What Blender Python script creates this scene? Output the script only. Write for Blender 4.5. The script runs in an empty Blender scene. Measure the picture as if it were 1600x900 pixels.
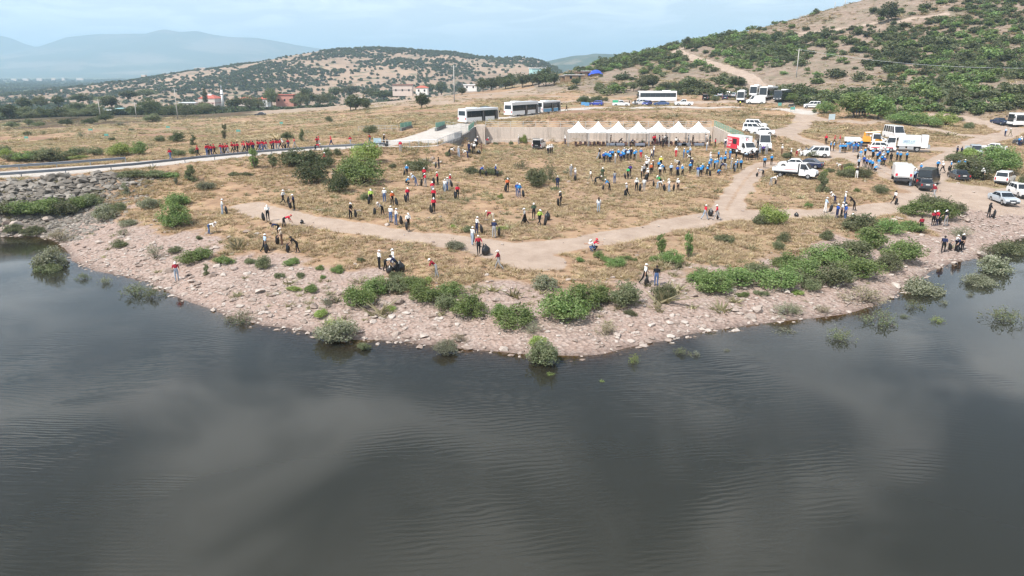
import bpy, bmesh, math, random
import numpy as np
from mathutils import Vector, Matrix, noise as mnoise
R = math.radians
random.seed(7); rng = np.random.default_rng(7)
S = bpy.context.scene
C = S.collection
D = bpy.data

# ------------------------------------------------------------------ camera
CAM_Z, PITCH, FPX = 18.0, R(16.5), 1142.0
cam = D.objects.new('camera', D.cameras.new('camera')); C.objects.link(cam)
cam.location = (0, 0, CAM_Z); cam.rotation_euler = (R(90) - PITCH, 0, 0)
cam.data.sensor_width = 36.0; cam.data.lens = 36.0 * FPX / 1600.0
cam.data.clip_start = 0.5; cam.data.clip_end = 60000
S.camera = cam

# ------------------------------------------------------------------ sky
SUN_EL, SUN_AZ = R(52), math.atan2(-0.72, -0.69)      # azimuth as atan2(x, y) of the direction towards the sun
w = D.worlds.new('World'); S.world = w; w.use_nodes = True
nt = w.node_tree; nt.nodes.clear()
def N(tree, t, **kw):
    n = tree.nodes.new(t)
    for k, v in kw.items():
        if k in n.inputs and not hasattr(n, k): n.inputs[k].default_value = v
        else: setattr(n, k, v)
    return n
def L(tree, a, b): tree.links.new(a, b)
sky = N(nt, 'ShaderNodeTexSky', sky_type='NISHITA', sun_disc=False, sun_elevation=SUN_EL, sun_rotation=SUN_AZ,
        altitude=100.0, air_density=1.0, dust_density=1.2, ozone_density=1.5)
tc = N(nt, 'ShaderNodeTexCoord')
sep = N(nt, 'ShaderNodeSeparateXYZ'); L(nt, tc.outputs['Generated'], sep.inputs[0])
zc = N(nt, 'ShaderNodeMath', operation='MAXIMUM'); L(nt, sep.outputs['Z'], zc.inputs[0]); zc.inputs[1].default_value = 0.0
za = N(nt, 'ShaderNodeMath', operation='ADD'); L(nt, zc.outputs[0], za.inputs[0]); za.inputs[1].default_value = 0.12
dx = N(nt, 'ShaderNodeMath', operation='DIVIDE'); L(nt, sep.outputs['X'], dx.inputs[0]); L(nt, za.outputs[0], dx.inputs[1])
dy = N(nt, 'ShaderNodeMath', operation='DIVIDE'); L(nt, sep.outputs['Y'], dy.inputs[0]); L(nt, za.outputs[0], dy.inputs[1])
cmb = N(nt, 'ShaderNodeCombineXYZ'); L(nt, dx.outputs[0], cmb.inputs[0]); L(nt, dy.outputs[0], cmb.inputs[1]); cmb.inputs[2].default_value = 0.4
n1 = N(nt, 'ShaderNodeTexNoise'); n1.inputs['Scale'].default_value = 1.7; n1.inputs['Detail'].default_value = 7; n1.inputs['Roughness'].default_value = .52; n1.inputs['Distortion'].default_value = .9
L(nt, cmb.outputs[0], n1.inputs['Vector'])
cr = N(nt, 'ShaderNodeValToRGB'); cr.color_ramp.elements[0].position = .45; cr.color_ramp.elements[0].color = (0, 0, 0, 1)
cr.color_ramp.elements[1].position = .62; cr.color_ramp.elements[1].color = (.95, .95, .95, 1)
L(nt, n1.outputs[0], cr.inputs[0])
hzf = N(nt, 'ShaderNodeMapRange'); hzf.inputs[1].default_value = 0.0; hzf.inputs[2].default_value = 0.38; hzf.inputs[3].default_value = .82; hzf.inputs[4].default_value = .0
L(nt, sep.outputs['Z'], hzf.inputs[0])
mx = N(nt, 'ShaderNodeMixRGB'); L(nt, cr.outputs[0], mx.inputs[0]); L(nt, sky.outputs[0], mx.inputs[1]); mx.inputs[2].default_value = (15.5, 15.6, 15.8, 1)
mx0 = N(nt, 'ShaderNodeMixRGB'); L(nt, hzf.outputs[0], mx0.inputs[0]); L(nt, mx.outputs[0], mx0.inputs[1]); mx0.inputs[2].default_value = (12.2, 13.2, 14.2, 1)
bg = N(nt, 'ShaderNodeBackground'); bg.inputs[1].default_value = 0.074
wo = N(nt, 'ShaderNodeOutputWorld'); L(nt, mx0.outputs[0], bg.inputs[0]); L(nt, bg.outputs[0], wo.inputs[0])

# ------------------------------------------------------------------ sun
sl = D.lights.new('sun', 'SUN'); sl.energy = 5.0; sl.angle = R(0.55); sl.color = (1.0, .955, .89)
sun = D.objects.new('sun', sl); C.objects.link(sun)
sdir = Vector((math.sin(SUN_AZ) * math.cos(SUN_EL), math.cos(SUN_AZ) * math.cos(SUN_EL), math.sin(SUN_EL)))
sun.rotation_euler = (-sdir).to_track_quat('-Z', 'Y').to_euler(); sun.location = (0, 0, 80)
S.view_settings.view_transform = 'Standard'; S.view_settings.look = 'None'
S.view_settings.exposure = 0.45; S.view_settings.gamma = 1.0; S.view_settings.use_curve_mapping = False
cy = S.cycles
cy.use_denoising = True; cy.max_bounces = 6; cy.diffuse_bounces = 2; cy.glossy_bounces = 2; cy.transmission_bounces = 2
cy.transparent_max_bounces = 8; cy.volume_bounces = 0; cy.use_adaptive_sampling = True; cy.adaptive_threshold = 0.015
cy.caustics_reflective = False; cy.caustics_refractive = False; cy.pixel_filter_type = 'BLACKMAN_HARRIS'; cy.filter_width = 1.4
try: cy.denoiser = 'OPENIMAGEDENOISE'; cy.denoising_prefilter = 'ACCURATE'
except Exception: pass

# ------------------------------------------------------------------ pixel rays (only to read positions off the photograph)
FW = np.array([0, math.cos(PITCH), -math.sin(PITCH)]); UP = np.array([0, math.sin(PITCH), math.cos(PITCH)]); RT = np.array([1., 0, 0])
CAMP = np.array([0, 0, CAM_Z])
def ray(px, py): return FW * FPX + RT * (px - 800) + UP * (450 - py)
def atZ(px, py, z):
    d = ray(px, py); return CAMP + d * ((z - CAM_Z) / d[2])
def atY(px, py, Y):
    d = ray(px, py); return CAMP + d * (Y / d[1])
def mpp(Y, z=4.0):          # metres for one photo pixel at forward distance Y
    return (Y * math.cos(PITCH) + (CAM_Z - z) * math.sin(PITCH)) / FPX

# ------------------------------------------------------------------ terrain
SHORE = [(0,368),(40,368),(75,372),(98,388),(110,408),(150,424),(190,431),(230,442),(262,456),(285,469),(330,483),(360,497),(410,508),(470,517),
 (520,527),(560,533),(600,533),(640,538),(700,545),(750,548),(800,552),(850,557),(900,559),(940,555),(975,547),(1000,541),(1040,532),(1080,522),
 (1120,515),(1180,508),(1230,503),(1270,498),(1320,491),(1370,475),(1400,460),(1420,441),(1455,424),(1485,413),(1515,406),(1540,396),(1560,386),(1580,376),(1600,368)]
CP = []
sh = [atZ(x, y, 0) for x, y in SHORE]
for p in sh: CP.append((p[0], p[1], 0.0))
for p in sh[::2]:
    CP.append((p[0], p[1] - 6, -.9)); CP.append((p[0], p[1] - 20, -2.5))
sL, sR = sh[0], sh[-1]
for k in range(1, 6):                     # outside the frame the shore goes on
    CP.append((sL[0] - 14 * k, sL[1] - 6 * k, 0.)); CP.append((sL[0] - 14 * k, sL[1] - 6 * k - 8, -2.5)); CP.append((sL[0] - 14 * k, sL[1] - 6 * k + 13, 5.))
    CP.append((sL[0] - 14 * k, sL[1] - 6 * k + 24, 5.)); CP.append((sL[0] - 14 * k, sL[1] - 6 * k + 42, 1.))
    CP.append((sR[0] + 14 * k, sR[1] + 2 * k, 0.)); CP.append((sR[0] + 14 * k, sR[1] + 2 * k - 10, -1.5)); CP.append((sR[0] + 14 * k, sR[1] + 2 * k + 14, 1.4))
def cz(*pts):
    for x, y, z in pts:
        p = atZ(x, y, z); CP.append((p[0], p[1], z))
def cyy(*pts):
    for x, y, Y in pts:
        p = atY(x, y, Y); CP.append((p[0], p[1], p[2]))
cz((850,470,1.0),(700,460,1.05),(560,462,1.0),(1000,450,1.05),(1100,450,.95),(1200,450,.85),(1300,432,.95),(1390,402,1.0),(1480,388,.5),(1550,352,1.0),
   (480,470,.55),(640,500,.45),(780,515,.45),(900,520,.42),(1000,500,.5),(1120,485,.5),(1260,470,.45),(380,450,.9),(300,440,.6),
   (480,345,2.6),(560,355,2.5),(650,368,2.2),(740,378,2.0),(820,385,1.8),(900,380,1.8),(1000,360,1.9),(1100,342,2.0),(1200,335,2.0),(1300,330,2.1),(1400,320,2.1),(1500,320,1.7),(1600,330,1.3),
   (820,420,1.5),(700,415,1.7),(950,410,1.5),(1100,400,1.5),(1200,390,1.5),(1300,370,1.6),
   (700,300,3.2),(800,300,2.9),(900,300,2.8),(1000,300,2.8),(1100,300,2.6),(1200,300,2.7),(600,300,3.4),(500,300,3.5),(400,310,3.0),(300,340,2.2),(200,335,1.8),(150,372,.7),(170,400,.45),
   (250,400,1.0),(330,400,1.4),(430,400,1.6),(550,410,1.7),(1300,295,2.8),(1400,290,2.7),(1500,290,2.5),(1600,290,2.2),
   (600,262,4.3),(520,262,4.3),(440,272,4.1),(380,280,3.8),(700,255,4.0),(800,250,4.0),(900,250,4.0),(1000,250,4.0),(1100,250,3.9),(1200,255,3.7),(1300,262,3.5),(1400,262,3.4),(1500,262,3.2),(1600,262,3.0),
   (1200,235,4.4),(1300,235,4.4),(1400,235,4.3),(1500,235,4.2),(1600,235,4.0),
   (0,280,4.9),(100,274,4.9),(200,266,5.0),(300,257,5.1),(400,247,5.3),(500,239,5.6),(560,235,5.8),
   (0,262,5.0),(100,257,5.0),(200,249,5.1),(300,240,5.3),(400,231,5.5),(500,225,5.8),(560,222,6.0),
   (60,305,3.3),(100,325,1.6),(0,340,1.5),(100,348,.8),(0,310,3.2),(200,300,3.0),(160,318,2.0),(200,280,4.3),(300,275,4.3),
   (0,236,3.0),(120,228,2.6),(230,222,2.6),(320,215,3.0),(420,207,4.2),(500,204,5.0),(570,203,5.8),
   (0,205,.5),(150,200,.2),(280,190,.8),(400,190,1.6),(500,190,4.0),(600,192,6.6),(407,181,0),(200,180,-3),(0,186,-3.5),(555,173,3.0),(658,170,6.0),(480,178,2.4),
   (700,152,8.0),(800,142,9.2),(600,161,5.0),(500,168,2.2),(760,160,8.2),(860,134,10.0),(400,173,-.5),(300,172,-4.),
   (1250,195,6.0),(1350,208,5.4),(1450,200,6.0),(1560,196,5.8),(1500,216,4.9),(1600,216,4.6),(1300,190,6.4),(1200,192,6.4),(1400,186,6.9),(1600,196,6.0),
   (620,216,6.4),(660,212,6.8),(690,216,6.7),(720,206,7.3),(650,222,6.3),(700,222,6.9),
   (730,195,7.4),(760,188,7.5),(816,179,7.6),(860,174,7.8),
   (800,190,7.7),(900,185,7.8),(1000,185,7.8),(1100,185,7.6),(1000,175,7.9),(900,170,8.),(1000,166,8.2),(1100,167,8.2),(1200,168,8.0),(1000,158,8.6),(1150,158,8.7),(1220,158,8.7),(900,158,8.6),
   (1270,170,7.7),(1150,190,7.2))
cyy((900,108,430),(960,96,420),(1000,86,410),(1060,72,400),(1130,56,390),(1200,42,380),(1280,20,370),(1340,4,365),(1400,-12,365),(1500,-35,360),(1600,-60,360),(1750,-95,355),
    (1000,125,480),(1100,110,480),(1250,80,480),(1400,60,480),(1600,20,480),(1800,-10,470),(850,122,520),
    (1387,34,312),(1300,50,330),(1500,28,300),(1600,15,295),(1750,-20,300),
    (1100,95,335),(1200,90,312),(1300,82,297),(1400,76,282),(1500,70,272),(1600,62,270),(1750,40,265),
    (950,135,300),(1050,130,290),(1150,126,272),(1250,122,262),(1350,120,250),(1450,120,240),(1550,116,232),(1620,115,228),(1750,100,220),
    (1100,148,248),(1200,149,235),(1300,158,208),(1350,178,178),(1400,150,208),(1500,150,200),(1600,152,195),(1750,150,185),(1750,190,150))
# retaining wall: ground steps up behind it
WALL_Y = 146.6
for x in np.arange(-5.5, 42, 2.4):
    CP.append((x, WALL_Y - .55, 4.4)); CP.append((x, WALL_Y - 3.2, 4.35)); CP.append((x, WALL_Y - 7.5, 4.3)); CP.append((x, WALL_Y + 1.3, 7.3))
WL0, WL1 = np.array([-13.4, 128.0]), np.array([-6.6, WALL_Y])           # left wing wall
WR0, WR1 = np.array([39.4, WALL_Y]), np.array([40.6, 128.5])            # right wing wall
for t in (.15, .4, .65, .9):
    q = WL0 * (1 - t) + WL1 * t
    CP.append((q[0] + .9, q[1] - .6, 4.35)); CP.append((q[0] - 1.2, q[1] + .6, 5.6 + 1.8 * t))
    q = WR0 * (1 - t) + WR1 * t
    CP.append((q[0] - 1.1, q[1], 4.4)); CP.append((q[0] + 1.2, q[1], 7.3 - 2.3 * t))
# far rim so that the sheet runs out into the valley
for X, Y, z in ((-300,250,-5),(-300,420,-9),(-150,420,-7),(-80,480,-2),(0,520,4),(-300,600,-14),(-150,600,-12),(0,640,-6),(100,620,6),(250,620,12),(450,600,30),(480,300,60),(420,200,25),(300,120,4),(200,80,-1),(-200,120,0),(-300,130,0),(-200,60,-2),(-180,200,-2)):
    CP.append((X, Y, z))
CP = np.array(CP, float)
# drop near-duplicate points
keep = []
for i in range(len(CP)):
    if all((CP[i, 0] - CP[j, 0]) ** 2 + (CP[i, 1] - CP[j, 1]) ** 2 > .09 for j in keep): keep.append(i)
CP = CP[keep]
SC = 1.0
def kern(r): return r
_d = np.sqrt(((CP[:, None, :2] - CP[None, :, :2]) ** 2).sum(-1))
_n = len(CP)
A = np.zeros((_n + 3, _n + 3)); A[:_n, :_n] = kern(_d) + np.eye(_n) * -0.08
A[:_n, _n] = 1; A[:_n, _n + 1:] = CP[:, :2]; A[_n, :_n] = 1; A[_n + 1:, :_n] = CP[:, :2].T
_w = np.linalg.solve(A, np.concatenate([CP[:, 2], np.zeros(3)]))
def base_h(x, y):
    x = np.asarray(x, float); y = np.asarray(y, float); sh_ = x.shape; x = x.ravel(); y = y.ravel()
    out = np.empty(len(x))
    for i in range(0, len(x), 20000):
        s = slice(i, i + 20000)
        r = np.sqrt((x[s, None] - CP[None, :, 0]) ** 2 + (y[s, None] - CP[None, :, 1]) ** 2)
        out[s] = r @ _w[:_n] + _w[_n] + _w[_n + 1] * x[s] + _w[_n + 2] * y[s]
    return out.reshape(sh_)
# value noise
_perm = rng.random((256, 256))
def vnoise(x, y):
    xi = np.floor(x).astype(int); yi = np.floor(y).astype(int); fx = x - xi; fy = y - yi
    fx = fx * fx * (3 - 2 * fx); fy = fy * fy * (3 - 2 * fy)
    g = lambda a, b: _perm[a % 256, b % 256]
    return (g(xi, yi) * (1 - fx) + g(xi + 1, yi) * fx) * (1 - fy) + (g(xi, yi + 1) * (1 - fx) + g(xi + 1, yi + 1) * fx) * fy
def fbm(x, y, s, o=4):
    v = 0; a = 1.; t = 0
    for k in range(o):
        v = v + a * vnoise(x / s + 17.3 * k, y / s + 5.1 * k); t += a; a *= .5; s *= .5
    return v / t
def height(x, y):
    x = np.asarray(x, float); y = np.asarray(y, float)
    h = base_h(x, y)
    near = np.clip((190 - y) / 40, 0, 1)
    h = h + (fbm(x, y, 7.0, 4) - .5) * (.34 * near + 1.1 * (1 - near)) * np.clip((h + .6) / 1.2, .12, 1)
    return h
def hz(x, y): return float(height(np.array([x]), np.array([y]))[0])
def place(px, py, y0=36, y1=640):
    """first point where the pixel's ray meets the ground"""
    d = ray(px, py); ys = np.concatenate([np.arange(y0, 200, .5), np.arange(200, y1, 1.5)])
    t = ys / d[1]; xs = d[0] * t; zs = CAM_Z + d[2] * t
    g = np.maximum(height(xs, ys), 0.0)
    below = np.nonzero(zs <= g)[0]
    if len(below) == 0: return np.array([xs[-1], ys[-1], g[-1]])
    i = below[0]
    if i == 0: return np.array([xs[0], ys[0], g[0]])
    a, b = zs[i-1] - g[i-1], g[i] - zs[i]; f = a / max(a + b, 1e-6)
    yy = ys[i-1] + (ys[i] - ys[i-1]) * f; xx = d[0] * yy / d[1]
    return np.array([xx, yy, max(hz(xx, yy), 0)])

# paths and roads as ground polylines (x, y, half width in metres)
def gpoly(pts): return np.array([place(x, y)[:2] for x, y in pts])
def dist_poly(P, q):
    """distance of points P (n,2) to polyline q"""
    best = np.full(len(P), 1e9)
    for a, b in zip(q[:-1], q[1:]):
        ab = b - a; t = np.clip(((P - a) @ ab) / max(ab @ ab, 1e-9), 0, 1)
        best = np.minimum(best, np.hypot(*(P - (a + t[:, None] * ab)).T))
    return best
def in_poly(P, q):
    x, y = P[:, 0], P[:, 1]; c = np.zeros(len(P), bool); j = len(q) - 1
    for i in range(len(q)):
        xi, yi = q[i]; xj, yj = q[j]
        c ^= ((yi > y) != (yj > y)) & (x < (xj - xi) * (y - yi) / (yj - yi + 1e-12) + xi); j = i
    return c
PATHS = [([(385,322),(420,334),(480,345),(520,350),(560,357),(620,366),(680,374),(740,381),(800,386),(860,385),(920,377),(1000,362),(1060,350),(1110,341),(1150,336),(1200,335),(1260,334),(1330,331),(1390,324),(1440,316),(1500,314)], 2.1),
 ([(760,386),(800,398),(830,408)], 3.0),
 ([(1128,340),(1145,310),(1165,280),(1182,263),(1205,256),(1250,262)], 1.7),
 ([(1255,171),(1258,185),(1245,200),(1225,207),(1200,208)], 2.6),
 ([(1225,206),(1248,217),(1280,229),(1310,240),(1345,252),(1395,276),(1440,288)], 2.2),
 ([(1310,241),(1265,254),(1225,262)], 1.6),
 ([(1262,182),(1300,190),(1350,192),(1395,189)], 1.6),
 ([(1440,288),(1465,258),(1500,240),(1530,222),(1565,212),(1590,205)], 2.6),
 ([(1590,205),(1560,197),(1510,187),(1450,182)], 3.0),
 ([(1430,196),(1500,212),(1560,214),(1610,216)], 2.2),
 ([(1480,232),(1400,236),(1340,240)], 2.0),
 ([(1180,151),(1184,132),(1165,118),(1135,105),(1100,96),(1068,87),(1058,79),(1075,72)], 2.6),
 ([(1250,52),(1330,42),(1400,34),(1480,22)], 1.6),
 ([(860,160),(920,158),(1000,161),(1100,159),(1230,160)], 3.4),
 ([(980,158),(905,150),(860,150)], 1.6),
 ([(1330,141),(1420,140),(1500,137),(1600,135)], 1.5)]
ROADS = [([(-40,276),(0,272),(100,266),(200,258),(300,249),(400,239),(500,232),(560,229),(600,225),(640,219),(680,207),(730,194),(770,188),(816,180),(880,172),(950,168),(1050,167.5),(1150,168),(1230,171),(1262,176)], 2.6),
         ([(640,219),(690,217)], 3.4), ([(700,205),(735,200),(700,215)], 1.4)]
AREAS = [[(1395,326),(1420,300),(1400,280),(1450,283),(1500,288),(1560,296),(1640,292),(1640,352),(1560,352),(1510,362),(1450,352)]]
PATHS = [(gpoly(p), w_) for p, w_ in PATHS]; ROADS = [(gpoly(p), w_) for p, w_ in ROADS]; AREAS = [gpoly(a) for a in AREAS]
SHW = np.array([p[:2] for p in sh])
SHX = np.vstack([[[sL[0] - 70, sL[1] - 30]], SHW, [[sR[0] + 70, sR[1] + 10]]])

def steps(a, b, s0, g):
    out = [a]
    while out[-1] < b: out.append(out[-1] + max(s0, g(out[-1])))
    return np.array(out)
gy = steps(34., 640., .36, lambda v: .0058 * v)
gxr = steps(0., 520., .46, lambda v: .0 if v < 95 else .03 * (v - 95) + .46)
gx = np.concatenate([-gxr[::-1][:-1], gxr])
GX, GY = np.meshgrid(gx, gy); GH = height(GX, GY)
P2 = np.stack([GX.ravel(), GY.ravel()], 1)
jit = (fbm(P2[:, 0], P2[:, 1], 3.0, 3) - .5)
def soft(d, w_, e=.7): return np.clip((w_ + jit * 1.5 - d) / e + .5, 0, 1)
m_path = np.zeros(len(P2)); m_road = np.zeros(len(P2))
for k_, (q, w_) in enumerate(PATHS):
    dq = dist_poly(P2, q); mk = soft(dq, w_, .8)
    if k_ in (2, 4, 5, 6, 7): mk = mk * (1 - .55 * np.exp(-(dq / .5) ** 2))       # strip left between the wheel ruts
    m_path = np.maximum(m_path, mk)
for a in AREAS:
    da = dist_poly(P2, np.vstack([a, a[:1]])); da = np.where(in_poly(P2, a), -da, da)
    m_path = np.maximum(m_path, np.clip((.8 + jit * 3 - da) / 2.5 + .3, 0, 1))
for q, w_ in ROADS: m_road = np.maximum(m_road, np.clip((w_ + jit * .25 - dist_poly(P2, q)) / .3 + .5, 0, 1))
d_sh = dist_poly(P2, SHX)
# band of stones along the water: width grows towards the middle of the spit
bw = np.interp(P2[:, 0], [-70, -58, -50, -40, -10, 5, 30, 45, 60, 75, 90], [4, 6, 9, 8.5, 9, 11.5, 10, 8, 7, 7, 5])
m_shore = np.clip((bw + jit * 11 - d_sh) / 5.0 + .5, 0, 1)
m_shore[GH.ravel() < 0.02] = 1
m_shore[P2[:, 1] > 115] = 0
m_rip = np.clip((-50 - P2[:, 0] + jit * 6) / 4, 0, 1) * np.clip((P2[:, 1] - 70) / 6, 0, 1) * np.clip((4.9 - GH.ravel()) / .5, 0, 1) * (P2[:, 1] < 108)
m_green = np.clip((fbm(P2[:, 0] + 50, P2[:, 1], 16, 4) - .56) * 6, 0, 1) * np.clip((P2[:, 1] - 60) / 60, .25, 1)
gz = gpoly([(1500,250),(1580,240),(1640,290),(1560,300),(1500,290),(1430,270)])
m_green = np.maximum(m_green, np.where(in_poly(P2, gz), np.clip((fbm(P2[:, 0], P2[:, 1], 6, 3) - .35) * 4, 0, 1), 0))
bz = gpoly([(815,184),(900,172),(1040,176),(1110,184),(1000,190),(860,190)])
m_red = np.where(in_poly(P2, bz), np.clip((fbm(P2[:, 0], P2[:, 1], 9, 3) - .3) * 4, 0, 1), 0) * .9
for strip, wd in (([(-20,217),(60,216),(120,215),(230,211),(320,212),(400,209),(470,207),(560,203)], 3.6), ([(0,205),(150,203),(300,200),(420,196)], 1.5), ([(380,183),(520,178),(660,173),(740,168)], 1.6)):
    m_red = np.maximum(m_red, soft(dist_poly(P2, gpoly(strip)), wd, 1.5))
pl = gpoly([(380,178),(520,172),(640,166),(720,162),(800,152),(905,142),(860,136),(700,150),(560,160),(420,170)])
m_pale = np.where(in_poly(P2, pl), .9, 0) * np.clip((fbm(P2[:, 0], P2[:, 1], 12, 3) - .2) * 4, .4, 1)
m_path = m_path * (1 - m_road)
m_green = np.maximum(m_green, np.clip((P2[:, 1] - 215) / 60, 0, 1) * np.clip((-45 - P2[:, 0]) / 40, 0, 1) * np.clip((.5 - GH.ravel()) / 2.5, 0, 1))
nx, ny = len(gx), len(gy)
verts = np.stack([GX.ravel(), GY.ravel(), GH.ravel()], 1)
# sink the road into the ground a little and level it
verts[:, 2] += -.05 * m_path
ii = (np.arange(ny - 1)[:, None] * nx + np.arange(nx - 1)[None, :]).ravel()
faces = np.stack([ii, ii + 1, ii + nx + 1, ii + nx], 1)
# vertex normals of the whole sheet, so that the pieces shade without seams
dzx = np.gradient(verts[:, 2].reshape(ny, nx), gx, axis=1); dzy = np.gradient(verts[:, 2].reshape(ny, nx), gy, axis=0)
nrm = np.stack([-dzx, -dzy, np.ones_like(dzx)], -1).reshape(-1, 3); nrm /= np.linalg.norm(nrm, axis=1)[:, None]
fm = lambda m: m[faces].mean(1)
fh = fm(verts[:, 2]); fy_ = fm(P2[:, 1]); fx_ = fm(P2[:, 0])
cls = np.zeros(len(faces), int)                                 # 0 ground
cls[fm(m_shore) > .5] = 1
hill_line = gpoly([(880,140),(960,150),(1060,150),(1180,152),(1240,160),(1290,172),(1380,184),(1460,182),(1640,176)])
hy = np.interp(fx_, hill_line[:, 0][np.argsort(hill_line[:, 0])], hill_line[:, 1][np.argsort(hill_line[:, 0])])
cls[(fy_ > hy) & (fx_ > hill_line[0, 0])] = 2
cls[fm(m_path) > .5] = 3
cls[fm(m_road) > .5] = 4
cls[fh < -.05] = 5
keepf = ~((fh < -1.2) & (fy_ < 60) & (np.abs(fx_) > 110))

# ------------------------------------------------------------------ material helpers
MATS = {}
def new_mat(name):
    m = D.materials.new(name); m.use_nodes = True; t = m.node_tree; t.nodes.clear()
    return m, t
def principled(t, rough=.8, spec=.3, metal=0.):
    b = N(t, 'ShaderNodeBsdfPrincipled'); b.inputs['Roughness'].default_value = rough
    b.inputs['Specular IOR Level'].default_value = spec; b.inputs['Metallic'].default_value = metal
    o = N(t, 'ShaderNodeOutputMaterial'); L(t, b.outputs[0], o.inputs[0]); return b
def texn(t, scale, detail=4, rough=.55, vec=None, dist=0.):
    n = N(t, 'ShaderNodeTexNoise'); n.inputs['Scale'].default_value = scale; n.inputs['Detail'].default_value = detail
    n.inputs['Roughness'].default_value = rough; n.inputs['Distortion'].default_value = dist
    if vec is not None: L(t, vec, n.inputs['Vector'])
    return n.outputs[0]
def ramp(t, fac, *stops):
    r = N(t, 'ShaderNodeValToRGB'); e = r.color_ramp.elements
    while len(e) < len(stops): e.new(.5)
    for i, (p, c) in enumerate(stops):
        e[i].position = p; e[i].color = (c if len(c) == 4 else (*c, 1))
    L(t, fac, r.inputs[0]); return r.outputs[0]
def mixc(t, f, a, b, mode='MIX'):
    m = N(t, 'ShaderNodeMixRGB'); m.blend_type = mode
    for i, v in ((0, f), (1, a), (2, b)):
        if hasattr(v, 'links'): L(t, v, m.inputs[i])
        else: m.inputs[i].default_value = v if i == 0 else (*v[:3], 1)
    return m.outputs[0]
def math_(t, op, a, b=None, clamp=False):
    m = N(t, 'ShaderNodeMath'); m.operation = op; m.use_clamp = clamp
    for i, v in ((0, a), (1, b)):
        if v is None: continue
        if hasattr(v, 'links'): L(t, v, m.inputs[i])
        else: m.inputs[i].default_value = v
    return m.outputs[0]
def bump(t, b, h, strength=.5, dist=.1):
    n = N(t, 'ShaderNodeBump'); n.inputs['Strength'].default_value = strength; n.inputs['Distance'].default_value = dist
    L(t, h, n.inputs['Height']); L(t, n.outputs[0], b.inputs['Normal'])
def objvec(t): return N(t, 'ShaderNodeTexCoord').outputs['Object']
def flat(name, col, rough=.6, spec=.4, metal=0., var=.12, scale=3., coat=0.):
    """plain paint or plastic with a little tonal unevenness and dust"""
    if name in MATS: return MATS[name]
    m, t = new_mat(name); b = principled(t, rough, spec, metal)
    n = texn(t, scale, 5, .6, objvec(t))
    c = mixc(t, n, [v * (1 - var) for v in col], [min(1, v * (1 + var)) for v in col]); L(t, c, b.inputs['Base Color'])
    if coat: b.inputs['Coat Weight'].default_value = coat; b.inputs['Coat Roughness'].default_value = .08
    MATS[name] = m; return m

# ------------------------------------------------------------------ ground material
gm, t = new_mat('ground_earth'); b = principled(t, .95, .12)
ga = N(t, 'ShaderNodeAttribute'); ga.attribute_name = 'ga'; gb = N(t, 'ShaderNodeAttribute'); gb.attribute_name = 'gb'
sa = N(t, 'ShaderNodeSeparateColor'); L(t, ga.outputs['Color'], sa.inputs[0]); sb_ = N(t, 'ShaderNodeSeparateColor'); L(t, gb.outputs['Color'], sb_.inputs[0])
a_path, a_road, a_shore, a_green = sa.outputs[0], sa.outputs[1], sa.outputs[2], ga.outputs['Alpha']
a_red, a_pale, a_rip, a_hill = sb_.outputs[0], sb_.outputs[1], sb_.outputs[2], gb.outputs['Alpha']
v = objvec(t)
nL = texn(t, .06, 5, .6, v, .6); nM = texn(t, .45, 6, .62, v, .4); nS = texn(t, 2.6, 6, .68, v); nF = texn(t, 11., 5, .7, v)
mp = N(t, 'ShaderNodeMapping'); mp.inputs['Scale'].default_value = (.25, 1.4, 1); L(t, v, mp.inputs[0]); nW = texn(t, .8, 5, .65, mp.outputs[0], .5)
straw = ramp(t, nM, (.30, (.225, .140, .084)), (.45, (.33, .21, .124)), (.58, (.415, .275, .162)), (.75, (.50, .36, .22)))
straw = mixc(t, math_(t, 'MULTIPLY', ramp(t, nL, (.38, (0, 0, 0)), (.62, (1, 1, 1))), .55), straw, ramp(t, nS, (.3, (.19, .125, .085)), (.7, (.36, .25, .165))))
straw = mixc(t, ramp(t, nW, (.5, (0, 0, 0)), (.75, (.6, .6, .6))), straw, (.51, .355, .20))
tuft = ramp(t, nF, (.30, (.45, .42, .34)), (.46, (1, 1, 1)), (.7, (1.12, 1.1, 1.06)))
straw = mixc(t, .85, straw, tuft, 'MULTIPLY')
grn = ramp(t, nS, (.3, (.12, .125, .06)), (.7, (.30, .285, .14)))
col = mixc(t, math_(t, 'MULTIPLY', a_green, ramp(t, nM, (.3, (.1, .1, .1)), (.65, (.8, .8, .8)))), straw, grn)
redc = ramp(t, nS, (.3, (.21, .115, .072)), (.7, (.33, .20, .128)))
col = mixc(t, math_(t, 'MULTIPLY', a_red, ramp(t, nW, (.3, (.35, .35, .35)), (.6, (1, 1, 1)))), col, redc)
palec = mixc(t, .8, ramp(t, nW, (.3, (.27, .20, .14)), (.5, (.36, .275, .20)), (.7, (.43, .335, .25))), tuft, 'MULTIPLY')
col = mixc(t, a_pale, col, palec)
hillc = ramp(t, nM, (.3, (.20, .145, .105)), (.5, (.275, .205, .15)), (.7, (.35, .275, .205)))
hillc = mixc(t, .8, hillc, tuft, 'MULTIPLY')
hillc = mixc(t, ramp(t, texn(t, .11, 5, .65, v, .6), (.45, (0, 0, 0)), (.62, (.62, .62, .62))), hillc, ramp(t, nS, (.3, (.12, .115, .068)), (.7, (.235, .205, .13))))
col = mixc(t, a_hill, col, hillc)
col = mixc(t, 1.0, col, (.92, .94, 1.02), 'MULTIPLY')
pathc = ramp(t, nM, (.3, (.32, .245, .195)), (.7, (.44, .35, .285))); pathc = mixc(t, .6, pathc, ramp(t, nF, (.3, (.7, .69, .68)), (.55, (1, 1, 1)), (.8, (1.15, 1.15, 1.15))), 'MULTIPLY')
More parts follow.
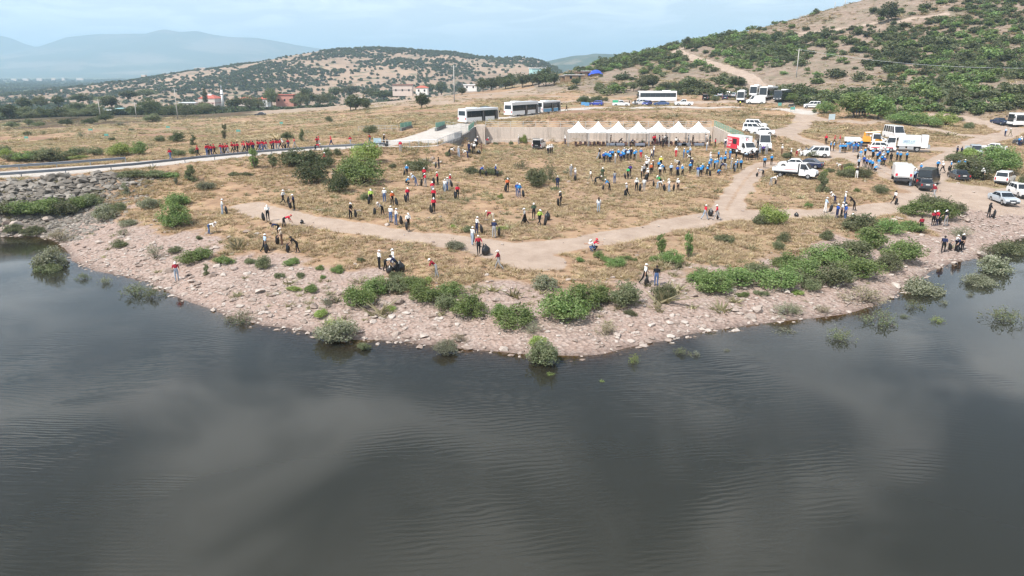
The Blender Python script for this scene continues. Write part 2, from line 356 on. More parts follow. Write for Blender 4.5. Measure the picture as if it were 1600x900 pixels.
edge = ramp(t, math_(t, 'ADD', a_path, math_(t, 'MULTIPLY', math_(t, 'SUBTRACT', nS, .5), 1.0)), (.35, (0, 0, 0)), (.65, (1, 1, 1)))
col = mixc(t, edge, col, pathc)
vo = N(t, 'ShaderNodeTexVoronoi'); vo.inputs['Scale'].default_value = 3.4; L(t, v, vo.inputs['Vector'])
vo2 = N(t, 'ShaderNodeTexVoronoi'); vo2.inputs['Scale'].default_value = 8.5; L(t, v, vo2.inputs['Vector'])
peb = mixc(t, .5, ramp(t, vo.outputs['Color'], (.0, (.20, .145, .12)), (.5, (.35, .265, .225)), (1, (.47, .40, .36))), ramp(t, vo2.outputs['Color'], (0, (.22, .165, .14)), (1, (.44, .36, .32))))
peb = mixc(t, ramp(t, nM, (.4, (0, 0, 0)), (.7, (.55, .55, .55))), peb, (.35, .245, .20))
peb = mixc(t, 1.0, peb, ramp(t, vo.outputs['Distance'], (0, (1.05, 1.05, 1.05)), (.55, (1, 1, 1)), (.9, (.62, .6, .58))), 'MULTIPLY')
sedge = ramp(t, math_(t, 'ADD', a_shore, math_(t, 'MULTIPLY', math_(t, 'SUBTRACT', nM, .5), 1.3)), (.3, (0, 0, 0)), (.7, (1, 1, 1)))
col = mixc(t, sedge, col, peb)
gp = N(t, 'ShaderNodeNewGeometry'); sz = N(t, 'ShaderNodeSeparateXYZ'); L(t, gp.outputs['Position'], sz.inputs[0])
wet = N(t, 'ShaderNodeMapRange'); wet.inputs[1].default_value = -.1; wet.inputs[2].default_value = .16; wet.inputs[3].default_value = .38; wet.inputs[4].default_value = 1; L(t, math_(t, 'ADD', sz.outputs[2], math_(t, 'MULTIPLY', math_(t, 'SUBTRACT', nS, .5), .12)), wet.inputs[0])
wc = N(t, 'ShaderNodeCombineColor'); [L(t, wet.outputs[0], wc.inputs[k]) for k in range(3)]
col = mixc(t, 1.0, col, wc.outputs[0], 'MULTIPLY')
col = mixc(t, a_rip, col, ramp(t, vo.outputs['Color'], (0, (.11, .095, .08)), (1, (.25, .22, .19))))
roadc = ramp(t, nS, (.3, (.41, .375, .34)), (.7, (.50, .465, .43))); roadc = mixc(t, ramp(t, nM, (.5, (0, 0, 0)), (.7, (.5, .5, .5))), roadc, (.36, .315, .27))
col = mixc(t, a_road, col, roadc)
L(t, col, b.inputs['Base Color'])
bump(t, b, math_(t, 'ADD', math_(t, 'MULTIPLY', nS, .5), math_(t, 'ADD', math_(t, 'MULTIPLY', nF, .35), math_(t, 'MULTIPLY', vo.outputs['Distance'], a_shore))), .7, .18)

attA = np.stack([m_path, m_road, m_shore, m_green], 1).astype(np.float32)
hillv = np.zeros(len(P2)); hyv = np.interp(P2[:, 0], hill_line[:, 0][np.argsort(hill_line[:, 0])], hill_line[:, 1][np.argsort(hill_line[:, 0])])
hillv = np.clip((P2[:, 1] - hyv) / 12 + .5 + jit * 2, 0, 1) * (P2[:, 0] > hill_line[0, 0] - 10)
attB = np.stack([m_red, m_pale, m_rip, hillv], 1).astype(np.float32)
def sheet(name, sel):
    f = faces[sel]; used = np.unique(f); mp_ = np.full(len(verts), -1); mp_[used] = np.arange(len(used)); f = mp_[f]
    me = D.meshes.new(name); me.vertices.add(len(used)); me.vertices.foreach_set('co', verts[used].astype(np.float32).ravel())
    me.loops.add(f.size); me.loops.foreach_set('vertex_index', f.astype(np.int32).ravel())
    me.polygons.add(len(f)); me.polygons.foreach_set('loop_start', np.arange(0, f.size, 4, dtype=np.int32)); me.polygons.foreach_set('loop_total', np.full(len(f), 4, np.int32))
    me.update(calc_edges=True); me.polygons.foreach_set('use_smooth', np.ones(len(f), bool))
    for nm, arr in (('ga', attA), ('gb', attB)):
        a = me.attributes.new(nm, 'FLOAT_COLOR', 'POINT'); a.data.foreach_set('color', arr[used].ravel())
    me.normals_split_custom_set_from_vertices(nrm[used].tolist())
    me.materials.append(gm); o = D.objects.new(name, me); C.objects.link(o); o['kind'] = 'structure'; return o
for i, nm in enumerate(('ground', 'shore', 'hillside', 'dirt_path', 'road', 'lake_bed')):
    sel = (cls == i) & keepf
    if sel.any(): sheet(nm, sel)

def mesh_obj(name, vs, fs, mat, parent=None, smooth=False):
    me = D.meshes.new(name); me.from_pydata([tuple(map(float, p)) for p in vs], [], [tuple(map(int, f)) for f in fs]); me.update()
    if smooth: me.polygons.foreach_set('use_smooth', np.ones(len(me.polygons), bool))
    for m in (mat if isinstance(mat, (list, tuple)) else [mat]): me.materials.append(m)
    o = D.objects.new(name, me); C.objects.link(o)
    if parent is not None: o.parent = parent
    return o
def gridmesh(name, X, Y, Z, mat, kind='structure'):
    ny_, nx_ = X.shape; vs = np.stack([X.ravel(), Y.ravel(), Z.ravel()], 1)
    i = (np.arange(ny_ - 1)[:, None] * nx_ + np.arange(nx_ - 1)[None, :]).ravel(); f = np.stack([i, i + 1, i + nx_ + 1, i + nx_], 1)
    o = mesh_obj(name, vs, f, mat, smooth=True); o['kind'] = kind; return o

# ------------------------------------------------------------------ water
wm, t = new_mat('lake_water'); v = objvec(t)
def wmap(s, r):
    m = N(t, 'ShaderNodeMapping'); m.inputs['Scale'].default_value = s; m.inputs['Rotation'].default_value = (0, 0, R(r)); L(t, v, m.inputs[0]); return m.outputs[0]
def wave(vec, sc, dist, ds):
    wv = N(t, 'ShaderNodeTexWave'); wv.inputs['Scale'].default_value = sc; wv.inputs['Distortion'].default_value = dist; wv.inputs['Detail'].default_value = 3; wv.inputs['Detail Scale'].default_value = ds
    L(t, vec, wv.inputs['Vector']); return wv.outputs['Color']
r1 = wave(wmap((.22, 1, 1), 97), 1.2, 9., .9); r2 = wave(wmap((.3, 1, 1), 58), 1.0, 11., .8); r3 = wave(wmap((.3, 1, 1), 128), 1.05, 11., .8)
rn = texn(t, 4.5, 3, .5, wmap((.45, 1, 1), 10))
p1 = ramp(t, texn(t, .055, 2, .5, wmap((1, 1, 1), 20), .8), (.5, (0, 0, 0)), (.7, (1, 1, 1)))
p2 = ramp(t, texn(t, .05, 2, .5, wmap((1, 1, 1), 75), .8), (.5, (0, 0, 0)), (.68, (1, 1, 1)))
p3 = ramp(t, texn(t, .06, 2, .5, wmap((1.2, 1, 1), 140), .8), (.5, (0, 0, 0)), (.68, (1, 1, 1)))
hh = math_(t, 'ADD', math_(t, 'MULTIPLY', r1, p1), math_(t, 'ADD', math_(t, 'MULTIPLY', r2, p2), math_(t, 'MULTIPLY', r3, p3)))
hh = math_(t, 'ADD', hh, math_(t, 'MULTIPLY', rn, .22))
bn = N(t, 'ShaderNodeBump'); bn.inputs['Strength'].default_value = .26; bn.inputs['Distance'].default_value = .0095; L(t, hh, bn.inputs['Height'])
fr = N(t, 'ShaderNodeFresnel'); fr.inputs['IOR'].default_value = 1.333; L(t, bn.outputs[0], fr.inputs['Normal'])
gl = N(t, 'ShaderNodeBsdfGlossy'); gl.inputs['Roughness'].default_value = .045; gl.inputs['Color'].default_value = (1, 1, 1, 1); L(t, bn.outputs[0], gl.inputs['Normal'])
df = N(t, 'ShaderNodeBsdfDiffuse'); df.inputs['Color'].default_value = (.026, .026, .020, 1)
tr = N(t, 'ShaderNodeBsdfTransparent'); tr.inputs['Color'].default_value = (.62, .52, .36, 1)
dep = N(t, 'ShaderNodeAttribute'); dep.attribute_name = 'clear'
ms = N(t, 'ShaderNodeMixShader'); L(t, dep.outputs['Fac'], ms.inputs[0]); L(t, df.outputs[0], ms.inputs[1]); L(t, tr.outputs[0], ms.inputs[2])
m2 = N(t, 'ShaderNodeMixShader'); L(t, fr.outputs[0], m2.inputs[0]); L(t, ms.outputs[0], m2.inputs[1]); L(t, gl.outputs[0], m2.inputs[2])
o_ = N(t, 'ShaderNodeOutputMaterial'); L(t, m2.outputs[0], o_.inputs[0])
wx = np.concatenate([[-900, -500, -300, -200], np.arange(-150, 150.1, 1.0), [200, 300, 500, 900]]); wy = np.concatenate([[-600, -300, -100, 0], np.arange(12, 112, 1.0)])
WX, WY = np.meshgrid(wx, wy); WH = base_h(WX, WY); WH = np.where(WY < 30, -4, WH)
land = (WH > .9)
wo_ = gridmesh('water', WX, WY, np.zeros_like(WX), wm)
bm = bmesh.new(); bm.from_mesh(wo_.data); bm.verts.ensure_lookup_table(); lf = land.ravel()
bmesh.ops.delete(bm, geom=[bm.verts[i] for i in np.nonzero(lf)[0]], context='VERTS'); bm.to_mesh(wo_.data); bm.free()
co = np.empty(len(wo_.data.vertices) * 3, np.float32); wo_.data.vertices.foreach_get('co', co); co = co.reshape(-1, 3)
hb = np.where(co[:, 1] < 30, -4, base_h(co[:, 0], co[:, 1]))
at = wo_.data.attributes.new('clear', 'FLOAT', 'POINT'); at.data.foreach_set('value', np.exp(np.clip(hb, -9, 0) * 3.2).astype(np.float32))

# ------------------------------------------------------------------ far land
def far_mat(name, soil, green, gs, thr, patch=.004, fields=False):
    m, t = new_mat(name); b = principled(t, .95, .1); v = objvec(t)
    n = texn(t, gs, 7, .7, v, .3); n2 = texn(t, patch, 5, .6, v, .5)
    s = ramp(t, n2, (.3, [c * .72 for c in soil]), (.7, [c * 1.18 for c in soil]))
    if fields:
        mp = N(t, 'ShaderNodeMapping'); mp.inputs['Scale'].default_value = (.0035, .0016, 1); mp.inputs['Rotation'].default_value = (0, 0, .25); L(t, v, mp.inputs[0])
        vo = N(t, 'ShaderNodeTexVoronoi'); vo.inputs['Scale'].default_value = 1.6; L(t, mp.outputs[0], vo.inputs['Vector'])
        s = ramp(t, vo.outputs['Color'], (0, (.06, .085, .035)), (.35, (.10, .12, .05)), (.5, (.13, .14, .06)), (.62, (.36, .27, .16)), (.8, (.10, .12, .05)), (1, (.42, .32, .20)))
    g = ramp(t, n, (thr - .04, (0, 0, 0)), (thr + .04, (1, 1, 1)))
    L(t, mixc(t, g, s, ramp(t, n2, (.3, [c * .8 for c in green]), (.7, [c * 1.3 for c in green]))), b.inputs['Base Color']); return m
M_plain = far_mat('valley_fields', (.30, .23, .14), (.055, .075, .032), .012, .50, .002, True)
M_fhill = far_mat('oak_hill_soil', (.33, .24, .175), (.12, .12, .075), .06, .57, .006)
M_mtn = far_mat('mountain_scrub', (.20, .17, .12), (.06, .075, .04), .0012, .47, .0006)
M_blue = far_mat('pine_hill', (.16, .14, .09), (.045, .06, .03), .006, .42, .002)
py_ = steps(545., 16000., 12., lambda v: .035 * v); px_ = np.concatenate([-steps(0., 15000., 25., lambda v: .05 * v)[::-1][:-1], steps(0., 15000., 25., lambda v: .05 * v)])
XX, YY = np.meshgrid(px_, py_)
def plain_h(X, Y): return -15.8 - 7 * np.clip((Y - 600) / 2500, 0, 1) + (fbm(X, Y, 160, 3) - .5) * 2.5
gridmesh('valley_plain', XX, YY, plain_h(XX, YY) - np.where(YY < 640, .8, 0), M_plain)
def ridge(name, prof, Yr, Y0, Yb, mat, nxs, nys, noise_s, noise_a, base=-17., rough=.12, conc=0):
    xs = np.array([atY(a, b_, Yr)[0] for a, b_ in prof]); zs = np.array([atY(a, b_, Yr)[2] for a, b_ in prof])
    X, Y = np.meshgrid(np.linspace(xs[0], xs[-1], nxs), np.linspace(Y0, Yb, nys))
    XR = X * 1.0; rz = np.interp(XR, xs, zs); rz = rz + (fbm(X, Y * .2, noise_s * .25, 4) - .5) * (rz - base) * rough
    u = np.where(Y < Yr, (Y - Y0) / (Yr - Y0), 1 - (Y - Yr) / (Yb - Yr)); u = np.clip(u, 0, 1)
    ed = np.clip((X - xs[0]) / (xs[-1] - xs[0]) * 14, 0, 1) * np.clip((xs[-1] - X) / (xs[-1] - xs[0]) * 14, 0, 1)
    s = u * u * (3 - 2 * u); s = .45 * u + .55 * s
    if conc: s = u ** conc
    Z = base - 3 + (rz - base + 3) * s * ed + (fbm(X, Y, noise_s, 5) - .5) * noise_a * np.sin(np.pi * np.clip(u, 0, 1) ** .8) * ed
    o = gridmesh(name, X, Y, Z, mat)
    return X, Y, Z
HX, HY, HZ = ridge('oak_hills', [(60,140),(180,133),(260,119),(340,107),(400,99),(440,93),(470,85),(520,78),(560,75),(600,74),(640,76),(680,79),(710,81),(740,87),(780,91),(805,90),(830,91),(850,97),(870,106),(890,113),(930,122)], 1300, 690, 1750, M_fhill, 260, 120, 130, 22)
ridge('pine_hills', [(780,112),(840,98),(870,92),(900,86),(930,83),(960,85),(1000,88),(1060,90),(1200,95)], 3300, 2000, 4600, M_blue, 120, 50, 300, 40)
ridge('mountains', [(-420,80),(-200,58),(-60,50),(0,55),(18,60),(35,67),(52,72),(75,70),(90,63),(108,56),(150,52),(200,51),(230,51),(255,44),(278,49),(305,47),(330,53),(360,57),(400,58),(430,63),(460,69),(500,75),(540,79),(600,86),(700,96),(860,100)], 8000, 4700, 10300, M_mtn, 320, 60, 1100, 60, -22, .03, 1.9)

# ------------------------------------------------------------------ things, labels
THINGS = []
def px_of(p):
    d = np.array([p[0], p[1], p[2]], float) - CAMP; zf = d @ FW
    return 800 + FPX * d[0] / zf, 450 - FPX * (d @ UP) / zf
def tag(o, label, cat, group=None):
    o['label'] = label; o['category'] = cat
    if group: o['group'] = group
    THINGS.append(o); return o
def thing(name, loc, rz=0., label=None, cat=None, group=None, scale=1.):
    o = D.objects.new(name, None); C.objects.link(o); o.location = tuple(map(float, loc)); o.rotation_euler = (0, 0, rz)
    o.scale = (scale,) * 3 if not isinstance(scale, (tuple, list)) else scale; o.empty_display_size = .3
    if label: tag(o, label, cat, group)
    return o
def link(name, me, parent=None, mats=None):
    o = D.objects.new(name, me); C.objects.link(o)
    if parent is not None: o.parent = parent
    if mats:
        for i, m in enumerate(mats):
            o.material_slots[i].link = 'OBJECT'; o.material_slots[i].material = m
    return o
ORD = ['', 'first', 'second', 'third', 'fourth', 'fifth', 'sixth', 'seventh', 'eighth', 'ninth', 'tenth', 'eleventh', 'twelfth', 'thirteenth', 'fourteenth', 'fifteenth', 'sixteenth', 'seventeenth', 'eighteenth', 'nineteenth', 'twentieth', 'twenty-first', 'twenty-second', 'twenty-third', 'twenty-fourth', 'twenty-fifth', 'twenty-sixth']
def finish_labels():
    bpy.context.view_layer.update()
    by = {}
    for o in THINGS: by.setdefault(o['label'], []).append(o)
    for lab, os_ in by.items():
        if len(os_) == 1 or len(os_) > 26: continue
        os_.sort(key=lambda o: px_of(o.matrix_world.translation)[0])
        for i, o in enumerate(os_): o['label'] = lab + (', %s from left' % ORD[i + 1] if len(os_) > 2 else (', the left one' if i == 0 else ', the right one'))
    for lab, os_ in by.items():
        if len(os_) > 26:
            for o in os_:
                if 'group' not in o: o['group'] = lab

# ------------------------------------------------------------------ geometry-node scatter for stuff
def scatter(name, protos, pts, scl, rot, label, cat, seed=1):
    col = D.collections.new(name + '_sources')
    for me in protos:
        o = D.objects.new(me.name, me); col.objects.link(o)
    me = D.meshes.new(name); me.vertices.add(len(pts)); me.vertices.foreach_set('co', np.asarray(pts, np.float32).ravel()); me.update()
    sc = np.asarray(scl, np.float32); sc = np.repeat(sc[:, None], 3, 1) if sc.ndim == 1 else sc
    a = me.attributes.new('scl', 'FLOAT_VECTOR', 'POINT'); a.data.foreach_set('vector', sc.ravel())
    rt = np.zeros((len(pts), 3), np.float32); rt[:, 2] = rot
    a = me.attributes.new('rot', 'FLOAT_VECTOR', 'POINT'); a.data.foreach_set('vector', rt.ravel())
    a = me.attributes.new('pick', 'INT', 'POINT'); a.data.foreach_set('value', rng.integers(0, len(protos), len(pts)).astype(np.int32))
    o = D.objects.new(name, me); C.objects.link(o)
    g = D.node_groups.new(name + '_nodes', 'GeometryNodeTree')
    g.interface.new_socket('Geometry', in_out='INPUT', socket_type='NodeSocketGeometry'); g.interface.new_socket('Geometry', in_out='OUTPUT', socket_type='NodeSocketGeometry')
    gi = g.nodes.new('NodeGroupInput'); go = g.nodes.new('NodeGroupOutput')
    ci = g.nodes.new('GeometryNodeCollectionInfo'); ci.inputs['Collection'].default_value = col; ci.inputs['Separate Children'].default_value = True; ci.inputs['Reset Children'].default_value = True
    ip = g.nodes.new('GeometryNodeInstanceOnPoints'); ip.inputs['Pick Instance'].default_value = True
    def na(n, ty):
        x = g.nodes.new('GeometryNodeInputNamedAttribute'); x.data_type = ty; x.inputs['Name'].default_value = n; return x.outputs['Attribute']
    g.links.new(gi.outputs[0], ip.inputs['Points']); g.links.new(ci.outputs[0], ip.inputs['Instance'])
    g.links.new(na('scl', 'FLOAT_VECTOR'), ip.inputs['Scale']); g.links.new(na('pick', 'INT'), ip.inputs['Instance Index'])
    e2r = g.nodes.new('FunctionNodeEulerToRotation'); g.links.new(na('rot', 'FLOAT_VECTOR'), e2r.inputs[0]); g.links.new(e2r.outputs[0], ip.inputs['Rotation'])
    g.links.new(ip.outputs[0], go.inputs[0])
    md = o.modifiers.new('scatter', 'NODES'); md.node_group = g
    o['kind'] = 'stuff'; o['label'] = label; o['category'] = cat
    return o

# ------------------------------------------------------------------ foliage
def leaf_mat(name, dark, mid, light, transl=.36):
    m, t = new_mat(name)
    isl = N(t, 'ShaderNodeNewGeometry').outputs['Random Per Island']; oi = N(t, 'ShaderNodeObjectInfo').outputs['Random']
    c = ramp(t, isl, (0, dark), (.5, mid), (1, light))
    c = mixc(t, ramp(t, texn(t, 3.5, 3, .6, objvec(t)), (.42, (0, 0, 0)), (.68, (.65, .65, .65))), c, mixc(t, .5, light, (.26, .235, .16)))
    hs = N(t, 'ShaderNodeHueSaturation'); L(t, c, hs.inputs['Color'])
    L(t, math_(t, 'ADD', math_(t, 'MULTIPLY', oi, .5), .75), hs.inputs['Value']); L(t, math_(t, 'ADD', math_(t, 'MULTIPLY', oi, .035), .483), hs.inputs['Hue'])
    d_ = N(t, 'ShaderNodeBsdfPrincipled'); d_.inputs['Roughness'].default_value = .55; d_.inputs['Specular IOR Level'].default_value = .25; L(t, hs.outputs[0], d_.inputs['Base Color'])
    tr = N(t, 'ShaderNodeBsdfTranslucent'); L(t, mixc(t, 1.0, hs.outputs[0], (1.1, 1.2, .6), 'MULTIPLY'), tr.inputs['Color'])
    ms = N(t, 'ShaderNodeMixShader'); ms.inputs[0].default_value = transl; L(t, d_.outputs[0], ms.inputs[1]); L(t, tr.outputs[0], ms.inputs[2])
    o = N(t, 'ShaderNodeOutputMaterial'); L(t, ms.outputs[0], o.inputs[0]); return m
LM = {'green': leaf_mat('leaf_green', (0.093, 0.147, 0.049), (0.159, 0.232, 0.079), (0.253, 0.337, 0.123)),
      'olive': leaf_mat('leaf_olive', (0.093, 0.116, 0.061), (0.149, 0.170, 0.091), (0.224, 0.238, 0.138)),
      'dark': leaf_mat('leaf_dark', (0.045, 0.063, 0.029), (0.071, 0.094, 0.044), (0.120, 0.143, 0.067)),
      'gray': leaf_mat('leaf_greygreen', (0.154, 0.164, 0.117), (0.239, 0.251, 0.181), (0.339, 0.344, 0.259)),
      'light': leaf_mat('leaf_light', (0.170, 0.234, 0.059), (0.265, 0.337, 0.100), (0.375, 0.438, 0.151)),
      'dry': leaf_mat('twig_dry', (.19, .155, .115), (.28, .235, .175), (.38, .33, .25))}
BARK = flat('bark', (.13, .105, .085), .9, .1, var=.4, scale=8.)
def leaves(P, Nn, size, asp=.55, r=None):
    """one small rhombic leaf face per point, P (n,3), Nn outward directions"""
    n = len(P); r = r or np.random.default_rng(3)
    q = r.normal(size=(n, 3)); nn = Nn * .7 + q * .75; nn /= np.linalg.norm(nn, axis=1)[:, None]
    u = np.cross(nn, r.normal(size=(n, 3))); u /= np.linalg.norm(u, axis=1)[:, None] + 1e-9; v_ = np.cross(nn, u)
    s = size * (.6 + .8 * r.random(n))[:, None]
    vs = np.stack([P - u * s, P + v_ * s * asp, P + u * s, P - v_ * s * asp], 1).reshape(-1, 3)
    return vs, np.arange(4 * n).reshape(-1, 4)
def tube(path, radii, k=5):
    path = np.asarray(path, float); vs = []; fs = []
    for i, p in enumerate(path):
        d_ = path[min(i + 1, len(path) - 1)] - path[max(i - 1, 0)]; d_ /= np.linalg.norm(d_) + 1e-9
        a = np.cross(d_, [.3, .9, .1]); a /= np.linalg.norm(a) + 1e-9; b_ = np.cross(d_, a)
        for j in range(k):
            an = 2 * math.pi * j / k; vs.append(p + (a * math.cos(an) + b_ * math.sin(an)) * radii[i])
    for i in range(len(path) - 1):
        for j in range(k):
            fs.append((i * k + j, i * k + (j + 1) % k, (i + 1) * k + (j + 1) % k, (i + 1) * k + j))
    return np.array(vs), fs
def pack(parts):
    V, F, o = [], [], 0
    for vs, fs in parts:
        V.extend(np.asarray(vs).tolist()); F.extend([tuple(int(i) + o for i in f) for f in fs]); o += len(vs)
    return V, F
def bare(name, V, F, mats):
    me = D.meshes.new(name); me.from_pydata(V, [], F); me.update()
    for m in mats: me.materials.append(m)
    return me
def plant(seed, lobes, nleaf, lsize, shape='dome', gap=.25, trunk=0., stems=5, twig=.012):
    """unit plant: about 1 wide and 1 high, base at 0; returns (leaf verts, faces), (wood verts, faces)"""
    r = np.random.default_rng(seed); cs = []; rad = []
    for i in range(lobes):
        a = r.random() * 2 * math.pi; q = math.sqrt(r.random())
        if shape == 'dome': x, y, z = .34 * q * math.cos(a), .34 * q * math.sin(a), .22 + .52 * r.random() * (1 - .75 * q * q); rr = .16 + .13 * r.random()
        elif shape == 'tree': x, y, z = .33 * q * math.cos(a), .33 * q * math.sin(a), trunk + .2 + (.62 - trunk) * r.random() * (1 - .55 * q); rr = .15 + .11 * r.random()
        elif shape == 'tall': x, y, z = .3 * q * math.cos(a), .2 * q * math.sin(a), .15 + .75 * r.random(); rr = .12 + .13 * r.random() * (1.1 - z)
        elif shape == 'low': x, y, z = .38 * q * math.cos(a), .38 * q * math.sin(a), .15 + .45 * r.random() * (1 - .6 * q); rr = .13 + .12 * r.random()
        elif shape == 'cone': z = i / lobes * .86 + .06; x, y = .05 * math.cos(a), .05 * math.sin(a); rr = .24 * (1 - z) ** .6 + .03
        cs.append((x, y, z)); rad.append(rr)
    cs = np.array(cs); rad = np.array(rad); wgt = rad ** 2; wgt /= wgt.sum()
    pick = r.choice(lobes, nleaf, p=wgt)
    d_ = r.normal(size=(nleaf, 3)); d_ /= np.linalg.norm(d_, axis=1)[:, None]
    rr = rad[pick] * (1 - .55 * r.random(nleaf) ** 2.2) * (1 + .25 * r.normal(size=nleaf) * (r.random(nleaf) < .3))
    P = cs[pick] + d_ * rr[:, None] * np.array([1, 1, .85])
    ok = P[:, 2] > .02
    # ragged gaps
    g = np.array([mnoise.noise(Vector(p) * 4.2 + Vector((seed, 0, 0))) for p in P]); ok &= g > -gap
    P = P[ok]; d_ = d_[ok]; d_[:, 2] += .25
    lv = leaves(P, d_, lsize, .6, r)
    wood = []
    if trunk:
        wood.append(tube([(0, 0, -.04), (.01, .0, trunk * .5), (-.01, .01, trunk + .08)], [.035, .028, .02], 6))
        base = np.array([0, 0, trunk + .02])
    else: base = np.array([0, 0, -.02])
    for i in range(stems * 2):                      # bare sprigs that poke out of the crown
        j = r.integers(0, lobes); dv = r.normal(size=3); dv[2] = abs(dv[2]) + .3; dv /= np.linalg.norm(dv); tip = cs[j] + dv * rad[j] * (1.15 + .4 * r.random())
        wood.append(tube([cs[j], cs[j] + dv * rad[j] * .7 + r.normal(size=3) * .01, tip], [twig * .5, twig * .4, twig * .15], 3))
        m_ = 10; pp = cs[j] + dv * rad[j] + (tip - cs[j] - dv * rad[j]) * r.random(m_)[:, None] + r.normal(size=(m_, 3)) * .012
        e = leaves(pp, np.repeat(dv[None], m_, 0), lsize * .9, .6, r); lv = (np.vstack([lv[0], e[0]]), np.vstack([lv[1], e[1] + len(lv[0])]))
    for i in r.choice(lobes, min(stems, lobes), replace=False):
        m = (base + cs[i]) * .5 + r.normal(size=3) * .04
        wood.append(tube([base, m, cs[i]], [twig * 1.3, twig, twig * .35], 4))
    return lv, pack(wood)
def plant_meshes(nm, n, seed, **kw):
    out = []
    for k in range(n):
        lv, wd = plant(seed + k, **kw)
        out.append((bare(nm + '_crown', lv[0].tolist(), [tuple(f) for f in lv[1].tolist()], [LM['green']]), bare(nm + '_stem', wd[0], wd[1], [BARK])))
    return out
def joined(nm, n, seed, mat, **kw):
    out = []
    for k in range(n):
        lv, wd = plant(seed + k, **kw)
        V, F = pack([lv, wd]); me = bare(nm, V, F, [mat, BARK])
        mi = np.zeros(len(F), np.int32); mi[len(lv[1]):] = 1; me.polygons.foreach_set('material_index', mi); out.append(me)
    return out
PM = {'dome': plant_meshes('shrub', 5, 10, lobes=15, nleaf=5200, lsize=.026, shape='dome', gap=.22, stems=7),
      'low': plant_meshes('low_shrub', 4, 30, lobes=15, nleaf=4200, lsize=.026, shape='low', gap=.25, stems=7),
      'tall': plant_meshes('tall_shrub', 3, 50, lobes=15, nleaf=3600, lsize=.028, shape='tall', gap=.22, stems=8),
      'sparse': plant_meshes('sparse_shrub', 4, 70, lobes=13, nleaf=2000, lsize=.02, shape='dome', gap=.12, stems=12, twig=.009),
      'tree': plant_meshes('tree', 4, 90, lobes=15, nleaf=3000, lsize=.036, shape='tree', gap=.2, trunk=.16, stems=9, twig=.016),
      'cone': plant_meshes('cypress', 1, 130, lobes=14, nleaf=1800, lsize=.03, shape='cone', gap=.5, trunk=.05, stems=3)}
HILLP = {k: joined('hill_shrub_' + k, 3, 150 + i * 10, LM[k], lobes=9, nleaf=620, lsize=.07, shape='dome', gap=.2, stems=3) for i, k in enumerate(('green', 'olive', 'dark'))}
FARP = joined('far_tree', 4, 200, LM['dark'], lobes=6, nleaf=130, lsize=.15, shape='dome', gap=.5, stems=1)
NAMES = {'dome': 'shrub', 'low': 'low_shrub', 'tall': 'tall_shrub', 'sparse': 'sparse_shrub', 'tree': 'tree', 'cone': 'cypress_tree'}
def put_plant(kind, leaf, px, py, wpx, hpx, label, cat='shrub', at=None, group=None, sink=.0):
    p = np.array(at, float) if at is not None else place(px, py)
    k = mpp(p[1], p[2]); W, H = wpx * k, hpx * k
    var = PM[kind]; cr, stt = var[random.randrange(len(var))]
    zs = H if kind != 'low' else H * 1.35
    o = thing(NAMES[kind], (p[0], p[1], p[2] - .05 - sink), random.random() * 6.28, label, cat, group, (W * 1.08, W * 1.08 * random.uniform(.85, 1.1), zs * 1.05))
    link('crown' if kind in ('tree', 'cone') else 'foliage', cr, o, [LM[leaf]]); link('trunk' if kind in ('tree', 'cone') else 'stems', stt, o)
    return o

# shrubs near the water and on the spit: (kind, leaf, px, base py, width px, height px)
def zone(px, py):
    if py > 415 and 400 < px < 780: return 'on the stony bank'
    if py > 440 and px < 1080: return 'at the tip of the spit'
    if px < 160 and py > 300: return 'below the rockfill dam'
    if px < 400 and py > 340: return 'on the left shore'
    if px < 400: return 'on the slope below the guardrail'
    if px < 600 and py < 330: return 'in the thicket below the road'
    if px < 800 and py < 420: return 'left of the path bend'
    if px < 1080 and py < 330: return 'in the middle of the dry field'
    if px < 1080: return 'below the dirt path near the spit'
    if px > 1400 and py < 312: return 'beside the gravel parking'
    if px > 1400: return 'on the gravel near the right inlet'
    if py < 305: return 'near the parked trucks'
    return 'in the right shore\'s green belt'
LOOK = {'green': 'green', 'olive': 'olive green', 'dark': 'dark green', 'gray': 'grey green', 'light': 'light green', 'dry': 'dry brown'}
SHAPE = {'dome': 'rounded shrub', 'low': 'low spreading shrub', 'tall': 'upright shrub', 'sparse': 'sparse twiggy shrub', 'tree': 'tree'}
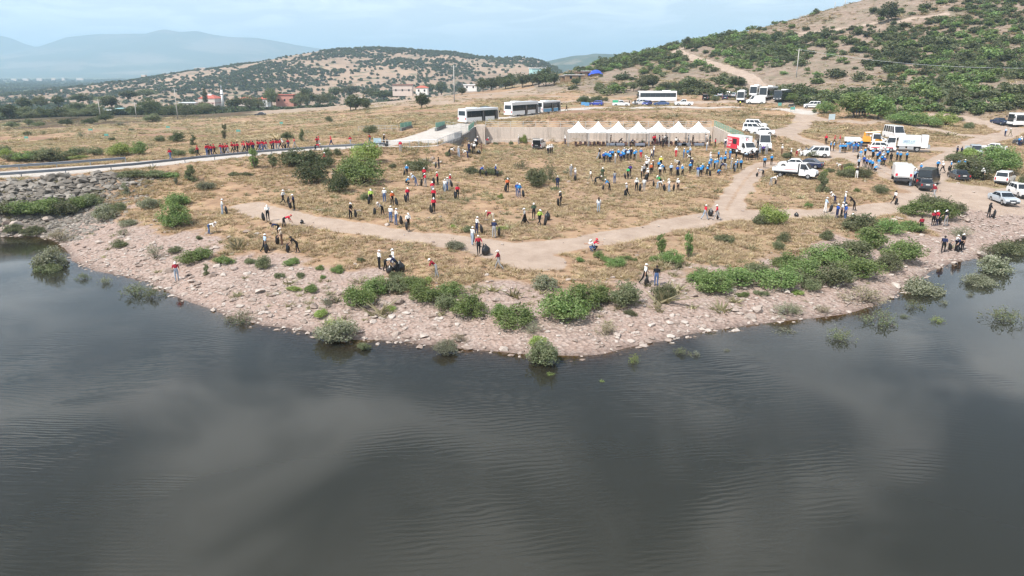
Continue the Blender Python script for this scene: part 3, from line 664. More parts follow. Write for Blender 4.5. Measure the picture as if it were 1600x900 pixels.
NEAR = '''dome olive 10 333 42 24;dome green 38 336 46 30;dome green 72 333 52 32;dome olive 100 336 46 30;dome green 124 327 42 27;dome olive 142 320 36 23;dome gray 166 343 38 30;
dome olive 183 331 26 20;tall gray 197 304 16 20;dome gray 234 326 32 24;dome green 272 356 48 44;dome green 275 322 44 26;tall olive 298 283 24 26;low olive 205 275 44 11;low olive 238 275 40 11;
low green 262 277 28 10;dome gray 322 296 26 18;tall gray 275 290 11 13;low olive 365 275 14 9;low olive 385 274 18 7;dome gray 200 352 26 13;sparse gray 192 369 24 17;low olive 187 386 26 14;
sparse gray 243 404 34 30;dome olive 274 395 22 14;low green 298 409 42 19;dome green 318 405 27 26;low green 351 411 32 15;dome olive 391 411 18 11;tall olive 323 430 12 20;low olive 312 374 12 8;
sparse dry 95 376 48 22;low olive 55 365 40 14;dome olive 20 362 34 14;
dome dark 470 259 64 34;dome dark 488 286 48 42;dome green 565 287 66 52;dome dark 528 301 38 42;dome light 572 255 44 44;tall green 398 263 28 30;tall olive 427 263 20 22;dome olive 512 243 18 15;
dome olive 528 243 14 13;dome dark 505 262 34 26;dome green 545 275 40 34;low olive 655 266 34 20;dome olive 570 313 22 15;low olive 612 262 16 8;low olive 640 258 20 8;dome gray 712 389 28 18;low olive 731 362 18 11;low light 709 356 11 7;low light 782 360 20 9;low olive 738 272 26 14;low olive 766 273 36 14;dome gray 460 250 20 14;
dome olive 413 419 26 25;low green 455 412 26 13;low green 500 421 14 9;low green 528 425 22 13;low olive 438 434 16 13;low olive 470 434 15 11;low green 505 435 10 8;low olive 565 409 13 10;low green 485 457 24 17;
sparse gray 515 477 30 28;low light 460 453 22 9;dome gray 528 531 58 44;sparse light 522 520 46 34;low light 500 495 26 16;dome green 562 478 50 46;dome green 590 459 42 32;dome olive 618 452 50 26;dome green 645 450 44 24;low olive 620 436 30 14;
dome green 662 470 46 36;dome green 702 464 42 32;dome green 730 491 62 40;dome olive 695 482 42 30;low light 610 484 18 9;low light 668 440 16 10;dome green 782 494 30 24;dome green 800 505 62 38;dome gray 697 551 34 28;sparse dry 715 535 34 18;low olive 570 545 24 13;
dome gray 850 452 42 27;dome green 878 497 70 56;dome green 905 482 62 44;dome green 935 470 46 30;dome olive 976 476 56 42;sparse dry 946 522 36 25;dome olive 850 568 52 44;sparse gray 842 556 50 40;sparse gray 832 520 36 24;low light 840 540 30 20;
dome olive 1036 467 36 32;dome green 961 416 30 20;low green 907 409 15 10;dome green 936 403 17 14;low green 948 409 19 12;low green 978 407 17 13;low green 992 409 11 9;low green 1021 408 15 11;tall green 1033 400 26 34;dome green 1048 410 34 26;low olive 1060 418 13 10;tall green 1075 402 22 38;low olive 985 492 18 12;sparse olive 1240 488 34 16;
low green 1090 442 42 26;dome green 1112 457 60 38;dome green 1150 444 60 38;dome olive 1182 432 44 30;dome green 1215 448 60 40;dome green 1252 432 60 40;dome olive 1300 444 66 42;dome green 1342 432 60 42;dome green 1232 420 52 32;dome green 1290 412 62 38;
dome olive 1330 402 60 38;dome green 1362 386 52 36;dome green 1412 406 54 42;dome olive 1346 360 58 32;dome green 1384 362 46 26;dome olive 1385 420 46 32;low olive 1190 460 22 10;low green 1160 462 20 10;low olive 1270 452 40 22;sparse dry 1350 472 70 30;sparse gray 1225 492 44 26;sparse dry 1285 488 30 16;low light 1245 460 20 9;
dome green 1430 336 42 28;dome olive 1455 327 52 32;dome green 1475 342 52 30;dome olive 1492 332 32 22;low green 1420 359 42 17;dome olive 1375 302 26 18;tall olive 1284 300 24 34;tall light 1286 283 18 18;dome light 1205 350 42 40;dome olive 1190 352 26 24;dome olive 1322 277 26 20;dome olive 1350 278 22 22;low olive 1298 269 15 9;
low olive 1325 263 18 10;low light 1330 268 24 10;low olive 1270 245 22 15;low olive 1228 247 20 12;dome olive 1225 378 22 20;dome olive 1215 390 20 20;low green 1262 324 13 10;low green 1338 300 11 8;low olive 1290 374 24 18;low olive 1130 378 30 16;sparse olive 1545 400 40 24;sparse gray 1500 368 40 18;low olive 1250 440 40 24;
low olive 1490 252 32 17;dome olive 1522 278 60 32;dome green 1556 268 62 36;dome green 1562 252 56 28;dome olive 1530 264 52 27;dome olive 1582 262 32 22;dome olive 1600 304 26 42;low light 1510 246 34 18;
dome olive 838 292 36 34;sparse olive 858 282 26 46;dome olive 846 286 22 24;sparse olive 812 264 26 20;sparse gray 885 272 15 13;low olive 792 282 10 7;sparse olive 940 284 16 20;low olive 868 297 18 6;low light 782 310 10 9;sparse olive 730 316 9 10;low olive 870 285 16 8;sparse gray 660 280 20 14;low light 818 223 12 14;low olive 775 226 10 6;low olive 798 226 8 7;low olive 1004 229 9 12;low olive 700 243 10 8
'''.replace('\n', '').split(';')
for row in NEAR:
    k, lf_, a, b_, c, d_ = row.split(); a, b_, c, d_ = map(float, (a, b_, c, d_))
    put_plant(k, lf_, a, b_, c, d_, '%s %s %s' % (LOOK[lf_], SHAPE[k], zone(a, b_)))
WATER = '''dome gray 82 416 50 46;low olive 72 424 34 22;sparse olive 130 436 22 18;sparse gray 165 442 22 20;sparse olive 212 460 40 34;sparse olive 240 463 34 28;sparse olive 375 503 48 30;sparse light 990 566 20 26;sparse olive 1065 552 28 18;sparse gray 1085 556 24 16;
sparse light 940 596 11 9;sparse gray 1135 548 14 8;sparse olive 1312 530 48 32;sparse olive 1376 505 52 34;dome gray 1440 456 54 40;sparse olive 1430 480 36 24;sparse gray 1475 475 16 14;sparse light 1465 502 24 16;sparse olive 1568 500 58 36;dome gray 1530 444 44 30;dome gray 1555 425 52 40;dome olive 1578 395 44 36;sparse gray 1515 462 16 10;sparse gray 1228 520 46 10;sparse olive 1412 495 20 10;sparse light 860 585 16 8'''.replace('\n', '').split(';')
for row in WATER:
    k, lf_, a, b_, c, d_ = row.split(); a, b_, c, d_ = map(float, (a, b_, c, d_))
    q = atZ(a, b_, 0.0)
    put_plant(k, lf_, a, b_, c, d_, '%s bush standing in the %s' % (LOOK[lf_], 'dam pool at far left' if a < 300 else 'shallow water off the spit' if a < 1150 else 'right inlet water'), at=(q[0], q[1], -.04), sink=.2 * d_ * mpp(q[1], 0))

# scrub on the far side of the dam road, on the plain and by the roads
MID = '''dome olive 28 250 44 16;dome green 40 252 34 20;dome olive 68 250 40 22;dome olive 85 252 42 24;dome olive 120 243 36 16;dome olive 150 243 22 17;dome olive 178 240 20 14;dome light 190 243 40 26;dome green 218 242 30 24;dome olive 250 222 14 14;
dome dark 278 222 24 20;tall olive 302 228 14 18;dome olive 276 244 24 16;dome olive 302 241 18 14;tall olive 352 219 12 24;dome olive 332 236 12 12;sparse gray 128 214 16 14;low olive 43 211 12 7;tall olive 472 221 12 20;dome dark 450 218 18 14;sparse olive 68 210 12 8;dome olive 580 208 26 15;low olive 515 190 14 10;
dome olive 18 198 24 10;dome olive 60 197 18 9;dome dark 105 194 26 10;dome dark 142 193 26 11;dome dark 165 188 24 14;sparse gray 190 196 30 7;dome olive 240 190 28 14;dome olive 45 195 16 12;low olive 205 204 10 4;low olive 175 219 12 6;low light 120 248 30 8;low light 12 244 26 14;dome olive 5 240 24 18;
dome dark 912 162 24 16;dome dark 933 161 22 16;tree dark 901 134 18 14;dome olive 947 158 10 8;tall olive 1106 156 16 12;dome olive 1117 158 14 13;dome dark 1160 150 20 16;dome olive 1208 148 40 12;dome green 1232 158 30 14;dome green 1258 160 30 14;dome green 1290 176 34 22;dome dark 1345 175 36 20;
dome green 1405 192 34 22;dome green 1430 196 38 24;dome light 1440 190 30 16;dome light 1475 196 36 26;dome green 1455 198 34 20;low olive 1512 201 18 14;low olive 1497 188 18 6;dome green 1385 184 26 18;dome olive 1272 176 8 8;low olive 1218 158 20 6;dome olive 1065 138 20 14;dome dark 1040 141 26 16;dome dark 1060 143 24 14;dome dark 1082 138 20 14;
tree olive 1005 140 26 24;tree olive 990 143 18 16;tree olive 975 142 16 14;tree olive 958 144 12 12;tree dark 1020 138 24 20;tree olive 935 143 14 14'''.replace('\n', '').split(';')
for row in MID:
    k, lf_, a, b_, c, d_ = row.split(); a, b_, c, d_ = map(float, (a, b_, c, d_))
    z_ = 'on the plain behind the road' if a < 620 else 'beside the upper road' if a < 1180 else 'at the foot of the right hill'
    put_plant(k, lf_, a, b_, c, d_, '%s %s %s' % (LOOK[lf_], SHAPE[k], z_), 'tree' if k == 'tree' else 'shrub')
TREES = [('dark',556,173,34,25,'dark twin-crowned tree standing on the ploughed field'),('dark',572,172,18,18,'small dark tree touching the twin-crowned tree on the field'),('dark',659,170,27,26,'round dark tree alone on the pale field'),('dark',1387,35,34,32,'large dark oak on the bare upper hillside'),
 ('dark',1365,22,14,12,'small tree beside the large oak on the hill'),('dark',900,107,26,22,'broad dark tree at the left foot of the hill crest'),('dark',853,135,34,30,'tall dark tree at right end of the grove'),('dark',832,134,22,20,'dark tree in the grove beside the turquoise house'),
 ('dark',800,138,26,24,'dark tree in the middle of the roadside grove'),('dark',780,138,22,20,'dark tree near the left end of the roadside grove'),('dark',755,143,26,22,'dark tree behind the utility pole on the pale field'),('dark',722,148,20,12,'low dark tree left of the tall utility pole'),('dark',690,147,26,18,'broad dark tree behind the pale field'),('dark',842,136,30,26,'full dark tree second from right in the grove'),('dark',866,134,22,22,'dark tree at the far right of the grove'),('dark',816,137,26,24,'dark tree right of centre in the grove'),('dark',790,139,26,20,'low dark tree left of centre in the grove'),('dark',768,141,24,20,'dark tree near the pole end of the grove'),
 ('dark',1073,72,10,15,'dark upright tree on the skyline by the hill track'),('dark',1139,56,9,10,'small round tree on the skyline right of the track'),('dark',1038,73,5,6,'tiny tree on the skyline left of the track'),('dark',1050,72,9,6,'tiny flat tree on the skyline beside the track'),
 ('green',1333,184,64,40,'broad green tree shading people at the hill foot'),('green',1372,186,46,38,'open branching tree beside the shade tree at the hill foot'),('dark',1275,22,9,9,'small dark tree on the upper right skyline'),('dark',1335,4,9,10,'tiny dark tree at the top edge of the skyline'),
 ('olive',1230,152,60,22,'wide green tree behind the parked coaches'),('dark',548,173,24,22,'left half of the paired dark trees on the field')]
for lf_, a, b_, c, d_, lab in TREES: put_plant('tree', lf_, a, b_, c, d_, lab, 'tree')

# village trees behind the plain
VT = [(15,183,24,18),(40,180,30,14),(70,182,22,16),(38,172,22,18),(95,182,24,16),(65,165,24,16),(92,166,22,14),(120,172,30,14),(150,174,22,12),(175,170,24,18),(215,178,24,14),(235,178,30,26),(240,172,24,14),(262,178,22,14),(290,180,26,11),(293,175,22,9),(312,173,26,10),(334,173,24,9),(368,169,24,14),(390,168,26,20),
      (405,168,24,16),(425,164,24,22),(437,162,22,18),(470,164,26,18),(480,163,24,22),(500,162,26,16),(512,160,22,14),(525,152,20,14),(548,147,24,16),(580,150,26,14),(600,155,30,12),(620,152,26,10),(595,150,26,8),(670,146,22,14),(165,160,26,12),(130,158,30,12),(200,155,30,12),(230,150,28,12)]
for i, (a, b_, c, d_) in enumerate(VT): put_plant('dome' if i % 3 else 'tree', random.choice(['dark', 'dark', 'olive']), a, b_, c * 1.15, d_ * 1.15, 'bushy dark tree ' + ('at the far left village edge' if a < 100 else 'left of the village pole' if a < 260 else 'around the mosque' if a < 410 else 'around the pink house' if a < 520 else 'behind the pale field'), 'tree', group='trees of the village behind the plain')
for a in range(46):
    x_ = rng.uniform(-5, 330); put_plant('dome', ('dark', 'olive', 'olive')[a % 3], x_, np.interp(x_, [0, 330], [186, 174]) - rng.random() * 7, rng.uniform(14, 26), rng.uniform(8, 13), 'dusky hedge bush %s' % ('at the far left village edge' if x_ < 70 else 'left of the thin village pole' if x_ < 155 else 'near the small village roofs' if x_ < 235 else 'left of the mosque'), 'shrub', group='hedge bushes along the village edge')
put_plant('cone', 'dark', 321, 160, 14, 24, 'slim dark cypress behind the red roofed mosque', 'tree')

# hillside scrub: density follows clumps; the 300 that show largest are things of their own, the rest is one mass
def hill_points(n, seed):
    r = np.random.default_rng(seed); X = r.uniform(20, 400, n * 5); Y = r.uniform(185, 460, n * 5)
    P = np.stack([X, Y], 1); h = height(X, Y)
    hy_ = np.interp(X, hill_line[:, 0][np.argsort(hill_line[:, 0])], hill_line[:, 1][np.argsort(hill_line[:, 0])])
    ok = Y > hy_ - 2
    d_ = np.stack([X, Y, h], 1) - CAMP; zf = d_ @ FW; pxs = 800 + FPX * d_[:, 0] / zf; pys = 450 - FPX * (d_ @ UP) / zf
    f = fbm(X, Y, 38, 4)
    den = np.clip((f - .37) * 4.2, .06, 1)
    # bare upper shoulder
    bare_ = np.clip((np.interp(pxs, [1000, 1200, 1300, 1450, 1600], [70, 62, 52, 38, 10]) - pys) / 14, 0, 1) * np.clip((1560 - pxs) / 120, 0, 1)
    den *= 1 - .88 * bare_
    den *= np.where((pxs < 1060) & (pys > 112), .45, 1) * np.where(pxs < 935, .25, 1)
    den = np.where((pxs > 1180) & (pys > 60) & (pys < 170), np.clip(den * 1.05, .10, .62), den)
    for q, w_ in PATHS: ok &= dist_poly(P, q) > w_ + 1.2
    ok &= (r.random(n * 5) < den) & (pxs < 1720) & (pxs > 880)
    idx = np.nonzero(ok)[0][:n]
    return np.stack([X[idx], Y[idx], h[idx]], 1), pys[idx], pxs[idx]
hp, hpy, hpx = hill_points(4600, 5)
sz = rng.lognormal(math.log(2.5), .38, len(hp)); sz = np.clip(sz, 1.0, 5.2)
sz *= np.where(hpy < 60, .8, 1.05)
app = sz / hp[:, 1] * ((hpx > 900) & (hpx < 1600) & (hpy > -10)); order = np.argsort(-app)
HL = {'green': 'green bushy shrub on the scrubby right hillside', 'olive': 'olive coloured shrub on the scrubby right hillside', 'dark': 'dark oak shrub on the scrubby right hillside'}
for i in order[:290]:
    k = ('green', 'olive', 'dark')[int(rng.integers(0, 3))]; me = HILLP[k][int(rng.integers(0, 3))]
    o = link('hill_shrub', me); s = sz[i]; o.location = (hp[i, 0], hp[i, 1], hp[i, 2] - .1); o.rotation_euler = (0, 0, random.random() * 6.28); o.scale = (s * 1.25, s * 1.25, s * random.uniform(.65, .95))
    band = 'upper' if hpy[i] < 70 else 'middle' if hpy[i] < 105 else 'lower' if hpy[i] < 128 else 'lowest'
    side = 'left of the hill track' if hpx[i] < 1080 else 'above the parked coaches' if hpx[i] < 1230 else 'behind the utility pole' if hpx[i] < 1340 else 'beyond the shade tree' if hpx[i] < 1470 else 'near the right edge'
    tag(o, '%s %s shrub on the %s slope %s' % ('big' if sz[i] > 4 else 'mid-sized', {'green': 'green', 'olive': 'olive', 'dark': 'dark'}[k], band, side), 'shrub', 'shrubs on the right hillside')
ri = order[290:]
scatter('hillside_scrub', [m for k in HILLP for m in HILLP[k]], hp[ri] - [0, 0, .1], np.stack([sz[ri] * 1.25, sz[ri] * 1.25, sz[ri] * rng.uniform(.6, .95, len(ri))], 1), rng.random(len(ri)) * 6.28, 'dense small scrub covering the right hillside', 'scrub')

# oak wood on the far hill and trees of the valley
n = 40000; fi = rng.integers(0, HX.shape[0] - 1, n); fj = rng.integers(0, HX.shape[1] - 1, n); a, b_ = rng.random(n), rng.random(n)
gx_ = HX[fi, fj] + a * (HX[0, 1] - HX[0, 0]); gy_ = HY[fi, fj] + b_ * (HY[1, 0] - HY[0, 0])
gz_ = (HZ[fi, fj] * (1 - a) + HZ[fi, fj + 1] * a) * (1 - b_) + (HZ[fi + 1, fj] * (1 - a) + HZ[fi + 1, fj + 1] * a) * b_
den = np.clip((fbm(gx_, gy_, 90, 4) - .43) * 4.2, np.where(gz_ < 10, .2, .06), .8); ok = (rng.random(n) < den) & (gy_ < 1420) & (gz_ > -17) & (gz_ > plain_h(gx_, gy_) - .5)
idx = np.nonzero(ok)[0][:14000]; fp = np.stack([gx_[idx], gy_[idx], gz_[idx] - .3], 1); fs_ = rng.uniform(3.0, 5.8, len(idx))
scatter('oak_wood', FARP, fp, np.stack([fs_ * 1.15, fs_ * 1.15, fs_ * .8], 1), rng.random(len(idx)) * 6.28, 'dark oak wood dotted over the far hill', 'wood')
n = 36000; Y = np.exp(rng.uniform(math.log(330), math.log(3800), n)); X = rng.uniform(-.85, .12, n) * Y
den = np.clip((fbm(X, Y * .35, 120, 4) - .42) * 5, .02, .9); on_sheet = Y < 640; den = np.where(on_sheet, np.clip(den * 2, .15, .9), den)
Zp = np.where(on_sheet, height(X, np.minimum(Y, 640)), plain_h(X, Y))
ok = (rng.random(n) < den) & (Zp < np.where(on_sheet, -3.2, 99)) & (np.abs(X / Y + .16) > np.where(on_sheet, .0, -1)) & ~((X > np.interp(Y, [690, 1300], [-430, -640])) & (Y > 690) & (Y < 1600))
idx = np.nonzero(ok)[0][:12000]; fs_ = rng.uniform(3.5, 8, len(idx)) * np.interp(Y[idx], [330, 600, 3000], [.5, .75, 1.5])
scatter('valley_trees', FARP, np.stack([X[idx], Y[idx], Zp[idx] - .3], 1), np.stack([fs_ * 1.35, fs_ * 1.35, fs_ * .85], 1), rng.random(len(idx)) * 6.28, 'dark orchards and hedges filling the hazy valley', 'trees')

# ------------------------------------------------------------------ stones
def stone_mat(name, a, b_, c):
    m, t = new_mat(name); b = principled(t, .9, .2); v = objvec(t); oi = N(t, 'ShaderNodeObjectInfo').outputs['Random']
    n = texn(t, 3.2, 6, .65, v); base_ = ramp(t, oi, (0, a), (.5, b_), (1, c))
    L(t, mixc(t, .8, base_, ramp(t, n, (.3, (.7, .68, .66)), (.6, (1.05, 1.05, 1.05)), (.8, (1.2, 1.2, 1.2))), 'MULTIPLY'), b.inputs['Base Color']); bump(t, b, n, .5, .1); return m
M_stone = stone_mat('shore_stone', (.25, .195, .165), (.38, .315, .275), (.47, .42, .38))
M_rip = stone_mat('rockfill_stone', (.13, .115, .098), (.20, .18, .156), (.28, .255, .225))
def rock(seed, npts=18):
    r = np.random.default_rng(seed); p = r.normal(size=(npts, 3)); p /= np.linalg.norm(p, axis=1)[:, None]; p *= (.42 + .13 * r.random(npts))[:, None]; p[:, 2] *= .62; p[:, 0] *= 1.12
    bm = bmesh.new(); [bm.verts.new(q) for q in p]; h = bmesh.ops.convex_hull(bm, input=bm.verts)
    bmesh.ops.delete(bm, geom=[v for v in bm.verts if not v.link_faces], context='VERTS')
    me = D.meshes.new('stone'); bm.to_mesh(me); bm.free(); me.materials.append(M_stone); return me
ROCKS = [rock(300 + i) for i in range(8)]
SHORE_O = D.objects['shore']; GROUND_O = D.objects['ground']
def stone(px, py, w_, par, name='stone', mat=None, at=None, flatz=1.):
    p = place(px, py) if at is None else np.array(at); s = w_ * mpp(p[1], p[2]) if at is None else w_
    o = link(name, random.choice(ROCKS), par, [mat] if mat else None); o.location = (p[0], p[1], p[2] + s * .08); o.scale = (s, s * random.uniform(.75, 1.1), s * random.uniform(.65, 1.0) * flatz)
    o.rotation_euler = (random.uniform(-.25, .25), random.uniform(-.25, .25), random.random() * 6.28); return o
BIG = [(489,480,20),(573,493,11),(586,496,13),(562,520,17),(538,522,14),(575,478,20),(622,472,26),(600,474,18),(452,484,12),(418,489,11),(478,492,10),(775,470,15),(455,422,9),(471,421,9),(555,413,7),(454,442,12),(405,456,18),(425,462,12),(888,438,10),(932,440,10),(957,434,9),(1045,435,6),(1085,463,13),(1053,452,12),
 (1147,485,14),(1183,486,24),(1172,497,20),(964,524,18),(952,517,12),(998,524,8),(1125,442,9),(1130,452,12),(1150,446,13),(972,434,8),(925,462,8),(830,495,10),(1382,418,10),(1400,448,18),(1510,345,18),(1498,338,14),(1535,400,24),(1550,404,18),(1420,348,10),(1405,342,14),(1396,345,12),(1256,366,8),(1400,334,8),
 (262,425,20),(250,436,16),(208,387,10),(238,382,12),(156,380,14),(103,410,12),(75,344,20),(25,352,22),(5,360,20),(10,350,16),(40,360,14),(353,411,14),(340,417,14),(365,421,14),(300,441,16),(350,430,12),(352,452,14),(386,363,14),(357,372,8),(402,366,10),(243,345,8),(258,363,7),(295,430,12),(330,432,16),(345,460,12),(395,470,14),(605,352,10),(500,330,10),(670,253,12),(680,256,10),(663,250,9),(688,254,8),(676,248,9),(735,465,8),(760,430,8),(768,440,9),(800,450,7)]
for a, b_, c in BIG: stone(a, b_, c, SHORE_O if b_ > 380 else GROUND_O, mat=M_stone)
# rockfill face of the dam
k = 0
for i in range(1500):
    if k >= 230: break
    a = random.uniform(-20, 225); b_ = random.uniform(272, 342)
    top = 283 - (a * .085); bot = np.interp(a, [0, 60, 120, 160, 200, 225], [335, 325, 318, 312, 300, 290])
    if not (top < b_ < bot): continue
    if a > 150 and random.random() < (a - 150) / 90: continue
    stone(a, b_, random.choice([9, 11, 13, 15, 17, 20]), SHORE_O, 'rockfill_stone', M_rip); k += 1
k = 0
while k < 205:
    a = random.uniform(110, 1500); i = np.interp(a, [s[0] for s in SHORE], [s[1] for s in SHORE]); b_ = i - random.random() ** 1.3 * np.interp(a, [110, 300, 800, 1200, 1500], [45, 60, 105, 75, 40])
    stone(a, b_, random.uniform(4.5, 9), SHORE_O, mat=M_stone); k += 1
# loose stones and gravel too many to count
n = 60000; Y = rng.uniform(44, 112, n); X = rng.uniform(-75, 92, n); dsh = dist_poly(np.stack([X, Y], 1), SHW)
bwv = np.interp(X, [-70, -58, -50, -40, -10, 5, 30, 45, 60, 75, 90], [4, 6, 11, 10, 10, 12, 11, 9, 8, 7, 6]); h = height(X, Y); f = fbm(X, Y, 5, 3)
ok = (h > -.12) & (rng.random(n) < np.clip(1.15 - dsh / bwv, .015, 1) * np.clip((f - .3) * 4, .15, 1)); ix = np.nonzero(ok)[0][:17000]
ss = rng.lognormal(math.log(.21), .55, len(ix)); ss = np.clip(ss, .06, .75)
scatter('shore_gravel', ROCKS, np.stack([X[ix], Y[ix], h[ix] + ss * .06], 1), np.stack([ss, ss * rng.uniform(.7, 1.1, len(ix)), ss * rng.uniform(.6, 1, len(ix))], 1), rng.random(len(ix)) * 6.28, 'pinkish grey pebbles and broken stones along the water', 'gravel')
n = 3200; a = rng.uniform(-62, -40, n); bb = rng.uniform(78, 104, n); h = height(a, bb); ok = (h > .1) & (h < 4.7) & (a < -45 - rng.random(n) * 6); ix = np.nonzero(ok)[0]
ss = rng.uniform(.3, .8, len(ix)); rk2 = [m.copy() for m in ROCKS]
for m in rk2: m.materials.clear(); m.materials.append(M_rip)
scatter('rockfill_rubble', rk2, np.stack([a[ix], bb[ix], h[ix]], 1), ss, rng.random(len(ix)) * 6.28, 'small grey rubble filling the dam face', 'rubble')

# dry grass tufts and weeds
def tuft(seed, nb, hgt, spread, col):
    r = np.random.default_rng(seed); V, F = [], []
    for i in range(nb):
        a = r.random() * 6.28; q = r.random() * spread * .5; bx, by = q * math.cos(a), q * math.sin(a); lean = r.normal(size=2) * spread * .6; hh_ = hgt * (.5 + .7 * r.random()); wd = .018 + .02 * r.random(); pa = r.random() * 3.14
        k = len(V); V += [(bx - wd * math.cos(pa), by - wd * math.sin(pa), 0), (bx + wd * math.cos(pa), by + wd * math.sin(pa), 0), (bx + lean[0], by + lean[1], hh_)]; F.append((k, k + 1, k + 2))
    return bare('tuft', V, F, [col])
LM['straw'] = leaf_mat('straw', (.29, .205, .128), (.41, .297, .19), (.53, .41, .28), .2)
LM['weed'] = leaf_mat('weed', (.17, .16, .09), (.26, .235, .14), (.36, .32, .20), .2)
TU = [tuft(400 + i, 26, .34, .38, LM['straw']) for i in range(4)]; TW = [tuft(420 + i, 26, .3, .34, LM['weed']) for i in range(3)]
n = 170000; Y = rng.uniform(48, 190, n); X = rng.uniform(-.78, .80, n) * (Y + 6); X = np.clip(X, -115, 130); P = np.stack([X, Y], 1)
gi = np.clip(np.searchsorted(gy, Y) - 1, 0, ny - 1); gj = np.clip(np.searchsorted(gx, X) - 1, 0, nx - 1); kk = gi * nx + gj
f = fbm(X, Y, 4, 4); h = verts[kk, 2]
ok = (m_path[kk] < .15) & (m_road[kk] < .05) & (m_shore[kk] < .35) & (m_rip[kk] < .2) & (h > .2) & (rng.random(n) < np.clip((f - .3) * 3, .05, 1)); ix = np.nonzero(ok)[0][:60000]
hh_ = height(X[ix], Y[ix]); s_ = rng.uniform(.6, 1.35, len(ix))
scatter('dry_grass', TU, np.stack([X[ix], Y[ix], hh_ - .02], 1), np.stack([s_ * 1.2, s_ * 1.2, s_ * .8], 1), rng.random(len(ix)) * 6.28, 'short dry straw coloured grass covering the field', 'grass')
ok = (m_path[kk] < .3) & (m_road[kk] < .05) & (h > .25) & (rng.random(n) < np.where(m_rip[kk] > .3, .7, 1) * np.clip((fbm(X + 90, Y, 7, 4) - .5) * 2.2, np.where(m_rip[kk] > .3, .3, .01), .5) * np.where(m_shore[kk] > .5, .6, 1)); ix = np.nonzero(ok)[0][:4500]
hh_ = height(X[ix], Y[ix]); s_ = rng.lognormal(math.log(.9), .4, len(ix))
scatter('weeds', TW, np.stack([X[ix], Y[ix], hh_ - .02], 1), np.stack([s_ * 1.4, s_ * 1.4, s_], 1), rng.random(len(ix)) * 6.28, 'small grey green weeds scattered over the dry field', 'weeds')

n = 60000; Y = rng.uniform(150, 330, n); X = rng.uniform(-.72, .62, n) * Y; gi = np.clip(np.searchsorted(gy, Y) - 1, 0, ny - 1); gj = np.clip(np.searchsorted(gx, X) - 1, 0, nx - 1); kk = gi * nx + gj
ok = (m_path[kk] < .2) & (m_road[kk] < .05) & (m_red[kk] < .3) & (hillv[kk] < .5) & (rng.random(n) < np.clip((fbm(X, Y, 14, 4) - .42) * 4, .03, .9) * np.where(m_pale[kk] > .3, .25, 1)); ix = np.nonzero(ok)[0][:14000]
s_ = rng.lognormal(math.log(1.5), .35, len(ix)); TW2 = TU + TW
scatter('plain_grass', TW2, np.stack([X[ix], Y[ix], height(X[ix], Y[ix]) - .03], 1), np.stack([s_ * 1.6, s_ * 1.6, s_ * .6], 1), rng.random(len(ix)) * 6.28, 'patchy dry grass and weeds over the plain', 'grass')
# soil-coloured hillside tufts between the shrubs
n = 40000; Y = rng.uniform(200, 420, n); X = rng.uniform(20, 330, n); gi = np.clip(np.searchsorted(gy, Y) - 1, 0, ny - 1); gj = np.clip(np.searchsorted(gx, X) - 1, 0, nx - 1); kk = gi * nx + gj
ok = (hillv[kk] > .5) & (m_path[kk] < .2) & (rng.random(n) < np.clip((fbm(X + 40, Y, 22, 4) - .38) * 3, .08, .9)); ix = np.nonzero(ok)[0][:12000]
s_ = rng.lognormal(math.log(1.7), .4, len(ix))
scatter('hillside_grass', TW2, np.stack([X[ix], Y[ix], height(X[ix], Y[ix]) - .03], 1), np.stack([s_ * 1.8, s_ * 1.8, s_ * .6], 1), rng.random(len(ix)) * 6.28, 'dry grass and low weeds between the hillside shrubs', 'grass')

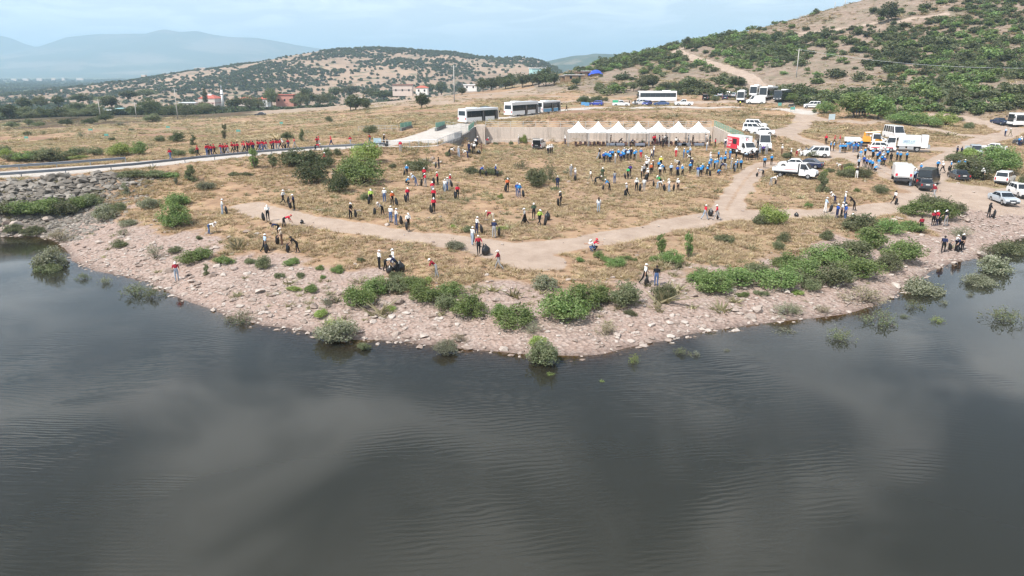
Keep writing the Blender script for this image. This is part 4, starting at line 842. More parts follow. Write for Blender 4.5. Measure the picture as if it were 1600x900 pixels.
# ------------------------------------------------------------------ mesh builder
class MB:
    def __init__(s): s.V = []; s.F = []; s.M = []
    def add(s, vs, fs, mi=0):
        o = len(s.V); s.V += [tuple(map(float, v)) for v in vs]; s.F += [tuple(int(i) + o for i in f) for f in fs]; s.M += [mi] * len(fs); return s
    def box(s, x0, x1, y0, y1, z0, z1, mi=0, top=None):
        """axis box; top=(dx0,dx1,dy0,dy1) insets the upper face"""
        a = top or (0, 0, 0, 0)
        v = [(x0, y0, z0), (x1, y0, z0), (x1, y1, z0), (x0, y1, z0), (x0 + a[0], y0 + a[2], z1), (x1 - a[1], y0 + a[2], z1), (x1 - a[1], y1 - a[3], z1), (x0 + a[0], y1 - a[3], z1)]
        return s.add(v, [(0,3,2,1),(4,5,6,7),(0,1,5,4),(1,2,6,5),(2,3,7,6),(3,0,4,7)], mi)
    def quad(s, a, b, c, d, mi=0): return s.add([a, b, c, d], [(0, 1, 2, 3)], mi)
    def cyl(s, p0, p1, r0, r1=None, k=10, mi=0, cap=True):
        p0 = np.array(p0, float); p1 = np.array(p1, float); r1 = r0 if r1 is None else r1; d_ = p1 - p0; d_ /= np.linalg.norm(d_)
        a = np.cross(d_, [0, 0, 1] if abs(d_[2]) < .9 else [1, 0, 0]); a /= np.linalg.norm(a); b_ = np.cross(d_, a)
        vs = [p + (a * math.cos(6.28318 * j / k) + b_ * math.sin(6.28318 * j / k)) * r for p, r in ((p0, r0), (p1, r1)) for j in range(k)]
        fs = [(j, (j + 1) % k, k + (j + 1) % k, k + j) for j in range(k)]
        if cap: fs += [tuple(range(k))[::-1], tuple(range(k, 2 * k))]
        return s.add(vs, fs, mi)
    def prism(s, prof, y0, y1, mi=0, inset=None):
        """side profile [(x,z)] extruded across y; inset: per-vertex y inset at both ends"""
        n_ = len(prof); ins = inset or [0] * n_
        vs = [(x, y0 + i, z) for (x, z), i in zip(prof, ins)] + [(x, y1 - i, z) for (x, z), i in zip(prof, ins)]
        fs = [tuple(range(n_)), tuple(range(n_, 2 * n_))[::-1]] + [(i, i + n_, (i + 1) % n_ + n_, (i + 1) % n_) for i in range(n_)]
        return s.add(vs, fs, mi)
    def mesh(s, name, mats, smooth=False, bevel=0.):
        me = D.meshes.new(name); me.from_pydata(s.V, [], s.F); me.update()
        for m in (mats if isinstance(mats, (list, tuple)) else [mats]): me.materials.append(m)
        me.polygons.foreach_set('material_index', np.array(s.M, np.int32))
        bm = bmesh.new(); bm.from_mesh(me); bmesh.ops.recalc_face_normals(bm, faces=bm.faces)
        if bevel: bmesh.ops.bevel(bm, geom=list(bm.edges), offset=bevel, segments=2, profile=.5, affect='EDGES', clamp_overlap=True)
        bm.to_mesh(me); bm.free()
        if smooth: me.polygons.foreach_set('use_smooth', np.ones(len(me.polygons), bool)); 
        return me
    def obj(s, name, mats, parent=None, smooth=False, bevel=0.): return link(name, s.mesh(name, mats, smooth, bevel), parent)
def marks(wd, h, n, mat, seed, lines=1, name='lettering'):
    """a line of lettering too small to read in the photograph: letter-sized strokes with word gaps, facing +z"""
    r = random.Random(seed); m = MB()
    for l in range(lines):
        x = -wd / 2; st = wd / n; y0 = -l * h * 1.6
        for i in range(n):
            if r.random() < .14: x += st; continue
            a = st * .72; k = r.randrange(3)
            m.box(x, x + a * .3, y0 - h / 2, y0 + h / 2, 0, .004)
            if k != 1: m.box(x + a * .3, x + a, y0 + h / 2 - h * .22, y0 + h / 2, 0, .004)
            if k != 2: m.box(x + a * .3, x + a, y0 - h / 2, y0 - h / 2 + h * .22, 0, .004)
            if k == 1: m.box(x + a * .7, x + a, y0 - h / 2 + h * .22, y0 + h / 2, 0, .004)
            x += st
    return m.mesh(name, mat)
def copy_tree(o, parent=None):
    c = o.copy(); C.objects.link(c); c.parent = parent
    for ch in list(o.children): copy_tree(ch, c)
    return c

M_white = flat('white_plastic', (.80, .80, .79), .5, .3, var=.04); M_tent = flat('tent_fabric', (.86, .87, .88), .7, .2, var=.03)
M_galv = flat('galvanised_steel', (.42, .44, .46), .5, .5, .5, var=.15); M_dkrail = flat('guardrail_steel', (.20, .22, .25), .5, .5, .35, var=.2)
M_greenp = flat('green_paint', (.17, .36, .28), .5, .4, var=.2); M_black = flat('black_rubber', (.02, .02, .021), .7, .3, var=.2)
M_glass = flat('dark_glass', (.022, .028, .034), .06, .6, var=.15); M_grey = flat('grey_plastic', (.10, .10, .105), .6, .3); M_dark = flat('dark_metal', (.05, .05, .055), .5, .4)
M_red = flat('red_paint', (.62, .03, .055), .35, .4, var=.05); M_blue = flat('blue_sign', (.10, .30, .55), .5, .4); M_wood = flat('wood', (.28, .19, .12), .8, .2, var=.25)
M_concpole = flat('concrete_pole', (.46, .44, .41), .9, .1, var=.12)
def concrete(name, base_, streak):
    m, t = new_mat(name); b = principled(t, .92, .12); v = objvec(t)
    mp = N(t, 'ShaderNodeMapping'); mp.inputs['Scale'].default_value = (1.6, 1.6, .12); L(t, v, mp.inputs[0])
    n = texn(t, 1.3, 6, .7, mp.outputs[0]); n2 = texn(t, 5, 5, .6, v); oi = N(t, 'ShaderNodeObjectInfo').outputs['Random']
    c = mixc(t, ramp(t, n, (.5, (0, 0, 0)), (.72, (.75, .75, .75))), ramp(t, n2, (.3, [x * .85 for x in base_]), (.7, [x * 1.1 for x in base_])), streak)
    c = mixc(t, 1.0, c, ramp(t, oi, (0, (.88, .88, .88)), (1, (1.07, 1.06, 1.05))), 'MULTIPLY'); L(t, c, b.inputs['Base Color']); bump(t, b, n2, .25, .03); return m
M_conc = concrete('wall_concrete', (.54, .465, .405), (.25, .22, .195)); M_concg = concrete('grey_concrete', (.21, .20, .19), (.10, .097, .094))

# ------------------------------------------------------------------ retaining wall with its wings, pier and railings
rw = thing('retaining_wall', (16, WALL_Y, 4.5), 0, 'long pale concrete retaining wall with dark streaks behind the tents', 'wall')
def panel(name, parent, a, b_, z0, z1a, z1b, th, mat, org):
    a = np.array(a); b_ = np.array(b_); u = (b_ - a) / np.linalg.norm(b_ - a); nrm_ = np.array([-u[1], u[0]]) * th / 2; g = u * .012; a = a + g; b_ = b_ - g
    c = [a - nrm_, b_ - nrm_, b_ + nrm_, a + nrm_]; zt = [z1a, z1b, z1b, z1a]
    vs = [(p[0] - org[0], p[1] - org[1], z0 - org[2]) for p in c] + [(p[0] - org[0], p[1] - org[1], z - org[2]) for p, z in zip(c, zt)]
    return MB().add(vs, [(0,3,2,1),(4,5,6,7),(0,1,5,4),(1,2,6,5),(2,3,7,6),(3,0,4,7)]).obj(name, mat, parent)
xs = np.linspace(-5.2, 39.4, 19)
for a, b_ in zip(xs[:-1], xs[1:]):
    panel('panel', rw, (a, WALL_Y), (b_, WALL_Y), 3.9, 7.55, 7.55, .5, M_conc, (16, WALL_Y, 4.5))
    panel('footing', rw, (a, WALL_Y - .4), (b_, WALL_Y - .4), 3.9, 5.1, 5.1, .28, M_conc, (16, WALL_Y, 4.5))
pr = MB().box(-7.0, -5.25, WALL_Y - 1.7, WALL_Y + .3, -.7, 3.5).obj('pier', M_conc, rw); pr.location = (-16, -WALL_Y, 0); pr.location = (-16, -WALL_Y, 0)
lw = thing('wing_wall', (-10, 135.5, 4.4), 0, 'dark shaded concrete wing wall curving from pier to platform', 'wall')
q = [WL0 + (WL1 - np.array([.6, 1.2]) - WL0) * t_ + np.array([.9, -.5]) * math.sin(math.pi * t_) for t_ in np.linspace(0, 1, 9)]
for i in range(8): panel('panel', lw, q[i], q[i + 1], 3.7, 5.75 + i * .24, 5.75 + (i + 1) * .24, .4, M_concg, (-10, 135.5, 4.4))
rv = thing('side_wall', (40, 136, 4.4), 0, 'pale concrete side wall sloping down behind the red food truck', 'wall')
q2 = [WR0 + (WR1 - WR0) * t_ + np.array([.3, 0]) for t_ in np.linspace(0, 1, 8)]
for i in range(7): panel('panel', rv, q2[i], q2[i + 1], 3.7, 7.7 - i * .2, 7.7 - (i + 1) * .2, .4, M_conc, (40, 136, 4.4))
def railing(name, pts, zs, h, label, mat, post_gap=1.6, rails=(1., .55), bars=0., plinth=0., pr_=.035, cat='railing', panelm=None):
    o0 = (pts[0][0], pts[0][1], zs[0]); o = thing(name, o0, 0, label, cat); tot = 0
    P3 = [np.array([p[0] - o0[0], p[1] - o0[1], z - o0[2]]) for p, z in zip(pts, zs)]
    bmsh = MB().cyl((0, 0, -.3), (0, 0, h), pr_, k=6).mesh('post', mat)
    for a, b_ in zip(P3[:-1], P3[1:]):
        ln = np.linalg.norm(b_ - a); n_ = max(1, round(ln / post_gap))
        for i in range(n_ + 1 if (b_ is P3[-1]) else n_):
            p = a + (b_ - a) * i / n_; s = link('post', bmsh, o); s.location = p
        for r_ in rails: MB().cyl(a + [0, 0, h * r_], b_ + [0, 0, h * r_], pr_ * .75, k=5).obj('rail', mat, o)
        if bars:
            m = MB(); nb = int(ln / bars)
            for i in range(nb):
                p = a + (b_ - a) * (i + .5) / nb; m.cyl(p + [0, 0, .12], p + [0, 0, h - .03], .012, k=4, cap=False)
            w_ = m.obj('bars', mat, o)
        if panelm:
            u = (b_ - a); m = MB()
            for i in range(max(1, int(ln / 1.2))):
                n2 = max(1, int(ln / 1.2)); p, q_ = a + u * (i + .06) / n2, a + u * (i + .94) / n2; side = np.array([-u[1], u[0], 0]) / ln * .02
                vs = [p - side + [0, 0, .15], q_ - side + [0, 0, .15], q_ + side + [0, 0, .15], p + side + [0, 0, .15], p - side + [0, 0, h - .06], q_ - side + [0, 0, h - .06], q_ + side + [0, 0, h - .06], p + side + [0, 0, h - .06]]
                MB().add(vs, [(0,3,2,1),(4,5,6,7),(0,1,5,4),(1,2,6,5),(2,3,7,6),(3,0,4,7)]).obj('panel', panelm, o)
        if plinth:
            u = (b_ - a) / ln; side = np.array([-u[1], u[0], 0]) * .22
            vs = [a - side - [0, 0, 1.2], b_ - side - [0, 0, 1.2], b_ + side - [0, 0, 1.2], a + side - [0, 0, 1.2], a - side + [0, 0, plinth], b_ - side + [0, 0, plinth], b_ + side + [0, 0, plinth], a + side + [0, 0, plinth]]
            MB().add(vs, [(0,3,2,1),(4,5,6,7),(0,1,5,4),(1,2,6,5),(2,3,7,6),(3,0,4,7)]).obj('plinth', M_concg, o)
    return o
M_fence = flat('pale_fence', (.50, .52, .50), .6, .4, .3)
railing('wire_fence', [(-5.2, WALL_Y + .6), (17, WALL_Y + .6), (39.2, WALL_Y + .6)], [7.4] * 3, 1.15, 'thin pale post and wire fence along the wall top', M_fence, 2.6, (1., .7, .4), cat='fence', pr_=.04)
railing('green_railing', [p for p in q2[::2]], [7.7, 7.3, 6.9, 6.5], 1.1, 'green railing on the side wall behind food truck', M_greenp, 1.2, (1., .5), .13, pr_=.04)
gp = lambda px, py: place(px, py)
a, b_ = gp(626, 205), gp(643, 200); railing('bridge_parapet', [a[:2], b_[:2]], [a[2] + .55] * 2, 1.0, 'green bridge parapet on the left side of the road', M_greenp, 1.3, (1., .5), .16, .0, panelm=M_greenp); 
def plinth(a, b_, lab, h=.6):
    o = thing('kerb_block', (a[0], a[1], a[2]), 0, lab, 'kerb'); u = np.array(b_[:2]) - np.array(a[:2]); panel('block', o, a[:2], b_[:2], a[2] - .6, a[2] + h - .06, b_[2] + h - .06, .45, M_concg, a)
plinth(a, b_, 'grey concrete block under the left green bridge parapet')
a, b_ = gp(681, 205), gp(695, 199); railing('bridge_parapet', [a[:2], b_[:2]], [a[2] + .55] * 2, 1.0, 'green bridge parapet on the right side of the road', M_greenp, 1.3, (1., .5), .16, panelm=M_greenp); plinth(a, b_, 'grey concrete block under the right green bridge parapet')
railing('green_railing', [q[6] + [-.1, .2], q[8] + [-.2, .2]], [7.15, 7.65], 1.0, 'short green railing piece on top of the pier', M_greenp, 1., (1., .5), .16, panelm=M_greenp)
pts = [gp(x, y) for x, y in ((592, 230), (640, 231), (684, 229), (700, 223), (722, 214))]
railing('plaza_fence', [p[:2] for p in pts], [p[2] for p in pts], 1.15, 'grey metal fence along the edge of the paved platform', M_galv, 1.5, (1., .12), .3, cat='fence', pr_=.045)
pts = [gp(x, y) for x, y in ((560, 206), (592, 205), (622, 205))]
railing('field_fence', [p[:2] for p in pts], [p[2] for p in pts], 1.1, 'faint wire fence left of the bridge parapet', M_fence, 1.8, (1., .5), .5, cat='fence', pr_=.03)
pts = [gp(x, y) for x, y in ((697, 199), (720, 202), (744, 199))]
railing('field_fence', [p[:2] for p in pts], [p[2] for p in pts], 1.1, 'faint wire fence right of the bridge parapet', M_fence, 1.8, (1., .5), .5, cat='fence', pr_=.03)

# guardrails of the dam road
def guardrail(pxs, off, label):
    q = np.array([place(x, y)[:2] for x, y in pxs]); dn = []
    for i in range(len(q) - 1):
        n_ = max(1, int(np.linalg.norm(q[i + 1] - q[i]) / 2.0)); dn += [q[i] + (q[i + 1] - q[i]) * k / n_ for k in range(n_)]
    dn.append(q[-1]); dn = np.array(dn); tg = np.gradient(dn, axis=0); tg /= np.linalg.norm(tg, axis=1)[:, None]; nn = np.stack([-tg[:, 1], tg[:, 0]], 1); dn = dn + nn * off
    z = np.maximum(height(dn[:, 0], dn[:, 1]), 4.6); k = np.ones(9) / 9; z = np.convolve(np.pad(z, 4, 'edge'), k, 'valid')
    o0 = np.array([dn[0, 0], dn[0, 1], z[0]]); o = thing('guardrail', o0, 0, label, 'guardrail')
    pm = MB().box(-.05, .05, -.05, .05, -.5, .74).mesh('post', M_galv)
    prof = [(.0, .78), (.05, .72), (.05, .66), (.0, .61), (.05, .56), (.05, .48), (.0, .42), (-.02, .42), (-.02, .78)]
    step = 4
    for s in range(0, len(dn) - 1, step):
        e = min(s + step, len(dn) - 1); m = MB(); vs = []
        for i in range(s, e + 1):
            for a, h in prof: vs.append((dn[i, 0] - nn[i, 0] * (a + .07) - o0[0], dn[i, 1] - nn[i, 1] * (a + .07) - o0[1], z[i] + h - o0[2]))
        k_ = len(prof); fs = [(i * k_ + j, i * k_ + (j + 1) % k_, (i + 1) * k_ + (j + 1) % k_, (i + 1) * k_ + j) for i in range(e - s) for j in range(k_)]
        m.add(vs, fs).obj('beam', M_dkrail, o)
    for i in range(0, len(dn), 2):
        p = link('post', pm, o); p.location = (dn[i, 0] - o0[0], dn[i, 1] - o0[1], z[i] - o0[2])
guardrail([(-40,275),(0,272),(100,266),(200,258),(300,249),(400,239),(500,232),(560,229),(592,226)], -2.5, 'long dark steel guardrail on the lake side of the dam road')
guardrail([(-40,275),(0,272),(60,268.5),(120,264),(205,257)], 2.7, 'short steel guardrail on the far side of the dam road')

# ------------------------------------------------------------------ marquee tents
TW_, TD_, TY = 3.79, 2.95, 141.25; TX0 = atZ(888.5, 222, 4.5)[0] * (TY - 2) / atZ(888.5, 222, 4.5)[1]
def tent():
    o = thing('canopy_tent', (0, 0, 0)); w2, d2 = TW_ / 2 - .01, TD_ / 2; m = MB(); n_ = 8; rings = []
    for i in range(n_ + 1):
        f = i / n_; s = 1 - f; h = 3.0 + 1.75 * (.93 * f ** 1.75 + .07 * f); rings.append([(sx * w2 * s + .0, sy * d2 * s, h) for sx, sy in ((-1, -1), (1, -1), (1, 1), (-1, 1))])
    vs = [v for r_ in rings for v in r_]; fs = [(i * 4 + j, i * 4 + (j + 1) % 4, (i + 1) * 4 + (j + 1) % 4, (i + 1) * 4 + j) for i in range(n_) for j in range(4)]
    m.add(vs, fs); m.obj('canopy', M_tent, o)
    for sx, sy in ((0, -1), (0, 1), (-1, 0), (1, 0)):
        if sy: v_ = MB().box(-w2 + .01, w2 - .01, sy * d2 - .008, sy * d2 + .008, 2.66, 2.995)
        else: v_ = MB().box(sx * (w2 - .004) - .006, sx * (w2 - .004) + .006, -d2 + .02, d2 - .02, 2.66, 2.995)
        vo_ = v_.obj('valance', M_tent, o)
        if sy < 0:
            tx = link('lettering', LET_V, vo_); tx.location = (0, -d2 - .012, 2.83); tx.rotation_euler = (R(90), 0, 0)
    pm = MB().box(-.035, .035, -.035, .035, 0, 2.95).mesh('pole', M_galv)
    for sx in (-1, 1):
        for sy in (-1, 1): p = link('pole', pm, o); p.location = (sx * (w2 - .07), sy * (d2 - .07), 0)
    sl_ = math.atan2(.62, .92)
    em = link('emblem', EMB, o); em.location = (0, -d2 * .5 - .02, 3.58); em.rotation_euler = (R(46), 0, 0)
    tx = link('lettering', LET_C, o); tx.location = (0, -d2 * .72 - .02, 3.24); tx.rotation_euler = (R(33), 0, 0)
    return o
M_ink = flat('grey_green_ink', (.18, .25, .24), .7, .2)
LET_V = marks(3.0, .15, 30, M_ink, 5); LET_C = marks(1.15, .09, 16, M_ink, 6)
m = MB(); k = 20
for i in range(k):
    if i in (4, 5, 14): continue
    a0, a1 = 6.283 * i / k, 6.283 * (i + 1) / k; m.quad(*[(r_ * math.cos(a), r_ * math.sin(a) * .85, .03) for r_, a in ((.16, a0), (.23, a0), (.23, a1), (.16, a1))])
m.quad((-.08, -.05, .03), (.02, -.09, .03), (.1, .07, .03), (-.03, .05, .03)); EMB = m.mesh('emblem', M_ink)
t0 = tent(); tz = [4.62 + .0 * i for i in range(7)]
nth = ['leftmost', 'second from left', 'third from left', 'middle', 'fifth from left', 'sixth from left', 'rightmost']
for i in range(7):
    o = t0 if i == 0 else copy_tree(t0); o.location = (TX0 + TW_ * (i + .5), TY, hz(TX0 + TW_ * (i + .5), TY - 1.3))
    tag(o, 'white peaked canopy tent with small emblem, %s in the row of seven' % nth[i], 'tent', 'white canopy tents along the retaining wall')
TZ = hz(TX0 + 13, TY - 1.5)
# chairs and tables below the tents
M_chair = flat('brown_chair', (.13, .075, .07), .6, .3); M_cloth = flat('grey_blue_cloth', (.20, .22, .27), .8, .2)
m = MB().box(-.22, .22, -.22, .22, .41, .45).box(-.22, .22, .2, .25, .45, .95)
for sx in (-1, 1):
    for sy in (-1, 1): m.cyl((sx * .2, sy * .2, 0), (sx * .18, sy * .18, .42), .02, k=5)
chm = m.mesh('chair', M_chair)
for i in range(58):
    x = TX0 + 1.6 + (i % 29) * .86 + random.uniform(-.08, .08); y = TY - .5 + (i // 29) * 1.0 + random.uniform(-.15, .15); o = link('plastic_chair', chm); o.location = (x, y, hz(x, y)); o.rotation_euler = (0, 0, random.uniform(-.5, .5) + (math.pi if i % 2 else 0)); o.scale = (.95,) * 3
    tag(o, 'brown plastic chair under the %s tent, %s row' % (('leftmost', 'second', 'third', 'middle', 'fifth', 'sixth', 'rightmost')[int(np.clip((x - TX0) / TW_, 0, 6))], 'back' if i // 29 else 'front'), 'chair', 'brown chairs under the tents')
TBL = [(958, 'second-row'), (1000, ''), (1063, ''), (1090, '')]
for i, pxx in enumerate((955, 968, 1000, 1065, 1072, 1092)):
    x = atZ(pxx, 221, 4.6); x = x[0] * (TY - .9) / x[1]; z = hz(x, TY - .9)
    o = thing('table', (x, TY - .9, z), 0, 'long table with grey blue cloth under the tents', 'table', 'tables under the tents')
    MB().box(-.9, .9, -.38, .38, .72, .76).obj('table_top', M_cloth, o); MB().box(-.91, .91, -.392, -.382, .35, .755).obj('cloth_drop', M_cloth, o)
    lm = MB().box(-.025, .025, -.025, .025, 0, .72).mesh('leg', M_galv)
    for sx in (-1, 1):
        for sy in (-1, 1): p = link('leg', lm, o); p.location = (sx * .8, sy * .3, 0)

# ------------------------------------------------------------------ poles, wires, signs
def pole(px, py, hpx, label, arm=True, at=None):
    p = place(px, py) if at is None else at; h = hpx * mpp(p[1], p[2]); o = thing('utility_pole', p, 0, label, 'pole')
    MB().cyl((0, 0, -.5), (0, 0, h), .2, .12, 8).obj('shaft', M_concpole, o, True)
    if arm:
        MB().box(-.9, .9, -.06, .06, h - .45, h - .33).obj('crossarm', M_concpole, o); im = MB().cyl((0, 0, 0), (0, 0, .22), .06, .03, 6).mesh('insulator', M_white)
        for x in (-.8, 0, .8): i_ = link('insulator', im, o); i_.location = (x, 0, h - .33 if x else h)
    return p, h
pole(278, 186, 46, 'concrete utility pole standing on the plain left of the mosque'); pole(710, 159, 54, 'concrete utility pole on the pale field right of centre'); P1, H1 = pole(1244, 121, 42, 'concrete utility pole on the right hillside scrub')
pole(157, 182, 26, 'thin utility pole among the village trees'); pole(213, 181, 20, 'small utility pole beside the village roofs', True); pole(1304, 14, 10, 'thin post on the upper skyline, left of a pair', False); pole(1320, 9, 10, 'thin post on the upper skyline, right of a pair', False)
a = np.array([P1[0], P1[1], P1[2] + H1]); b_ = np.array(atY(1720, 104, 215)); pts = []
for i in range(25):
    f = i / 24; q_ = a + (b_ - a) * f; q_[2] -= 5.0 * 4 * f * (1 - f) * .5; pts.append(q_ - a)
vs, fs = tube(pts, [.035] * 25, 4); o = MB().add(vs, fs).obj('power_line', M_galv); o.location = a; tag(o, 'thin power line sagging from hillside pole to the right', 'cable')
def sign(px, py, w_, h, ph, mat, label, rz=0., name='sign', back=None):
    p = place(px, py); o = thing(name, p, rz, label, 'sign'); MB().box(-w_ / 2, w_ / 2, -.02, .02, ph, ph + h).obj('board', mat, o)
    pm = MB().cyl((0, 0, -.3), (0, 0, ph + h * .9), .035, k=6).mesh('post', M_galv)
    for sx in ((-1, 1) if w_ > .9 else (0,)): s = link('post', pm, o); s.location = (sx * w_ * .4, .05, 0)
    return o
M_teal = flat('teal_sign', (.12, .33, .28), .5, .4)
for (x, y, w_), lab in zip(((42, 221, 1.3), (142, 208, 1.6), (167, 217, 1.4), (263, 204, 1.4), (373, 211, 1.3), (440, 198, 1.2)), ('far left on the plain', 'left of the plain behind shrubs', 'nearest the left guardrail', 'above the red crowd', 'right of the lone shrub on the plain', 'above the straggling red walkers')):
    sign(x, y, w_ * .75, .5, .75, M_teal, 'small teal board on a post, ' + lab)
sign(911, 171, 1.1, .8, 1.2, M_blue, 'blue sign board beside the road near coaches'); sign(917, 171, 1.2, .9, 1.0, M_blue, 'second blue sign board beside the road near coaches'); sign(1218, 168, 1.0, .8, .5, M_teal, 'teal board beside the motorcycle'); sign(1238, 175, 1.2, .7, .6, M_teal, 'teal board at the road fork')
sign(1299, 191, 1.7, 1.3, .6, flat('pale_blue_board', (.55, .66, .70), .5, .4), 'large pale blue notice board beside the shade tree', .25); sign(716, 223, 1.3, .9, .9, M_dark, 'dark notice board on the platform fence'); sign(590, 228, 1.3, .9, .4, flat('pale_frame', (.34, .46, .52), .5, .4), 'blue framed board at the end of the dam road')

# ------------------------------------------------------------------ buildings
M_cream = flat('cream_wall', (.62, .52, .46), .9, .1); M_rooft = flat('roof_tile', (.42, .12, .085), .8, .2, var=.25, scale=2.); M_wwall = flat('white_wall', (.72, .71, .69), .9, .1); M_pink = flat('pink_wall', (.55, .27, .22), .9, .1); M_sheet = flat('white_roofing', (.78, .79, .80), .5, .4); M_turq = flat('turquoise_wall', (.38, .60, .60), .8, .2); M_rust = flat('rusty_roof', (.24, .13, .10), .8, .2, var=.4); M_tarp = flat('blue_tarp', (.03, .08, .48), .45, .4, var=.25)
def house(px, py, W, Dp, H, wall, roof, label, kind='hip', rz=0., roofh=1.4, at=None, wins=3, name='house'):
    p = place(px, py) if at is None else at; o = thing(name, p, rz, label, 'house'); w2, d2 = W / 2, Dp / 2
    MB().box(-w2, w2, -d2, d2, -1, H).obj('wall', wall, o); e = .4
    if kind == 'hip': MB().box(-w2 - e, w2 + e, -d2 - e, d2 + e, H + .005, H + roofh, top=(w2 * .75, w2 * .75, d2 + e - .05, d2 + e - .05)).obj('roof', roof, o)
    elif kind == 'gable': MB().add([(-w2 - e, -d2 - e, H + .01), (w2 + e, -d2 - e, H + .01), (w2 + e, d2 + e, H + .01), (-w2 - e, d2 + e, H + .01), (-w2 - e, 0, H + roofh), (w2 + e, 0, H + roofh)], [(0,1,5,4),(2,3,4,5),(0,4,3),(1,2,5),(0,3,2,1)]).obj('roof', roof, o)
    else: MB().box(-w2 - e, w2 + e, -d2 - e, d2 + e, H + .005, H + roofh).obj('roof', roof, o)
    for i in range(wins):
        x = -w2 + W * (i + .5) / wins; wn = MB().box(x - .5, x + .5, -d2 - .04, -d2 + .02, H * .35, H * .35 + 1.2).obj('window', M_glass, o); MB().box(x - .58, x + .58, -d2 - .07, -d2 - .0, H * .35 - .1, H * .35 - .002).obj('sill', wall, wn)
    return o
VY = 560
ms_at = atY(331, 167, VY); o = house(0, 0, 14, 11, 6.2, M_cream, M_rooft, 'cream mosque with red hipped roof and white minaret', 'hip', -.25, 2.6, ms_at, 4, 'mosque')
MB().box(-7.08, 7.08, -5.58, 5.58, 2.9, 3.25).obj('red_band', M_rooft, o); MB().box(-1.6, 1.6, -1.2, 1.2, 8.0, 9.2).obj('roof_lantern', M_wwall, o)
mt = MB().cyl((10.4, -1, -1), (10.4, -1, 12.5), .95, .8, 12).obj('minaret', M_wwall, o, True); MB().cyl((10.4, -1, 9.0), (10.4, -1, 9.8), 1.0, 1.45, 12).obj('balcony', M_wwall, mt, True); MB().cyl((10.4, -1, 12.5), (10.4, -1, 15.8), .85, .05, 12).obj('spire', M_galv, mt, True)
house(0, 0, 12, 7, 2.4, M_cream, M_sheet, 'low building with flat white roof left of mosque', 'flat', 0, .5, atY(296, 166, VY), 4)
house(0, 0, 9, 7, 3.5, M_cream, M_rooft, 'small red roofed house right of the minaret', 'hip', 0, 1.6, atY(385, 163, VY - 20), 2)
house(0, 0, 10, 7, 5.2, M_pink, M_rooft, 'salmon pink house among trees left of the field', 'flat', 0, .3, atY(448, 163, 430), 3); house(0, 0, 7, 6, 3.4, M_wwall, M_rooft, 'small house with red roof edge beside pink house', 'hip', 0, 1.2, atY(412, 164, 450), 2)
house(0, 0, 8, 6, 1.3, M_cream, M_sheet, 'low shed with bright white roof behind twin trees', 'flat', 0, .5, atY(554, 158, 400), 2); uh = house(0, 0, 12, 9, 5.4, M_cream, M_rust, 'unfinished two storey house with dark window openings', 'flat', .05, .5, atY(630, 147, 470), 3); house(0, 0, 7, 7, 3.4, M_wwall, M_rooft, 'red roofed cottage right of the unfinished house', 'hip', 0, 1.2, atY(660, 146, 460), 2)
MB().box(-6.1, 6.1, -4.65, -4.52, 2.5, 2.75).obj('floor_slab', M_concg, uh)
house(0, 0, 9, 8, 6.5, M_turq, M_sheet, 'turquoise house half hidden by the roadside grove', 'flat', .2, .4, atY(840, 124, 470), 2); house(0, 0, 8, 6, 2.8, M_wwall, M_sheet, 'pale house behind the pole and grove', 'flat', 0, .4, atY(735, 140, 480), 2)
for (x, y, W, lab) in ((150, 176, 11, 'blue grey village house among the trees'), (166, 178, 9, 'white roofed village shed beside trees'), (192, 175, 8, 'small white village house with flat roof'), (222, 172, 6, 'small village hut behind dark tree'), (68, 178, 9, 'white village house at far left'), (20, 178, 10, 'low village roof at the far left edge'), (110, 178, 8, 'low white village roof between trees')):
    house(0, 0, W * .6, 5, 1.9, M_cream, M_sheet if x % 4 else M_turq, lab, 'flat', random.uniform(-.3, .3), .35, atY(x, y, 440), 3)
for (x, y, W, H_, lab, rf) in ((886, 127, 6, 2.2, 'low grey shack at the left of the shanty row', M_galv), (897, 126, 8, 2.4, 'shack with pale flat roof in the shanty row', M_sheet), (912, 121, 7, 2.3, 'rusty shack in the middle of the shanty row', M_rust), (920, 119, 6, 2.2, 'small pale shack beside the blue tarpaulin', M_sheet), (945, 96, 13, 2.4, 'low rusty shed on the hill crest', M_rust)):
    house(x, y, W, 4, H_, M_wood, rf, lab, 'flat', .15, .2, None, 2)
p = place(931, 118); o = thing('tarpaulin', p, .1, 'bright blue tarpaulin covering a heap beside the shacks', 'tarpaulin'); m = MB(); n_ = 9; vs = []
for i in range(n_):
    for j in range(5):
        u, v_ = i / (n_ - 1), j / 4; vs.append(((u - .5) * 7, (v_ - .5) * 4, 2.6 * math.sin(math.pi * u) ** .6 * math.sin(math.pi * (.12 + .76 * v_)) + .25 * mnoise.noise(Vector((i * .7, j * .9, 0)))))
m.add(vs, [(i * 5 + j, (i + 1) * 5 + j, (i + 1) * 5 + j + 1, i * 5 + j + 1) for i in range(n_ - 1) for j in range(4)]); m.obj('sheet', M_tarp, o, True); MB().box(-2.8, 2.8, -1.3, 1.3, -.5, 1.3).obj('heap', M_wood, o)
